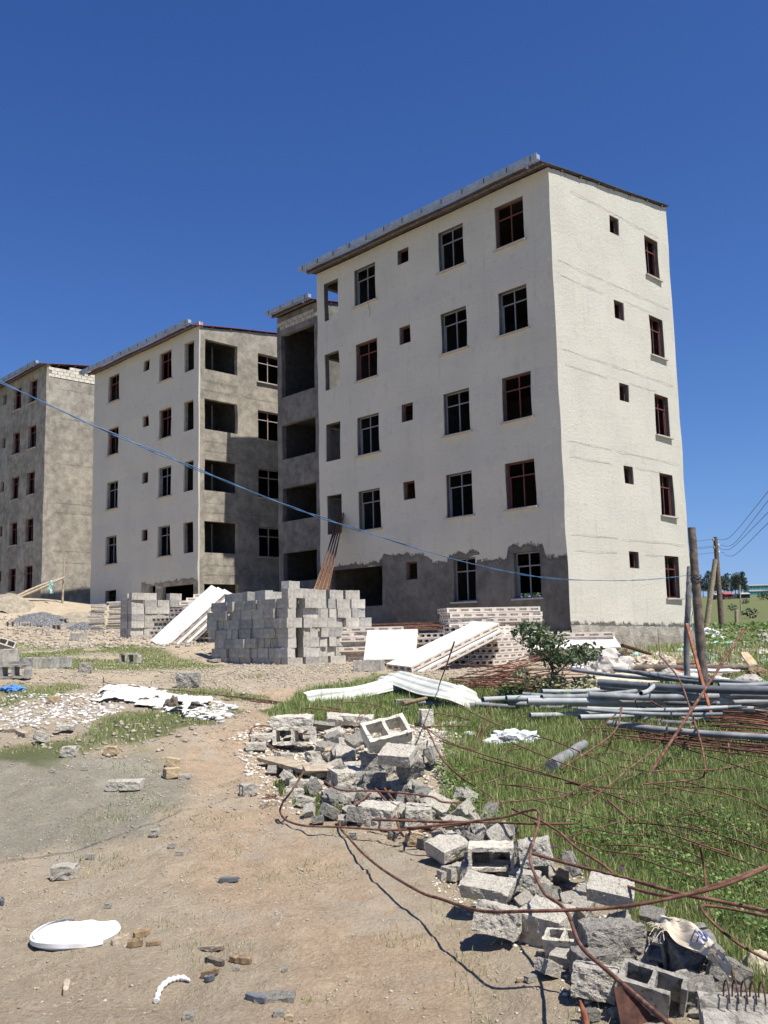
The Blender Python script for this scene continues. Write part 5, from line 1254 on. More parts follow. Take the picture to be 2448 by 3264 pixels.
# ---------------- distant plain: trees, huts, glass building
rt = random.Random(5)
def tree(x, Y, h, wd, label, group, big=False, nleaf=260, py=None):
    b_ = Vector((x, Y, gh(x, Y))); t = empty('tree', b_); tag(t, label, 'tree', group)
    mb = MB(); mb.tube([Vector((0, 0, -.3)), Vector((.1, 0, h * .5)), Vector((.0, 0, h * .92))], .2, 7, rad=[h * .022, h * .015, h * .006])
    for k in range(5):
        z = h * rt.uniform(.35, .8); a_ = rt.uniform(0, 6.28); mb.tube([Vector((.05, 0, z)), Vector((math.cos(a_) * wd * .35, math.sin(a_) * wd * .35, z + h * .12))], h * .007, 5)
    mb.build('trunk', M['bark'], t)
    lf = MB(); ti = []
    for k in range(9):
        z = h * (.30 + .68 * (k + .5) / 9); q = wd * .5 * (1 - .5 * abs((k / 9) - .35)) * rt.uniform(.5, .9); a_ = rt.uniform(0, 6.28)
        leaf_cloud(lf, ti, (math.cos(a_) * wd * .18, math.sin(a_) * wd * .18, z), (q, q, h * .075), nleaf // 9, h * .075, rt)
    m_ = lf.mesh('crown', M['treeleaf']); with_tint(m_, ti, 1); link('crown', m_, t); return t
def far_at(px, Y): r = ray(px, 1300); return r.x * Y / r.y
TF = 2.05
trs = [(1512, 205, 8, 5), (1520, 215, 9, 6), (1530, 200, 10.5, 6), (1538, 225, 8.5, 6), (1546, 210, 9.5, 6), (1556, 215, 9, 6), (1566, 205, 10, 6), (1572, 220, 10.5, 5), (1582, 210, 8.5, 6), (1590, 225, 11, 6), (1596, 205, 9.5, 6), (1603, 212, 10.5, 6), (1600, 225, 9.5, 6), (1611, 205, 8, 4), (1614, 200, 4.0, 4), (1659, 200, 4.0, 5), (1664, 205, 5.5, 6), (1686, 210, 8.5, 7), (1710, 215, 9, 7), (1500, 220, 9, 6)]
for i, (px, Y, h, wd) in enumerate(trs):
    Y *= TF; h *= rt.uniform(.9, 1.15) * (.55 if px > 1612 else 1)
    tree(far_at(px, Y), Y, h, wd, f'dark green tree, {["first","second","third","fourth","fifth","sixth","seventh","eighth","ninth","tenth","eleventh","twelfth","thirteenth","fourteenth","fifteenth","sixteenth","seventeenth","eighteenth","nineteenth","twentieth"][i]} planted in the far row on the hill', 'far trees on the hill', nleaf=620)
# shrubs dotting the slope
for i, (px, py, Y, h, nm) in enumerate([(1581, 1318, 150, 1.0, 'small round shrub at the left on the green slope'), (1618, 1330, 110, 1.2, 'dark shrub at the middle of the green slope'), (1610, 1312, 210, 1.2, 'shrub near the top of the green slope'), (1650, 1306, 260, 2.2, 'dark shrub below the glass building')]):
    x = far_at(px, Y); s_ = empty('shrub', (x, Y, gh(x, Y))); tag(s_, nm, 'shrub', 'shrubs on the slope'); lf = MB(); ti = []; leaf_cloud(lf, ti, (0, 0, h * .5), (h * .8, h * .8, h * .55), 90, h * .35, rt); m_ = lf.mesh('foliage', M['treeleaf']); with_tint(m_, ti, 1); link('foliage', m_, s_)
    mb = MB(); mb.tube([Vector((0, 0, -.1)), Vector((0, 0, h * .5))], h * .05, 5); mb.build('stem', M['bark'], s_)
# tree seen through the near ground floor window
tz = A0 + dL * 18 + dR * 20; tree(tz.x - 1.0, tz.y + 3, 5.2, 5.5, 'green tree behind the nearest block, seen through its lowest window', None, nleaf=900)
tz2 = A0 + dL * 12.5 + dR * 16.0; tree(tz2.x, tz2.y, 4.2, 4.5, 'smaller tree behind the nearest block, seen through the same window', None, nleaf=900)
# glass building
M['slabwhite'] = mat('white_slab_edge', [(.3, (.55, .56, .56)), (.7, (.7, .7, .7))], 2, 3, .7, bump=0)
M['glassteal'] = mat('teal_glazing', [(.3, (.03, .17, .16)), (.7, (.08, .30, .27))], .4, 3, .15, bump=0, spec=.6)
GY = 500; gx0 = far_at(1620, GY); gO = Vector((gx0, GY, gh(gx0 + 6, GY))); gt = at_y(1620, 1263, GY).z
gbld = empty('office_building', gO, R(-6)); tag(gbld, 'distant five storey building with teal glazing and white floor bands', 'building')
hb = gt - gO.z + 3; gO.z -= 3; gbld.location = gO; fh = 3.0
mb = MB(); mb.box((9, 5, hb / 2 - .3), (17.6, 9.6, hb - .6)); mb.build('core', M['slabwhite'], gbld)
for k in range(6):
    mb = MB(); mb.box((9, 5, hb - .3 - k * fh), (18.4, 10.6, .7)); mb.build('floor_band', M['slabwhite'], gbld)
for k in range(5):
    for j in range(9):
        mb = MB(); mb.box((1.05 + j * 2, .12, hb - .3 - (k + .5) * fh), (1.72, .12, fh - .9)); mb.build('window', M['glassteal'], gbld)
    mb = MB(); mb.box((.12, 5, hb - .3 - (k + .5) * fh), (.12, 8, fh - .9)); mb.build('window', M['glassteal'], gbld)
# huts
def hut(px, Y, wd, h, dpt, roofm, wallm, label, rh=.8):
    wd *= .60; h *= .7; x = far_at(px, Y); o = empty('hut', (x, Y, gh(x, Y)), R(rt.uniform(-10, 25))); tag(o, label, 'hut', 'small huts on the far slope')
    mb = MB(); mb.box((0, 0, h / 2 - .3), (wd, dpt, h + .6)); mb.build('wall', M[wallm], o)
    V = [(-wd * .56, -dpt * .6, h - .1), (wd * .56, -dpt * .6, h - .1), (wd * .56, dpt * .6, h - .1), (-wd * .56, dpt * .6, h - .1), (-wd * .56, 0, h + rh), (wd * .56, 0, h + rh)]
    mb = MB(); mb.add(V, [(0, 1, 5, 4), (2, 3, 4, 5), (0, 4, 3), (1, 2, 5), (0, 3, 2, 1)]); mb.build('roof', M[roofm], o)
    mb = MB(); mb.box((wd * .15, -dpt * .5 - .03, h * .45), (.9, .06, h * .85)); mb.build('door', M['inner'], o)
M['redroof'] = mat('red_tin_roof', [(.3, (.26, .06, .07)), (.7, (.40, .12, .13))], 2, 3, .6, bump=0)
M['tinroof'] = mat('grey_tin_roof', [(.3, (.3, .3, .29)), (.7, (.45, .45, .43))], 2, 3, .5, bump=0)
hut(1568, 300, 4.6, 2.4, 4, 'redroof', 'brownsheet', 'small hut with a red tin roof on the far slope')
hut(1577, 306, 3.0, 2.0, 3, 'brownsheet', 'brownsheet', 'dark lean-to beside the red roofed hut', .4)
hut(1607, 320, 5.0, 2.2, 4, 'tinroof', 'inner', 'grey roofed hut in the middle of the far slope', .5)
hut(1597, 340, 4.0, 2.2, 4, 'tinroof', 'wood', 'small pale hut just behind the grey roofed one', .5)
hut(1550, 330, 4.5, 2.4, 4, 'tinroof', 'wood_dark', 'hut half hidden by the utility pole', .5)

# ---------------- rubbish field at right: logs, sheets, sacks
def blob(px, py, w, h, m, label, cat_, name, depth=None, sag=.5, lift=0, seed=1, yaw=0, group=None, fold=.22):
    """crumpled sack / cloth / sheet: a flattened, folded closed surface"""
    p = H(px, py); s = px2m(p, w); hh = px2m(p, h); dp = (depth or .7) * s
    bm = bmesh.new(); bmesh.ops.create_icosphere(bm, subdivisions=4, radius=1)
    o = Vector((seed * 5.3, seed * 2.1, 0))
    for v in bm.verts:
        d = v.co.copy(); f = 1 + fold * mn.fractal(d * 1.6 + o, 1, 2, 4) + fold * .7 * abs(mn.noise(d * 4 + o * 2))
        x, y, z = d * f
        z = max(z, -.25); v.co = Vector((x * s / 2, y * dp / 2, (z + .25) * hh / 1.35 * (1 - .25 * sag * (abs(x) + abs(y)) / 2)))
    me_ = bpy.data.meshes.new(name); bm.to_mesh(me_); bm.free(); me_.materials.append(M[m])
    dirn = Vector((p.x, p.y, 0)).normalized(); q = p + dirn * dp * .4
    ob = link(name, me_, None, (q.x, q.y, gh(q.x, q.y) - .01 + lift), (0, 0, R(yaw)))
    return tag(ob, label, cat_, group)
def flatsheet(px, py, w, d, m, label, cat_, name, yaw=0, tx=0, ty=0, th=.02, lift=.02, seed=1, jag=.2, group=None, warp=.04):
    """irregular broken board or sheet"""
    p = H(px, py); s = px2m(p, w); r = random.Random(seed); n = 14
    pr = []
    for i in range(n):
        a_ = 2 * math.pi * i / n; k = 1 / max(abs(math.cos(a_)), abs(math.sin(a_))); k *= 1 - r.uniform(0, jag)
        pr.append((math.cos(a_) * k * s / 2, math.sin(a_) * k * d * s / 2))
    V = [(0, 0, .0)]; 
    for ring in (.5, 1): V += [(x * ring, y * ring, warp * s * (r.random() - .5) * ring) for x, y in pr]
    top_ = [(x, y, z + th) for x, y, z in V]; F = []
    def fan(o, fl):
        f = [(o, o + 1 + i, o + 1 + (i + 1) % n) for i in range(n)] + [(o + 1 + i, o + 1 + n + i, o + 1 + n + (i + 1) % n, o + 1 + (i + 1) % n) for i in range(n)]
        return [q[::-1] for q in f] if fl else f
    N_ = len(V); F = fan(0, True) + fan(N_, False) + [(1 + n + i, 1 + n + (i + 1) % n, N_ + 1 + n + (i + 1) % n, N_ + 1 + n + i) for i in range(n)]
    mb = MB(); mb.add(V + top_, F); dirn = Vector((p.x, p.y, 0)).normalized(); q = p + dirn * d * s * .4
    ob = mb.build(name, M[m], None, (q.x, q.y, gh(q.x, q.y) + lift)); ob.rotation_euler = (R(tx), R(ty), R(yaw)); return tag(ob, label, cat_, group)
def log(p0, p1, r_, m, label, name='log', cat_='log', group=None):
    a_, b_ = H(*p0), H(*p1); C = [a_.lerp(b_, i / 7) for i in range(8)]
    mb = MB(); mb.tube([c + Vector((rnd.uniform(-1, 1), rnd.uniform(-1, 1), rnd.uniform(-1, 1))) * r_ * .12 for c in C], r_, 10, rad=[r_ * (1.1 - .25 * i / 7) for i in range(8)])
    return tag(mb.build(name, M[m]), label, cat_, group)
log((*Z4(1060, 372), .06), (*Z4(1620, 368), .10), .055, 'wood_dark', 'long dark log lying behind the white sheets by the poles', group='logs in the rubbish')
log((*Z4(1060, 352), .06), (*Z4(1330, 350), .08), .04, 'wood_brown', 'brown log behind the crumpled sack', group='logs in the rubbish')
log((*Z4(1240, 405), .05), (*Z4(1400, 385), .08), .04, 'wood_grey', 'short grey log at the foot of the poles', group='logs in the rubbish')
log((*Z4(1140, 385), .03), (*Z4(1270, 365), .05), .03, 'wood', 'thin pale stick among the rubbish', group='logs in the rubbish')
log((*Z4(1040, 275), .5), (*Z4(1160, 312), .25), .03, 'rustdark', 'dark slanting iron on a short wooden prop', 'iron_bar', 'steel bar')
log((*Z4(1055, 350), .0), (*Z4(1056, 285), .42), .035, 'wood', 'short upright wooden prop under the slanting iron', 'wooden_post', 'post')
log((*Z4(952, 352), .0), (*Z4(948, 300), .3), .022, 'wood', 'short pale stake beside the crumpled sack', 'wooden_post', 'post')
log((*Z4(1480, 350), .04), (*Z4(1535, 385), .04), .02, 'wood', 'small pale stick before the dark log', group='logs in the rubbish')
log((*Z4(740, 785), .06), (*Z4(880, 695), .06), .05, 'wood_grey', 'weathered log lying in the grass below the white bag')
log((*Z4(110, 522), .12), (*Z4(210, 500), .12), .028, 'wood_brown', 'brown branch lying on a block near the ribbed sheet', 'branch', 'branch')
blob(*ZA(795, 665), 100, 55, 'sackgrey', 'crumpled grey woven sack standing at the left of the rubbish', 'sack', 'sack', seed=3, fold=.3)
blob(*ZA(960, 780), 150, 26, 'sack', 'flat pale sack just behind the thickest pipe', 'sack', 'sack', seed=6, depth=.4)
blob(*ZA(1190, 590), 50, 26, 'sack', 'torn yellowish sack lying on the brown logs', 'sack', 'sack', seed=8, fold=.4)
blob(*ZA(1420, 620), 40, 30, 'sack', 'tan sack leaning behind the thin leaning bar', 'sack', 'sack', seed=12, fold=.4)
blob(*ZA(500, 620), 50, 18, 'plastic', 'shiny plastic scrap beside the bush', 'plastic sheet', 'plastic_sheet', seed=13, fold=.5)
blob(*Z9(350, 462), 22, 14, 'red', 'small bright red cloth beside the grey pole', 'cloth', 'red_cloth', seed=14, fold=.4)
blob(*Z9(260, 520), 52, 24, 'block', 'grey cement sack left of the grey pole foot', 'sack', 'sack', seed=15)
blob(*Z9(600, 590), 62, 24, 'sackgrey', 'pale hardened sack between the two poles', 'sack', 'sack', seed=16)
blob(*Z9(950, 590), 44, 20, 'panel', 'white lump of plaster right of the dark pole', 'plaster', 'plaster_lump', seed=17, fold=.4)
blob(*Z9(1400, 610), 62, 24, 'block', 'grey hardened cement lump at the right of the rubbish', 'cement lump', 'cement_lump', seed=18)
blob(*Z9(1500, 520), 50, 26, 'wood_brown', 'heap of brown scraps under the tilted board', 'scrap heap', 'scrap_heap', seed=19, fold=.5)
flatsheet(*Z9(1000, 500), 84, .55, 'whiteflake', 'big broken white board lying right of the dark pole', 'board', 'broken_board', yaw=12, tx=6, seed=2, lift=.1)
flatsheet(*Z9(680, 470), 50, .5, 'whiteflake', 'broken white board just behind the dark pole', 'board', 'broken_board', yaw=-15, tx=4, seed=3, lift=.08)
flatsheet(*Z9(1395, 430), 26, 1.6, 'stone_tan', 'tilted tan board standing on the scrap heap', 'board', 'broken_board', yaw=22, tx=48, seed=4, jag=.05, lift=.22)
flatsheet(*Z9(500, 340), 90, .3, 'brownsheet', 'rusty brown sheet behind the poles', 'metal sheet', 'brown_sheet', yaw=-6, tx=14, seed=5, lift=.06)
flatsheet(*Z9(60, 520), 50, .4, 'pvc', 'grey plastic sheet at the back of the pipes', 'plastic sheet', 'plastic_sheet', yaw=-6, tx=10, seed=6, lift=.08)
flatsheet(*Z9(970, 620), 44, .3, 'panel_end', 'small tan board lying against the pipes', 'board', 'broken_board', yaw=5, tx=20, seed=7, lift=.08)
flatsheet(*ZA(820, 500), 100, .3, 'rustdark', 'dark rusty sheet behind the crumpled sack', 'metal sheet', 'brown_sheet', yaw=-4, tx=8, seed=8, lift=.1)
# plastic and pale stones at the foot of the plinth and beyond
for i, (x, y, w_, h_, mt, nm) in enumerate([(1080, 470, 30, 7, 'teal', 'teal plastic scrap at the left of the rubbish'), (1420, 1455, 52, 9, 'teal', None), (1540, 1455, 40, 8, 'teal', None)]):
    if nm: blob(*ZA(x, y), w_, h_, mt, nm, 'plastic sheet', 'plastic_sheet', seed=30 + i, fold=.5)
for i, (x, y, w_, h_, mt, nm) in enumerate([(480, 1452, 56, 9, 'teal', 'teal plastic stretched left of centre behind the poles'), (590, 1450, 40, 8, 'teal', 'teal plastic scrap at the right behind the poles'), (350, 1530, 40, 9, 'teal', 'teal plastic scrap right behind the dark pole'), (180, 1500, 24, 7, 'teal', 'small teal scrap left of the grey pole'), (410, 1562, 24, 6, 'teal', 'smallest teal scrap on the bare earth'), (890, 1580, 20, 6, 'teal', 'teal scrap at the right edge'), (480, 1425, 36, 16, 'plastic', 'big white plastic bag beyond the poles'), (400, 1360, 42, 12, 'plastic', 'white plastic bag farther back beside the wall corner'), (310, 1370, 16, 6, 'plastic', 'small white scrap beside the wall corner'), (880, 1440, 20, 22, 'sackgrey', 'pale sack at the right edge beyond the poles'), (290, 1450, 30, 14, 'sackgrey', 'pale sack between the poles beyond the rubbish'), (860, 1520, 26, 8, 'rubble', 'pale lump near the right edge')]):
    blob(*ZC(x, y), w_, h_, mt, nm, 'plastic bag' if mt == 'plastic' else 'plastic sheet' if mt == 'teal' else 'sack', 'plastic_bag' if mt == 'plastic' else 'plastic_sheet' if mt == 'teal' else 'sack', seed=50 + i, fold=.5)
blob(*Z4(588, 690), 88, 28, 'plastic', 'white crumpled plastic bag lying in the grass', 'plastic bag', 'plastic_bag', seed=70, fold=.65)
blob(*Z4(390, 655), 22, 8, 'plastic', 'small white scrap left of the plastic bag', 'plastic bag', 'plastic_bag', seed=71, fold=.5)
blob(*Z6(80, 385), 44, 16, 'bluerag', 'blue torn rag at the left edge of the yard', 'rag', 'blue_rag', seed=72, fold=.7)
blob(*Z6(1010, 487), 30, 26, 'wood_dark', 'dark crumpled paper on the white plaster spill', 'paper', 'crumpled_paper', seed=73, fold=.6)

# ---------------- paper sack with printing, lower right
rs = random.Random(9)
def paper_sack():
    a_, b_ = H(*ZB(640, 690), .22), H(*ZB(1320, 1200), .16); L_ = (b_ - a_).length; ex = (b_ - a_).normalized(); ey = Vector((ex.y, -ex.x, 0)).normalized(); ey = -ey if ey.y < 0 else ey; ez = ex.cross(ey); ez = ez if ez.z > 0 else -ez
    nu, nv = 34, 16; o = empty('paper_sack', a_.lerp(b_, .5)); tag(o, 'torn beige paper sack with blue printing lying on the rubble', 'sack')
    def P(s, t):   # s along 0..1, t across -1..1
        wd = L_ * (.06 + .30 * math.sin(min(1, s * 1.15 + .12) * math.pi) ** .8) * .42
        c = Vector((s * 3, t * 1.5, 2)); fold = .016 * mn.fractal(c * 1.2, 1, 2, 2) + .03 * abs(mn.noise(Vector((s * 4 + t * 1.5, t * 1.2, 0)))) - .016 * abs(math.sin(s * 7 + t * 2.2))
        return a_ + ex * (s * L_) + ey * (t * wd) + ez * (.05 * math.cos(t * 1.4) * math.sin(max(.05, s) * math.pi) + fold) - o.location
    V = []; F = []
    for lay in (0, 1):
        for i in range(nu + 1):
            for j in range(nv + 1):
                p = P(i / nu, j / nv * 2 - 1); V.append(p - ez * (.035 * math.sin(j / nv * math.pi) + .004) * lay)
    K = (nu + 1) * (nv + 1)
    for i in range(nu):
        for j in range(nv):
            q = i * (nv + 1) + j; F += [(q, q + 1, q + nv + 2, q + nv + 1), (K + q, K + q + nv + 1, K + q + nv + 2, K + q + 1)]
    mb = MB(); mb.add(V, F, sm=False); mb.build('sack_body', M['sack'], o)
    # letters stuck to the paper: strokes following the folded surface
    def stroke(name, m, pts, wd):
        mb = MB(); n = 8; Q = []
        for k in range(len(pts) - 1):
            for i in range(n): t = i / n; Q.append((pts[k][0] + (pts[k + 1][0] - pts[k][0]) * t, pts[k][1] + (pts[k + 1][1] - pts[k][1]) * t))
        Q.append(pts[-1]); V = []
        for i, (s, t) in enumerate(Q):
            c0 = P(s, t) + ez * .004; c1 = P(*Q[min(i + 1, len(Q) - 1)]) if i < len(Q) - 1 else c0; c2 = P(*Q[i - 1]) if i else c0
            d = (c1 - c2); d = d.normalized() if d.length > 1e-6 else ex; sd_ = ez.cross(d).normalized() * wd; V += [c0 - sd_, c0 + sd_]
        mb.add(V, [(2 * i, 2 * i + 1, 2 * i + 3, 2 * i + 2) for i in range(len(Q) - 1)]); return mb
    letters = {'E': [[(0, 0), (0, 1)], [(0, 0), (1, 0)], [(0, .5), (.8, .5)], [(0, 1), (1, 1)]], 'R': [[(0, 0), (0, 1)], [(0, 1), (.9, .95), (.9, .55), (0, .5)], [(.3, .5), (1, 0)]], 'A': [[(0, 0), (.5, 1), (1, 0)], [(.2, .4), (.8, .4)]]}
    # the word reads up the sack, across its width: E at the lower side, then R, A
    for k, ch in enumerate('ERA'):
        L2 = MB()
        for stt in letters[ch]:
            pts = [(.55 + (1 - y) * .13 - .02 * k, -.72 + .46 * k + x * .36) for x, y in stt]
            m2 = stroke('l', None, pts, .0028); L2.add(m2.v, m2.f)
        L2.build('printed_letter', M['ink'], o)
    l2 = MB()
    for kk in range(5):
        m2 = stroke('l', None, [(.885 + .004 * (kk % 2), -.55 + kk * .12), (.905, -.5 + kk * .12)], .003); l2.add(m2.v, m2.f)
    l2.build('printed_line', M['inkdark'], o)
    l3 = MB()
    for pts in ([(.80, .1), (.82, .28)], [(.835, .1), (.80, .26)]): m2 = stroke('l', None, pts, .003); l3.add(m2.v, m2.f)
    l3.build('printed_mark', M['inkdark'], o)
    # frayed torn fibres at the upper end
    for k in range(14):
        p = P(rs.uniform(.08, .3), -1); q = p + Vector((rs.uniform(-.05, .02), rs.uniform(-.05, .02), rs.uniform(-.06, .02)))
        m3 = MB(); m3.tube([p, (p + q) / 2 + Vector((0, 0, .01)), q], .0015, 4); m3.build('fibre', M['sack'], o)
paper_sack()
blob(*ZB(1560, 1290), 62, 62, 'sack', 'second beige paper sack at the right edge by the clover', 'sack', 'paper_sack', seed=77, fold=.4, depth=.5)

# ---------------- foreground broken blocks (feet in the enlarged crops)
FB = 'broken concrete blocks lining the path'
def fbk(x, y, w, kind, yaw, tx, ty, nm, lift=0, Z=Z2, **k): return chunk(*Z(x, y), w * .92 * (.692 if Z is Z2 else .4822 if Z is Z1 else .5425) / DS, kind, yaw, tx, ty, nm, 'broken block', 'broken_block', FB, lift, **k)
fbk(185, 278, 190, 'slab', 40, 18, -8, 'tilted speckled slab at the upper end of the near block line', .02)
fbk(320, 335, 120, 'greylump', 10, 0, 0, 'small grey lump propping the flat block')
fbk(250, 350, 110, 'stone', 60, 0, 0, 'round pale stone left of the flat block')
fbk(180, 350, 80, 'stone', 20, 0, 0, 'knobbly stone at the left end of the near block line')
fbk(560, 440, 150, 'lump', 75, 6, 4, 'pale block standing beside the arching bar', .06)
fbk(590, 330, 200, 'lump', 80, -10, 5, 'upper pale block under the arching bar', .1)
fbk(370, 470, 240, 'slab', -22, 8, 6, 'wide pale slab with dark hollow beneath it', .07)
fbk(430, 660, 240, 'lump', -28, -14, 10, 'tall pinkish broken block with an overhanging top', .02)
fbk(650, 690, 270, 'lump', -35, 10, 6, 'large pale block with bright flat top in the middle of the line', .0)
fbk(760, 800, 200, 'slab', -40, 14, 0, 'pale slab sliding down below the large bright block', .0)
fbk(650, 835, 110, 'lump', 30, 0, 25, 'small angular block at the path edge')
fbk(860, 860, 200, 'greylump', 15, 0, 0, 'dark grey lump behind the white speckled one')
fbk(870, 965, 250, 'lump', -20, -10, 4, 'white speckled lump lowest beside the path', 0)
fbk(850, 1030, 70, 'greylump', 15, 0, 0, 'small grey stone at the lower end of the block line')
fbk(960, 1020, 60, 'stone', 15, 0, 0, 'little pitted stone at the lower edge of the picture')
fbk(760, 395, 170, 'greyslab', 70, 62, 10, 'upright dark grey plate at the edge of the grass', .05)
fbk(940, 525, 250, 'slab', -15, 18, 10, 'bright block resting on the big grey one', .16)
fbk(830, 500, 90, 'lump', 60, 10, 60, 'narrow piece standing left of the bright resting block', .02)
fbk(945, 810, 300, 'greylump', 5, -4, 0, 'biggest grey block with a deep shaded front', 0)
fbk(1000, 900, 150, 'lump', 70, 0, 20, 'pale fragment under the biggest grey block')
fbk(1330, 890, 260, 'greylump', 12, 25, -8, 'rough grey block with an upright face below the paper sack', 0)
fbk(1490, 950, 200, 'greylump', -40, -20, 20, 'grey block leaning against the rough one at the right')
fbk(1120, 960, 160, 'greylump', -30, 0, 10, 'grey piece beside the hollow broken block')
fbk(1340, 1010, 180, 'greylump', -10, 15, 0, 'grey lump at the bottom edge right of centre')
fbk(1270, 700, 150, 'lump', -40, 10, 10, 'pale lump half hidden by the paper sack')
fbk(1130, 600, 130, 'greyslab', -20, 25, 10, 'thin grey plate behind the split hollow block', .05)
fbk(1600, 1010, 90, 'tan', -20, 5, 0, 'tan stone near the lower right corner')
fbk(515, 850, 32, 'tan', 0, 0, 0, 'tiny orange pebble on the path beside the block line')
fbk(565, 855, 50, 'stone', 30, 0, 0, 'small pale pebble on the path beside the block line')
# real hollow blocks, whole and broken
def hollow(Z, x, y, w, yaw, tx, ty, nm, m='rubble', cells=2, broken=None, L=.4, W=.2, Hh=.19, lift=.0, seed=5, scale=None):
    p = H(*Z(x, y), max(0, lift)); sc_ = (.692 if Z is Z2 else .4822 if Z is Z1 else .5425 if Z is Z6 else .4219) / DS
    s = scale or px2m(p, w * sc_) / L
    me_ = hollow_mesh('hollow_block_shape', L, W, Hh, cells, M[m], seed, broken, .008)
    rot = Euler((R(tx), R(ty), R(yaw))); low = min((rot.to_matrix() @ v.co).z for v in me_.vertices)
    dirn = Vector((p.x, p.y, 0)).normalized(); q = p + dirn * .1 * s
    ob = link('hollow_block', me_, None, (q.x, q.y, gh(q.x, q.y) - low * s + lift), rot); ob.scale = (s, s, s); return tag(ob, nm, 'hollow block', 'loose hollow blocks')
hollow(Z2, 390, 320, 205, -8, 90, 0, 'flat hollow block with a dark slot, upper near line', lift=.02, seed=3, W=.2, Hh=.3, cells=1)
hollow(Z2, 1150, 870, 190, 62, 8, 70, 'split hollow block shaped like an H, standing below the paper sack', 'rubble2', 2, lambda u, z: z > .5 and u < .38, seed=6)
hollow(Z2, 1130, 1040, 300, -25, 20, 10, 'broken hollow block with open cells at the bottom edge', 'rubble2', 2, lambda u, z: u > .8 and z < .4, seed=8)
hollow(Z2, 740, 760, 190, -30, 18, -4, 'half buried hollow block under the large bright block', 'rubble', 2, seed=9)
# channel block with comb of rods in the corner
p = H(*Z2(1625, 1190)); ch = empty('channel_block', (p.x, p.y + .05, gh(p.x, p.y)), R(-12)); tag(ch, 'long concrete block with a groove and a comb of rusty rods, lower right corner', 'concrete block')
mb = MB(); us_ = grid1(-.16, .16, [], .04)
prof = [(-.09, 0), (-.09, .10), (-.05, .125), (-.02, .11), (.02, .11), (.03, .14), (.09, .14), (.09, 0)]
V = [Vector((u, y + .006 * mn.noise(Vector((u * 30, y * 30, 1))), z + .008 * mn.noise(Vector((u * 30, y * 30, z * 20))))) for u in us_ for y, z in prof]; K = len(prof)
mb.add(V, [(i * K + k, (i + 1) * K + k, (i + 1) * K + (k + 1) % K, i * K + (k + 1) % K) for i in range(len(us_) - 1) for k in range(K)] + [tuple(range(K)), tuple(range((len(us_) - 1) * K, len(us_) * K))[::-1]]); mb.build('body', M['rubble2'], ch)
for k in range(5):
    x = -.08 + k * .028; mb = MB(); mb.tube(cat([Vector((x, .05, .12)), Vector((x + .004, .055, .17)), Vector((x + .01, .03, .20)), Vector((x + .012, .0, .18)), Vector((x + .012, -.01, .14))], 4), .003, 5); mb.build('rod', M['rustdark'], ch)
# rusty plate and spike at the bottom edge
p = H(*Z2(1060, 1040)); mb = MB(); mb.box((0, 0, .05), (.15, .006, .14), Matrix.Rotation(.25, 3, 'Z') @ Matrix.Rotation(-.35, 3, 'X')); tag(mb.build('rusty_plate', M['rustdark'], None, (p.x, p.y, gh(p.x, p.y))), 'rusty iron plate standing at the bottom edge under the looping bar', 'iron plate')
p = H(*Z2(810, 1032)); mb = MB(); mb.tube([Vector((.012, 0, -.03)), Vector((.005, 0, .03)), Vector((-.008, .01, .075))], .02, 8, rad=[.016, .013, .004]); tag(mb.build('iron_spike', M['rust3'], None, (p.x, p.y, gh(p.x, p.y))), 'rusty pointed iron spike at the bottom edge beside the path', 'iron spike')

# ---------------- rubble heap in the middle
HB = 'pieces of the rubble heap in the middle'
def hp(x, y, w, kind, yaw, tx, ty, nm, lift=0): return chunk(*Z1(x, y), w * .84 * .4822 / DS, kind, yaw, tx, ty, nm, 'broken block', 'broken_block', HB, lift)
hollow(Z1, 1100, 430, 300, 20, 38, -10, 'large hollow block with two open cells on top of the heap', 'rubble', 2, seed=21, L=.4, W=.24, Hh=.13, lift=.22)
hp(1180, 500, 280, 'slab', -22, 24, 4, 'smooth pale slab lying on top of the heap', .24)
hollow(Z1, 510, 372, 270, -6, 84, 0, 'hollow block showing two dark cells at the upper left of the heap', 'rubble', 2, seed=22, L=.4, W=.17, Hh=.2, lift=.03)
hp(480, 262, 290, 'slab', -4, 0, 0, 'flat slab behind the two celled block', .10)
hp(690, 300, 150, 'greyslab', 10, -40, 8, 'dark grey plate leaning at the back of the heap', .05)
hp(900, 260, 260, 'slab', -4, 0, 4, 'long pale slab at the back of the heap', .02)
hp(730, 420, 180, 'greyslab', -20, 18, 10, 'grey slab in the hollow of the heap', .05)
hp(910, 400, 170, 'greyslab', 35, 25, -20, 'dark slab leaning on the hollow block', .14)
hp(1050, 600, 230, 'greylump', -20, -10, 10, 'big shaded block under the smooth slab', .04)
hp(1260, 610, 200, 'greylump', 15, 20, -15, 'grey block at the right flank of the heap', .1)
hp(1290, 430, 160, 'lump', 30, 0, 0, 'pale lump behind the smooth slab', .1)
hp(1395, 470, 190, 'greyslab', 80, 70, 0, 'pointed plate standing upright in the grass beside the heap', .05)
hollow(Z1, 1330, 255, 110, 10, 0, 90, 'hollow block standing on end in the grass behind the heap', 'rubble', 1, seed=25, L=.22, W=.2, Hh=.16, lift=0)
hollow(Z1, 1215, 118, 110, 6, 90, 0, 'grey block in the grass near the ribbed sheet', 'rubble2', 2, seed=26)
hp(1030, 680, 190, 'greylump', -5, 0, 0, 'small block at the foot of the smooth slab')
hp(1220, 680, 190, 'slab', 20, 14, -10, 'pale piece with a notch on the right foot of the heap', .02)
hp(1330, 720, 150, 'greylump', 20, 0, 10, 'grey block low on the right flank')
hp(1320, 900, 240, 'lump', -4, 5, 0, 'bright flat topped block under the straight bars', .0)
hp(1400, 800, 200, 'greyslab', 30, 35, 0, 'grey plate leaning behind the bright flat topped block', .03)
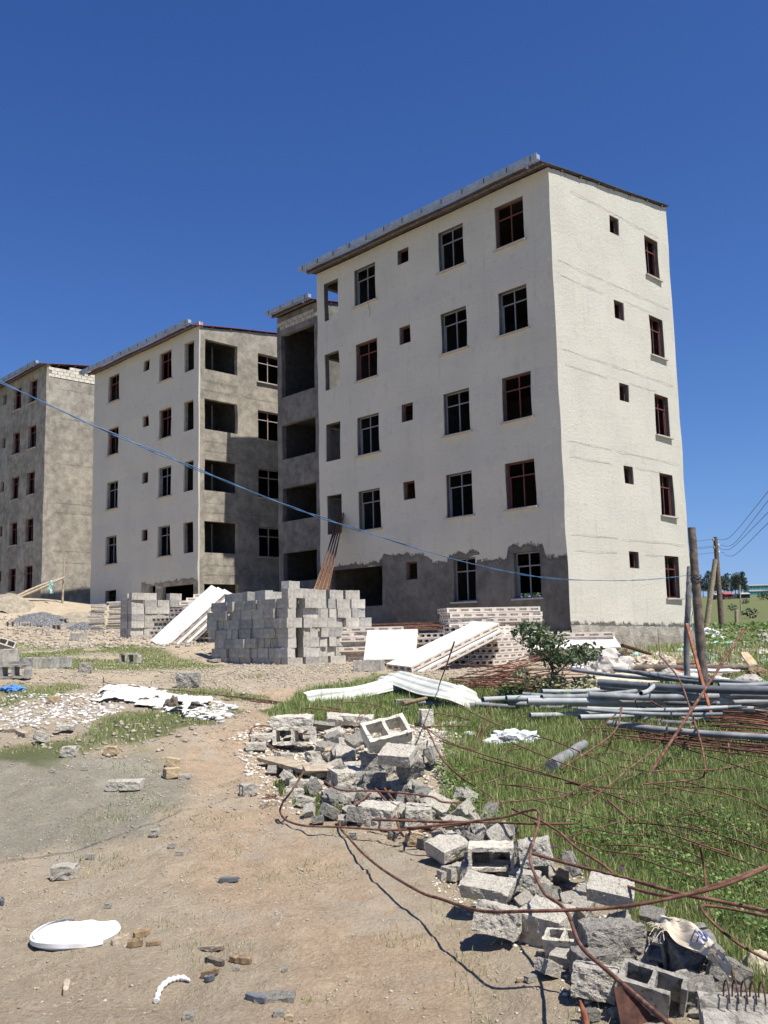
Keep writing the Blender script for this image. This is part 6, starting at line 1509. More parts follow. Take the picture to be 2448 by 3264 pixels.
hp(1050, 890, 300, 'lump', -15, 5, 5, 'crumbling pale mass on the left foot of the heap', -.03)
hp(900, 560, 170, 'slab', 15, 10, 0, 'pale slab left of the shaded block', .03)
hp(630, 470, 140, 'lump', 30, 0, 0, 'rough lump behind the long plank')
hp(750, 460, 120, 'tan', 0, 10, 0, 'tan brown stone in the hollow of the heap', .02)
hp(500, 720, 160, 'lump', 5, 0, 0, 'pale rounded lump at the lower left of the heap', -.02)
hp(550, 650, 200, 'slab', -5, 0, 0, 'flat pale piece behind the green tuft', -.01)
hp(850, 640, 260, 'lump', 25, 5, 0, 'crumbly pale mass in the middle of the heap', -.05)
hp(190, 680, 130, 'stone', 25, 0, 0, 'knobbly pale stone alone on the path left of the heap')
hp(1290, 1010, 150, 'tan', 10, 5, 5, 'yellowish flat stone below the straight bars')
hp(1360, 1020, 110, 'greylump', 40, 0, 0, 'small purple grey stone below the straight bars')
hp(1400, 995, 60, 'stone', 0, 0, 0, 'small white pebble below the straight bars')
hp(1500, 960, 100, 'stone', 0, 0, 0, 'reddish stone below the straight bars')
hp(1510, 1130, 270, 'slab', 38, 16, -8, 'broad speckled slab below the right end of the heap', .0)
hp(1540, 1230, 150, 'stone', 38, 0, 0, 'pitted stone at the lower right of the heap')
hp(240, 410, 160, 'slab', 5, 0, 0, 'thin flat concrete crust at the left tip of the heap', -.01)
hp(280, 350, 180, 'slab', 5, 0, 0, 'second flat crust at the left tip of the heap', -.02)
# plank in two pieces
a_, b_ = H(*Z1(260, 455), .05), H(*Z1(640, 560), .08)
mb = MB(); e_ = (b_ - a_).normalized(); s_ = Vector((-e_.y, e_.x, 0)).normalized(); rot = Matrix((e_, s_, e_.cross(s_))).transposed(); mb.box((a_ + b_) / 2 + s_ * .09, ((b_ - a_).length, .2, .035), rot, jit=.01); tag(mb.build('plank', M['wood']), 'weathered plank lying at the left foot of the heap', 'plank')
a_, b_ = H(*Z1(560, 545), .09), H(*Z1(740, 520), .12)
mb = MB(); mb.box((a_ + b_) / 2 + Vector((0, .06, 0)), ((b_ - a_).length, .22, .03), Matrix.Rotation(.1, 3, 'Z'), jit=.015); tag(mb.build('plank', M['wood']), 'short broken board end resting against the heap', 'plank')
# random pieces filling the heap and the line of rubble
rq = random.Random(31); ADJ = {'stone': 'pitted pale', 'lump': 'chunky pale', 'greylump': 'chunky grey', 'slab': 'flat pale', 'greyslab': 'thin flat grey'}
for i in range(170):
    t = rq.random()
    if i < 135: x, y = rq.gauss(860, 280), rq.gauss(620, 190); Z = Z1
    else:
        k = rq.random(); x = 100 + k * 1300; y = 200 + k * 800 + rq.gauss(0, 60) ; Z = Z2
    if Z is Z1 and not (330 + max(0, y - 560) * .9 < x < 1450 and 260 < y < 1000): continue
    px, py = Z(x, y)
    kd = rq.choice(('stone', 'lump', 'greylump', 'slab')); pl = 'in the middle heap' if Z is Z1 else 'strewn among the near blocks'
    chunk(px, py, rq.uniform(12, 42), kd, rq.uniform(0, 360), rq.uniform(-30, 30), rq.uniform(-30, 30), f'small {ADJ[kd]} piece of broken concrete {pl}', 'rubble', 'rubble_piece', f'{ADJ[kd]} pieces {pl}')

LN = [(880, 1730), (960, 1790), (1010, 1830), (1080, 1880), (1150, 1960), (1250, 2040), (1340, 2110), (1450, 2170), (1560, 2200)]
for i in range(150):
    t = rq.random() * (len(LN) - 1.001); k = int(t); f = t - k; x = LN[k][0] * (1 - f) + LN[k + 1][0] * f + rq.gauss(0, 26) + 18; y = LN[k][1] * (1 - f) + LN[k + 1][1] * f + rq.gauss(0, 22) - 12
    kd = rq.choice(('stone', 'lump', 'greylump', 'slab', 'greyslab')); pl = 'just below the middle heap' if k < 3 else 'beside the arching bar' if k < 5 else 'in the near lower right rubble'
    chunk(x, y, rq.uniform(14, 46) + (16 if rq.random() < .2 else 0), kd, rq.uniform(0, 360), rq.uniform(-40, 40), rq.uniform(-40, 40), f'small {ADJ[kd]} piece of broken concrete {pl}', 'rubble', 'rubble_piece', f'{ADJ[kd]} pieces {pl}')
# ---------------- left side: stones, blocks, sticks
LS = 'loose stones in the left yard'
def ls(Z, x, y, w, kind, nm, yaw=0, tx=0, ty=0, lift=0, sc_=None):
    s = {id(Z6): .5425, id(Z7): .7836, id(Z8): .4219, id(Z3): .5425}[id(Z)]
    return chunk(*Z(x, y), w * s / DS, kind, yaw, tx, ty, nm, 'stone', 'stone', LS, lift)
ls(Z6, 1015, 838, 90, 'tan', 'yellowish upright stone at the edge of the dark earth', 10, 0, 10)
ls(Z6, 1010, 900, 100, 'tan', 'brownish stone in front of the yellowish one', 30)
ls(Z6, 1085, 900, 70, 'slab', 'flat grey stone beside the brownish one')
ls(Z6, 765, 975, 150, 'slab', 'wide pale flat stone on the dark earth')
ls(Z6, 670, 975, 90, 'lump', 'crumbly piece left of the wide flat stone')
ls(Z6, 500, 862, 36, 'stone', 'small grey stone on the dark earth')
ls(Z6, 310, 858, 28, 'stone', 'little white stone on the dark earth')
ls(Z6, 245, 680, 90, 'lump', 'angular white stone in the left grass', 40, 0, 20)
ls(Z6, 385, 622, 100, 'slab', 'flat pale stone in the left grass')
ls(Z6, 410, 752, 90, 'stone', 'speckled stone at the border of the dark earth')
ls(Z6, 655, 752, 80, 'tan', 'brown flat stone at the border of the dark earth')
ls(Z6, 315, 456, 70, 'tan', 'tan cube shaped stone in the left yard')
ls(Z6, 1450, 975, 80, 'stone', 'knobbly stone on the path')
ls(Z6, 1110, 355, 130, 'greylump', 'grey rubble lump behind the white plaster', 0)
ls(Z6, 500, 270, 80, 'greylump', 'grey stone in the upper left yard', 20)
ls(Z7, 265, 385, 90, 'stone', 'crumbled pale clod above the white basin', 0, 0, 0)
ls(Z7, 768, 958, 46, 'stone', 'pale stone at the bottom edge left of centre')
ls(Z7, 965, 752, 26, 'stone', 'small pale pebble near the wood chips')
ls(Z7, 1160, 760, 24, 'stone', 'small pale pebble right of the wood chips')
ls(Z7, 1135, 952, 40, 'stone', 'small grey stone at the bottom edge')
ls(Z7, 1178, 965, 34, 'tan', 'small tan stone at the bottom edge')
ls(Z7, 280, 552, 40, 'slab', 'greyish stone just above the white basin')
ls(Z7, 730, 285, 30, 'stone', 'pale pebble in the middle of the path, left one')
ls(Z7, 700, 248, 30, 'stone', 'pale pebble in the middle of the path, upper one')
ls(Z7, 630, 215, 40, 'stone', 'pale grey stone in the middle of the path')
ls(Z7, 520, 35, 110, 'slab', 'flat whitish stone at the top of the path')
ls(Z7, 1120, 890, 150, 'greyslab', 'crumbling patch of grey mortar near the bottom edge', 0, 0, 0, -.03)
ls(Z7, 440, 500, 30, 'stone', 'pebble halfway up the left path')
ls(Z7, 370, 300, 30, 'stone', 'pebble on the upper left path')
# row of grey blocks at the left edge
hollow(Z6, 130, 245, 75, -10, 0, 0, 'first grey block from the left in the row at the left edge', 'block', 2, seed=41, scale=1)
hollow(Z6, 200, 246, 75, 80, 0, 0, 'second grey block in the row at the left edge', 'block', 2, seed=42, scale=1)
hollow(Z6, 270, 246, 75, -4, 0, 0, 'third grey block in the row at the left edge', 'block', 2, seed=43, scale=1)
hollow(Z6, 350, 240, 60, -3, 0, 0, 'rightmost grey block in the row at the left edge', 'block', 2, seed=44, scale=1)
hollow(Z6, 110, 305, 90, -5, 90, 0, 'dark hollow block lying before the row at the left edge', 'block2', 2, seed=45, scale=1)
hollow(Z6, 30, 150, 90, 20, 50, 20, 'tilted block at the back of the row at the left edge', 'block', 2, seed=46, scale=1)
hollow(Z6, 20, 240, 90, 10, 0, 0, 'block cut by the left edge of the picture', 'block', 2, seed=47, scale=1)
hollow(Z6, 25, 200, 90, 14, 0, 0, 'block lying on the one cut by the left edge', 'block', 2, seed=48, scale=1, lift=.19)
for i, (x, y, w_) in enumerate([(100, 710, 80), (190, 715, 80), (450, 735, 80), (510, 725, 70), (330, 690, 60), (320, 770, 60), (500, 690, 60), (590, 812, 60), (1000, 985, 60)]):
    hollow(Z8, x, y, w_, rq.uniform(-30, 30), rq.choice((0, 90)), 0, f'grey block, {ordinal(i+1)} from the left lying on the gravel before the far blocks', 'block', 2, seed=60 + i, scale=1)
hollow(Z3, 1405, 725, 100, 4, 0, 0, 'loose grey block on the ground right of the tall stack, left one', 'block', 2, seed=81, scale=1)
hollow(Z3, 1480, 722, 90, 80, 0, 0, 'loose grey block on the ground right of the tall stack, right one', 'block', 2, seed=82, scale=1)
for i, (x, y) in enumerate(((600, 650), (640, 655), (560, 645), (520, 665), (690, 660))):
    chunk(*Z3(x, y), 26, 'greyslab', rq.uniform(0, 180), 0, 0, f'broken tile piece at the foot of the tall stack, {["middle","second right","second left","leftmost","rightmost"][i]} one', 'rubble', 'rubble_piece', 'broken tiles before the tall stack', .01)
# stick frame on the far left heap
fx = at_y(*Z8(470, 560), 37.5); fx.z = gh(fx.x, fx.y); tp = at_y(*Z8(490, 145), 37.5)
pole([fx, (fx + tp) / 2, tp], .045, .03, 'wood', 'wooden_stake', 'tall thin stake before the farthest block', 'stake')
for i, (q_, nm) in enumerate([(((70, 515), (300, 420), (490, 330)), 'upper of two branches leaning against the tall stake'), (((80, 500), (280, 405), (480, 335)), 'lower of two branches leaning against the tall stake')]):
    pp = [at_y(*Z8(*c), 36.0 + 1.4 * k / 2) for k, c in enumerate(q_)]
    mb = MB(); C = cat(pp, 6); mb.tube(C, .05, 8, rad=[.055 * (1.1 - .4 * k / len(C)) for k in range(len(C))]); tag(mb.build('branch', M['wood']), nm, 'branch', 'leaning branches')
mb = MB(); pr_ = at_y(*Z8(380, 375), 36.8); V = []; 
for j in range(9):
    for i in range(5): V.append(Vector((pr_.x - .05 + i * .045 + .05 * math.sin(j), pr_.y - .06 + .03 * math.cos(i * 2 + j), pr_.z + .1 - j * .065 + .03 * math.sin(i * 3))))
mb.add(V, [(j * 5 + i, j * 5 + i + 1, j * 5 + i + 6, j * 5 + i + 5) for j in range(8) for i in range(4)]); tag(mb.build('plastic_strip', M['teal']), 'pale green plastic strip hanging on the branches', 'plastic strip')
# dark gravel heaps
def heap(px, py, w, h, m, label, name, Z=None, depth=.8, seed=1, kind=None):
    p = H(px, py); s = px2m(p, w); hh = px2m(p, h); n = 40; V = []; F = []
    dirn = Vector((p.x, p.y, 0)).normalized(); q = p + dirn * s * depth * .4
    for i in range(n + 1):
        for j in range(n + 1):
            x, y = (i / n * 2 - 1), (j / n * 2 - 1); r_ = math.hypot(x, y); X, Y = q.x + x * s / 2, q.y + y * s * depth / 2
            e_ = max(0, 1 - r_ ** 1.5 + .5 * (float(fbm(np.array(x * 2 + seed), np.array(y * 2), 3, seed)) - .5)); V.append((X, Y, gh(X, Y) - .06 + hh * e_ ** .9 + .03 * (rnd.random() - .5) * (e_ > 0) + (.06 if e_ > 0 else 0)))
    F = [(i * (n + 1) + j, (i + 1) * (n + 1) + j, (i + 1) * (n + 1) + j + 1, i * (n + 1) + j + 1) for i in range(n) for j in range(n)]
    mb = MB(); mb.add(V, F); o = mb.build(name, m); return tag(o, label, 'heap', None, kind)
M['gravel'] = mat('dark_gravel', [(.35, (.06, .062, .065)), (.5, (.15, .15, .155)), (.65, (.28, .28, .28))], 18, 8, .95, bump=1, bscale=40, dist=.03)
M['soil'] = mat('pale_soil', [(.3, (.24, .20, .145)), (.5, (.33, .28, .21)), (.7, (.44, .39, .31))], 5, 9, .97, bump=1, bscale=25, dist=.04)
heap(*Z8(310, 700), 120, 20, M['gravel'], 'low heap of dark gravel before the farthest block', 'gravel_heap', seed=3, kind='stuff')
heap(*Z8(630, 740), 70, 17, M['gravel'], 'dark gravel heap beside the thin slabs', 'gravel_heap', seed=5, kind='stuff')
heap(*Z8(60, 590), 110, 24, M['soil'], 'pale earth heap at the far left', 'earth_heap', seed=7, kind='stuff')
heap(*Z8(620, 690), 110, 18, M['soil'], 'pale earth heap before the second block', 'earth_heap', seed=9, kind='stuff')

# ---------------- white plaster spill (flakes nobody could count)
def scatter(name, m, n, region, smin, smax, label, cat_, seed, flat=.5, dens=None, power=2.0, far_scale=True, zoff=0.0):
    """many low stones in one mesh; region(k)->(x,y) world"""
    r = np.random.RandomState(seed)
    base = []
    for k in range(6):
        bm = bmesh.new(); bmesh.ops.create_icosphere(bm, subdivisions=1, radius=.5)
        for v in bm.verts: v.co = Vector((v.co.x * r.uniform(.45, 1.25), v.co.y * r.uniform(.35, 1.0), v.co.z * r.uniform(.3, 1.1) * flat * 1.3))
        bm.verts.ensure_lookup_table(); base.append((np.array([v.co[:] for v in bm.verts]), np.array([[v.index for v in f.verts] for f in bm.faces]))); bm.free()
    pts = region(n, r); n = len(pts); sz = smin + (smax - smin) * r.rand(n) ** power
    if far_scale: sz *= np.clip(pts[:, 1] / 7.0, .7, 3)
    z = gha(pts[:, 0], pts[:, 1]) + zoff; Vs = []; Fs = []; o = 0
    for k in range(n):
        v, f = base[k % 6]; a_ = r.rand() * 6.28; c, s = math.cos(a_), math.sin(a_)
        x = (v[:, 0] * c - v[:, 1] * s) * sz[k] + pts[k, 0]; y = (v[:, 0] * s + v[:, 1] * c) * sz[k] + pts[k, 1]; zz = v[:, 2] * sz[k] + z[k] + sz[k] * flat * .2
        Vs.append(np.stack([x, y, zz], 1)); Fs.append(f + o); o += len(v)
    V = np.concatenate(Vs); F = np.concatenate(Fs).astype(np.int32)
    me_ = bpy.data.meshes.new(name); me_.vertices.add(len(V)); me_.vertices.foreach_set('co', V.ravel()); me_.loops.add(F.size); me_.loops.foreach_set('vertex_index', F.ravel())
    me_.polygons.add(len(F)); me_.polygons.foreach_set('loop_start', np.arange(0, F.size, 3, dtype=np.int32)); me_.polygons.foreach_set('loop_total', np.full(len(F), 3, np.int32)); me_.update(calc_edges=True); me_.materials.append(m)
    return tag(link(name, me_), label, cat_, None, 'stuff')
def reg_poly(P, jit=.3, cond=None):
    xs = [p[0] for p in P]; ys = [p[1] for p in P]
    def f(n, r):
        out = []; tot = 0
        while tot < n:
            x = r.uniform(min(xs), max(xs), n * 2); y = r.uniform(min(ys), max(ys), n * 2)
            m_ = inpoly(x + jit * (fbm(x * 2, y * 2, 2, 5) - .5), y + jit * (fbm(x * 2, y * 2, 2, 6) - .5), P)
            if cond is not None: m_ &= cond(x, y, r)
            q = np.stack([x, y], 1)[m_]; out.append(q); tot += len(q)
            if len(out) > 60: break
        return np.concatenate(out)[:n]
    return f
SP2 = poly((-60, 1500), (120, 1498), (235, 1520), (200, 1556), (60, 1575), (-60, 1560))
scatter('white_crumbs', M['whiteflake'], 1500, reg_poly(SP2, .8), .015, .09, 'white crumbs of plaster thinly strewn at the left of the yard', 'plaster crumbs', 23, flat=.35, far_scale=False)
PLS = poly((210, 1500), (250, 1488), (300, 1494), (400, 1508), (470, 1522), (505, 1542), (480, 1560), (380, 1548), (340, 1530), (260, 1525), (200, 1520))
# the spill itself: a low crusted sheet plus flakes
xs = [p[0] for p in PLS]; ys = [p[1] for p in PLS]; n = 90; V = []; idx = -np.ones((n + 1, n + 1), int)
for i in range(n + 1):
    for j in range(n + 1):
        x = min(xs) + (max(xs) - min(xs)) * i / n; y = min(ys) + (max(ys) - min(ys)) * j / n
        jx, jy = x + .35 * (float(fbm(x * 3, y * 3, 3, 5)) - .5), y + .6 * (float(fbm(x * 3, y * 3, 3, 6)) - .5)
        if inpoly(np.array([jx]), np.array([jy]), PLS)[0] and float(fbm(x * 2.6, y * 2.6, 3, 29)) > .36: idx[i, j] = len(V); V.append((x, y, gh(x, y) - .01 + .13 * float(fbm(x * 4, y * 4, 4, 9)) * min(1, 1)))
F = [(idx[i, j], idx[i + 1, j], idx[i + 1, j + 1], idx[i, j + 1]) for i in range(n) for j in range(n) if min(idx[i, j], idx[i + 1, j], idx[i + 1, j + 1], idx[i, j + 1]) >= 0]
mb = MB(); mb.add(V, F); tag(mb.build('plaster_spill', M['whiteflake']), 'bright white crust of spilled plaster beside the path', 'plaster', None, 'stuff')
scatter('plaster_flakes', M['whiteflake'], 900, reg_poly(PLS, .8), .02, .11, 'white plaster flakes strewn round the spill', 'plaster flakes', 3, flat=.35)
# gravel and chips over all bare ground
ALLN = poly((-500, 1385), (1000, 1440), (1250, 1480), (1400, 2400), (-400, 2400))
notg = lambda x, y, r: (masks(x, y) < .4)
scatter('path_pebbles', M['chips'], 15000, reg_poly(ALLN, 0, lambda x, y, r: notg(x, y, r) & (fbm(x * 1.4, y * 1.4, 4, 101) > .42 + .16 * r.rand(len(x))) & (r.rand(len(x)) < np.clip(8 / (y + .1), 0, 1) ** 1.2) & (y > 3)), .007, .034, 'small pale pebbles strewn over the bare path', 'pebbles', 5, power=2.6)
scatter('dark_crumbs', M['rubble2'], 5000, reg_poly(ALLN, 0, lambda x, y, r: notg(x, y, r) & (r.rand(len(x)) < np.clip(8 / (y + .1), 0, 1) ** 1.5) & (y > 3)), .006, .03, 'dark earth crumbs strewn over the path', 'crumbs', 6, power=3)
MID = poly((-300, 1400), (330, 1385), (700, 1440), (860, 1480), (640, 1500), (480, 1600), (300, 1640), (-300, 1640))
scatter('yard_chips', M['chips'], 7000, reg_poly(MID, .5, lambda x, y, r: fbm(x * .7, y * .7, 3, 91) > .46), .012, .08, 'pale broken chips strewn over the left yard', 'chips', 7, power=2.6, far_scale=False)
FARL = poly((-100, 1335), (200, 1330), (330, 1375), (470, 1395), (330, 1405), (-100, 1400))
scatter('heap_chips', M['chips'], 3000, reg_poly(FARL, .5), .03, .20, 'pale rubble strewn before the far blocks', 'chips', 8, power=2.4, far_scale=False)
RB_ = poly((480, 1600), (600, 1560), (1000, 1560), (960, 1760), (1100, 1830), (1330, 1960), (1500, 2100), (1450, 2300), (1150, 2100), (1000, 1950), (900, 1800), (650, 1760), (560, 1700))
scatter('rubble_grit', M['rubble'], 9000, reg_poly(RB_, .35), .006, .05, 'fine rubble lying between the broken blocks', 'grit', 9, power=2.2)
TR_ = poly((1170, 1395), (1300, 1400), (1500, 1395), (1659, 1385), (1750, 1440), (1659, 1470), (1300, 1465), (1180, 1450))
scatter('rubbish_bits', M['whiteflake'], 900, reg_poly(TR_, .3), .02, .13, 'pale bits of rubbish strewn round the poles', 'rubbish', 10, far_scale=False)
scatter('rubbish_brown_bits', M['wood'], 700, reg_poly(TR_, .3), .02, .14, 'brown bits of rubbish strewn round the poles', 'rubbish', 12, far_scale=False)
RK = poly((1310, 1375), (1480, 1372), (1659, 1360), (1800, 1360), (1800, 1400), (1659, 1400), (1450, 1400), (1320, 1395))
scatter('pale_rocks', M['chips'], 900, reg_poly(RK, .3, lambda x, y, r: fbm(x * .5, y * .5, 2, 44) > .42), .05, .35, 'pale rocks in a band beyond the poles', 'rocks', 11, far_scale=False)
PB = poly((640, 1420), (700, 1435), (850, 1455), (900, 1445), (700, 1470), (480, 1432))
scatter('stack_grit', M['chips'], 1100, reg_poly(PB, .3), .012, .06, 'white and grey grit at the foot of the tall stack', 'grit', 14, far_scale=False)

# ---------------- grass blades
def blades(name, m, P, n, hmin, hmax, wd, label, seed, cond=None, lean=.5, zfar=True, tint=(0, .8)):
    r = np.random.RandomState(seed); pts = reg_poly(P, 0, cond)(n, r); n = len(pts)
    if n == 0: return
    d = np.hypot(pts[:, 0], pts[:, 1]); k = np.clip(d / 7, .8, 2.2) if zfar else np.ones(n)
    clump = fbm(pts[:, 0] * 2.3, pts[:, 1] * 2.3, 3, seed)
    h = (hmin + (hmax - hmin) * r.rand(n) ** 1.6) * (.45 + 1.1 * clump); w_ = wd * (.6 + .8 * r.rand(n)) * k
    az = r.rand(n) * 6.283; la = lean * (.2 + r.rand(n)); ca, sa = np.cos(az), np.sin(az)
    z = gha(pts[:, 0], pts[:, 1]) - .005; side = r.rand(n) * 6.283; sx, sy = np.cos(side), np.sin(side)
    V = np.zeros((n, 5, 3))
    for q, (hh, ll, ww) in enumerate(((0, 0, 1), (0, 0, -1), (.55, .3, .8), (.55, .3, -.8), (1, 1, 0))):
        V[:, q, 0] = pts[:, 0] + ca * la * h * ll + sx * w_ * .5 * ww; V[:, q, 1] = pts[:, 1] + sa * la * h * ll + sy * w_ * .5 * ww; V[:, q, 2] = z + h * hh * (1 - .25 * la * ll)
    o = (np.arange(n) * 5)[:, None]
    quads = np.concatenate([o + 0, o + 1, o + 3, o + 2], 1); tris = np.concatenate([o + 2, o + 3, o + 4], 1)
    loops = np.concatenate([quads, tris], 1).ravel().astype(np.int32); st_ = (np.arange(n)[:, None] * 7 + np.array([0, 4])[None]).ravel().astype(np.int32)
    me_ = bpy.data.meshes.new(name); me_.vertices.add(n * 5); me_.vertices.foreach_set('co', V.ravel()); me_.loops.add(len(loops)); me_.loops.foreach_set('vertex_index', loops)
    me_.polygons.add(2 * n); me_.polygons.foreach_set('loop_start', st_); me_.polygons.foreach_set('loop_total', np.tile([4, 3], n).astype(np.int32)); me_.update(calc_edges=True); me_.materials.append(m)
    t = tint[0] + (tint[1] - tint[0]) * np.clip(.5 * fbm(pts[:, 0] * 1.1, pts[:, 1] * 1.1, 3, seed + 3) + .5 * r.rand(n), 0, 1); t = np.where(r.rand(n) < .13, 1.0, t)
    at_ = me_.attributes.new('tint', 'FLOAT', 'FACE'); at_.data.foreach_set('value', np.repeat(t, 2).astype(np.float32))
    return tag(link(name, me_), label, 'grass', None, 'stuff')
gcond = lambda x, y, r: (masks(x, y) > .5) & (r.rand(len(x)) < np.clip(6.0 / y, 0, 1) ** 1.3) & (y > 3)
GRV = [p for p in GR_RIGHT]
blades('grass', M['grass'], GRV, 210000, .025, .11, .0038, 'long green grass growing among the rusty bars', 1, gcond)
blades('grass_tufts', M['grass'], GRV, 16000, .07, .19, .004, 'taller seeding grass tufts standing in the patch', 2, lambda x, y, r: gcond(x, y, r) & (fbm(x * 1.7, y * 1.7, 3, 19) > .56), lean=.35, tint=(.1, .9))
blades('yard_grass', M['grass'], GR_LEFT, 60000, .012, .055, .006, 'short thin grass in patches of the left yard', 3, lambda x, y, r: (masks(x, y) > .35) & (y > 3), tint=(.1, 1))
STR = poly((560, 1800), (900, 1700), (1300, 2050), (1500, 2300), (600, 2300), (300, 2000), (0, 1700), (400, 1600))
blades('path_weeds', M['grass'], STR, 2500, .015, .05, .004, 'few tiny weeds sprouting on the bare path', 4, lambda x, y, r: fbm(x * 3, y * 3, 3, 55) > .66, tint=(.1, .6))
TUF = poly((590, 1690), (650, 1680), (720, 1720), (740, 1760), (690, 1770), (620, 1730))
blades('green_tuft', M['grass'], TUF, 2500, .03, .09, .005, 'small green tuft at the left foot of the rubble heap', 5, lambda x, y, r: fbm(x * 4, y * 4, 2, 58) > .45, tint=(0, .5))
FG_ = poly((1180, 1400), (1480, 1385), (1659, 1345), (1900, 1345), (1900, 1450), (1659, 1450), (1400, 1440))
blades('plain_grass', M['grass'], FG_, 40000, .05, .28, .012, 'rough grass beyond the poles', 6, lambda x, y, r: (fbm(x * .5, y * .5, 3, 14) > .45), zfar=False, tint=(0, .7))
# broad clover leaves, denser toward the lower right
def clover(name, P, n, smin, smax, label, seed, cond=None, hmax=.1):
    r = np.random.RandomState(seed); pts = reg_poly(P, 0, cond)(n, r); n = len(pts); rr_ = random.Random(seed); mb = MB(); ti = []
    z = gha(pts[:, 0], pts[:, 1])
    for k in range(n):
        c = Vector((pts[k, 0], pts[k, 1], z[k] + rr_.uniform(.01, hmax))); nm = Vector((rr_.gauss(0, .5), rr_.gauss(0, .5), 1)).normalized(); a_ = Matrix.Rotation(rr_.uniform(0, 6.28), 3, nm) @ nm.orthogonal().normalized(); b_ = nm.cross(a_); s = rr_.uniform(smin, smax)
        mb.add([c - a_ * s * .5, c - a_ * s * .1 + b_ * s * .45, c + a_ * s * .45 + b_ * s * .2 - nm * s * .1, c + a_ * s * .45 - b_ * s * .2 - nm * s * .1, c - a_ * s * .1 - b_ * s * .45], [(0, 1, 2, 3, 4)]); ti.append(rr_.random())
    me_ = mb.mesh(name, M['leaf']); with_tint(me_, ti, 1); return tag(link(name, me_), label, 'ground cover', None, 'stuff')
CLV = poly((1180, 1800), (1400, 1760), (1750, 1780), (1900, 2150), (1640, 2060), (1520, 1980), (1370, 1870), (1230, 1830))
clover('clover', CLV, 5000, .008, .026, 'broad leafed ground cover at the lower right', 8, lambda x, y, r: (masks(x, y) > .5) & (fbm(x * 1.3, y * 1.3, 3, 71) > .42))
CL2 = poly((930, 1640), (1000, 1660), (1060, 1780), (1150, 1800), (1000, 1780), (950, 1700))
clover('leafy_weeds', CL2, 1100, .010, .03, 'bright leafy weeds beside the rubble heap', 9, None, .08)
CL3 = poly((1080, 1500), (1300, 1510), (1450, 1500), (1440, 1540), (1200, 1540), (1080, 1530))
clover('pipe_weeds', CL3, 2400, .03, .09, 'broad leafed weeds in front of the grey pipes', 10, lambda x, y, r: fbm(x * 2, y * 2, 3, 72) > .5, .22)
clover('grass_leaves', GRV, 5000, .010, .024, 'small leaves mixed into the grass', 11, lambda x, y, r: gcond(x, y, r) & (fbm(x * 1.5, y * 1.5, 3, 73) > .5), .06)
FARG = poly((1480, 1385), (1659, 1350), (1800, 1350), (1800, 1390), (1659, 1392), (1560, 1400))
clover('field_weeds', FARG, 5000, .06, .2, 'low green weeds along the edge of the plain', 12, None, .4)
# purple flowers
for i, (x, y) in enumerate([(745, 232), (755, 250), (815, 295), (838, 262), (845, 335), (890, 300), (985, 315), (665, 215)]):
    c = H(*Z2(x, y), .10); fl = empty('flower', (c.x, c.y, gh(c.x, c.y))); tag(fl, 'small purple flower in the grass beside the upright grey plate', 'flower', 'purple flowers'); hgt = c.z - gh(c.x, c.y)
    mb = MB(); mb.tube([Vector((0, 0, 0)), Vector((.005, 0, hgt))], .0015, 4); mb.build('stem', M['bark'], fl)
    mb = MB(); ti = []; leaf_cloud(mb, ti, (0.005, 0, hgt), (.012, .012, .01), 14, .012, rr); m_ = mb.mesh('petals', M['flower']); with_tint(m_, ti, 1); link('petals', m_, fl)

# ---------------- foreground odds and ends
p = H(165, 2050); dirn = Vector((p.x, p.y, 0)).normalized(); c = p + dirn * .16; bs = empty('plastic_tray', (c.x, c.y, gh(c.x, c.y) + .002), R(-6)); tag(bs, 'round white plastic tray with a torn rim lying on the path', 'tray')
mb = MB(); n = 64; V = []; prof = [(.0, .012), (.80, .012), (.84, .016), (.88, .013), (.93, .014), (.99, .022), (1.02, .012), (.99, -.004), (.0, .0)]; Rr = .20
for i in range(n):
    a_ = 2 * math.pi * i / n
    for k, (r_, z_) in enumerate(prof):
        q = Rr * r_
        if math.radians(55) < a_ < math.radians(128) and r_ > .5: q *= .80 + .05 * math.sin(a_ * 9)
        V.append((q * math.cos(a_), q * math.sin(a_), z_ * (1.15 + .15 * math.sin(a_ * 2 + 1))))
K = len(prof); mb.add(V, [(i * K + k, ((i + 1) % n) * K + k, ((i + 1) % n) * K + k + 1, i * K + k + 1) for i in range(n) for k in range(K - 1)], sm=False); mb.build('disc', M['white'], bs)
mb = MB(); C = [Vector((Rr * 1.05 * math.cos(a_), Rr * 1.05 * math.sin(a_), .023 + .005 * math.sin(a_ * 3))) for a_ in [R(128 + (200) * i / 40) for i in range(41)]]
V = []; 
for i, q in enumerate(C):
    o_ = q.normalized(); V += [q, q + Vector((0, 0, -.02)), q - Vector((o_.x, o_.y, 0)) * .025 + Vector((0, 0, .006))]
mb.add(V, [(i * 3 + a_, i * 3 + 3 + a_, i * 3 + 3 + b_, i * 3 + b_) for i in range(40) for a_, b_ in ((0, 1), (0, 2))]); mb.build('torn_rim', M['white'], bs)
mb = MB(); pts = cat([H(*Z7(635, 872)), H(*Z7(650, 838)), H(*Z7(690, 806)), H(*Z7(730, 796)), H(*Z7(772, 806))], 8); 
pts = [Vector((q.x, q.y, gh(q.x, q.y) + .012)) for q in pts]
mb.tube(pts, .010, 7, rad=[.010 * (1.1 + .3 * math.sin(i * 1.7)) * (1 if i < len(pts) - 3 else .5) for i in range(len(pts))]); tag(mb.build('plastic_strip', M['white']), 'curved strip of frayed white plastic lying on the path', 'plastic strip')
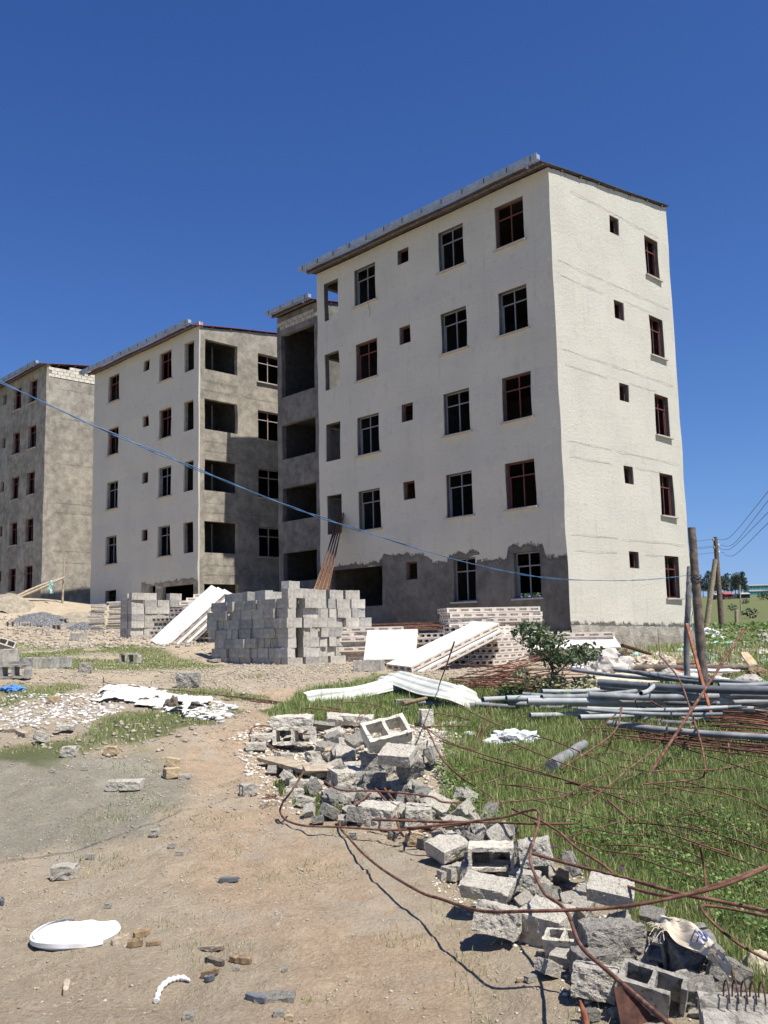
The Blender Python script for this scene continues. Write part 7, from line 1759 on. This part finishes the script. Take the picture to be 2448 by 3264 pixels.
def chip(Z, x0, y0, x1, y1, wd, m, nm, name='wood_chip', cat_='wood chip'):
    a_, b_ = H(*Z(x0, y0), .012), H(*Z(x1, y1), .016); a_.z = gh(a_.x, a_.y) + .012; b_.z = gh(b_.x, b_.y) + .014; e_ = (b_ - a_).normalized(); s_ = Vector((-e_.y, e_.x, 0)).normalized(); mb = MB(); n_ = 6; V = []
    for i in range(n_ + 1):
        t = i / n_; c = a_.lerp(b_, t); w_ = wd * (.55 + .45 * math.sin(t * math.pi)) * rnd.uniform(.8, 1.1); hh = wd * .35 * rnd.uniform(.7, 1.2)
        V += [c - s_ * w_ / 2 - Vector((0, 0, .01)), c + s_ * w_ / 2 - Vector((0, 0, .01)), c + s_ * w_ / 2.4 + Vector((0, 0, hh)), c - s_ * w_ / 2.2 + Vector((0, 0, hh * .8))]
    F = [(i * 4 + k, i * 4 + (k + 1) % 4, i * 4 + 4 + (k + 1) % 4, i * 4 + 4 + k) for i in range(n_) for k in range(4)] + [(0, 3, 2, 1), (n_ * 4, n_ * 4 + 1, n_ * 4 + 2, n_ * 4 + 3)]
    mb.add(V, F); tag(mb.build(name, M[m]), nm, cat_, 'scraps on the path' if name == 'wood_chip' else None)
chip(Z7, 545, 618, 605, 592, .045, 'wood_brown', 'thick wood chip right of the white lid, upper one')
chip(Z7, 455, 645, 525, 622, .04, 'wood', 'flat wood chip touching the white lid')
chip(Z7, 520, 655, 580, 645, .05, 'wood_brown', 'crumbled wood chip in the middle of the group by the lid')
chip(Z7, 595, 650, 655, 630, .02, 'wood_brown', 'thin splinter at the right of the group by the lid')
chip(Z7, 840, 692, 908, 715, .035, 'wood_dark', 'dark bark piece in the middle of the path')
chip(Z7, 938, 700, 1020, 704, .04, 'wood_brown', 'brown chip right of the dark bark piece')
chip(Z7, 860, 655, 915, 660, .018, 'wood', 'pale splinter, lower one above the bark piece')
chip(Z7, 815, 645, 890, 652, .012, 'wood', 'pale splinter, upper one above the bark piece')
chip(Z7, 820, 775, 890, 772, .035, 'wood_brown', 'brown chip with dark scrap beneath it')
chip(Z7, 265, 850, 275, 800, .03, 'wood', 'pale flat chip left of the curved strip')
chip(Z7, 890, 372, 970, 362, .035, 'pvc_dark', 'short dark grey plastic offcut lying in the middle of the path', 'plastic_offcut', 'plastic offcut')
chip(Z7, 1003, 862, 1080, 875, .03, 'pvc_dark', 'grey plastic offcut near the crumbling mortar', 'plastic_offcut', 'plastic offcut')
chip(Z7, 835, 792, 870, 795, .03, 'pvc_dark', 'small grey scrap under the brown chip', 'plastic_offcut', 'plastic offcut')
chip(Z7, 0, 470, 14, 462, .05, 'pvc_dark', 'dark scrap at the left edge of the picture', 'plastic_offcut', 'plastic offcut')
chip(Z6, 0, 605, 100, 600, .06, 'wood', 'pale board cut by the left edge in the grass', 'board', 'board')
chip(Z6, 100, 605, 160, 640, .08, 'wood', 'pale split wood lying beside the left board', 'board', 'board')
mb = MB(); rw = random.Random(2); C = [H(*Z7(1090 + rw.uniform(-35, 45), 50 + rw.uniform(-12, 12)), rw.uniform(.005, .04)) for _ in range(26)]; mb.tube(cat(C, 5), .0018, 4, cap=False); tag(mb.build('wire_tangle', M['rust']), 'small tangle of thin rusty wire on the path', 'wire')
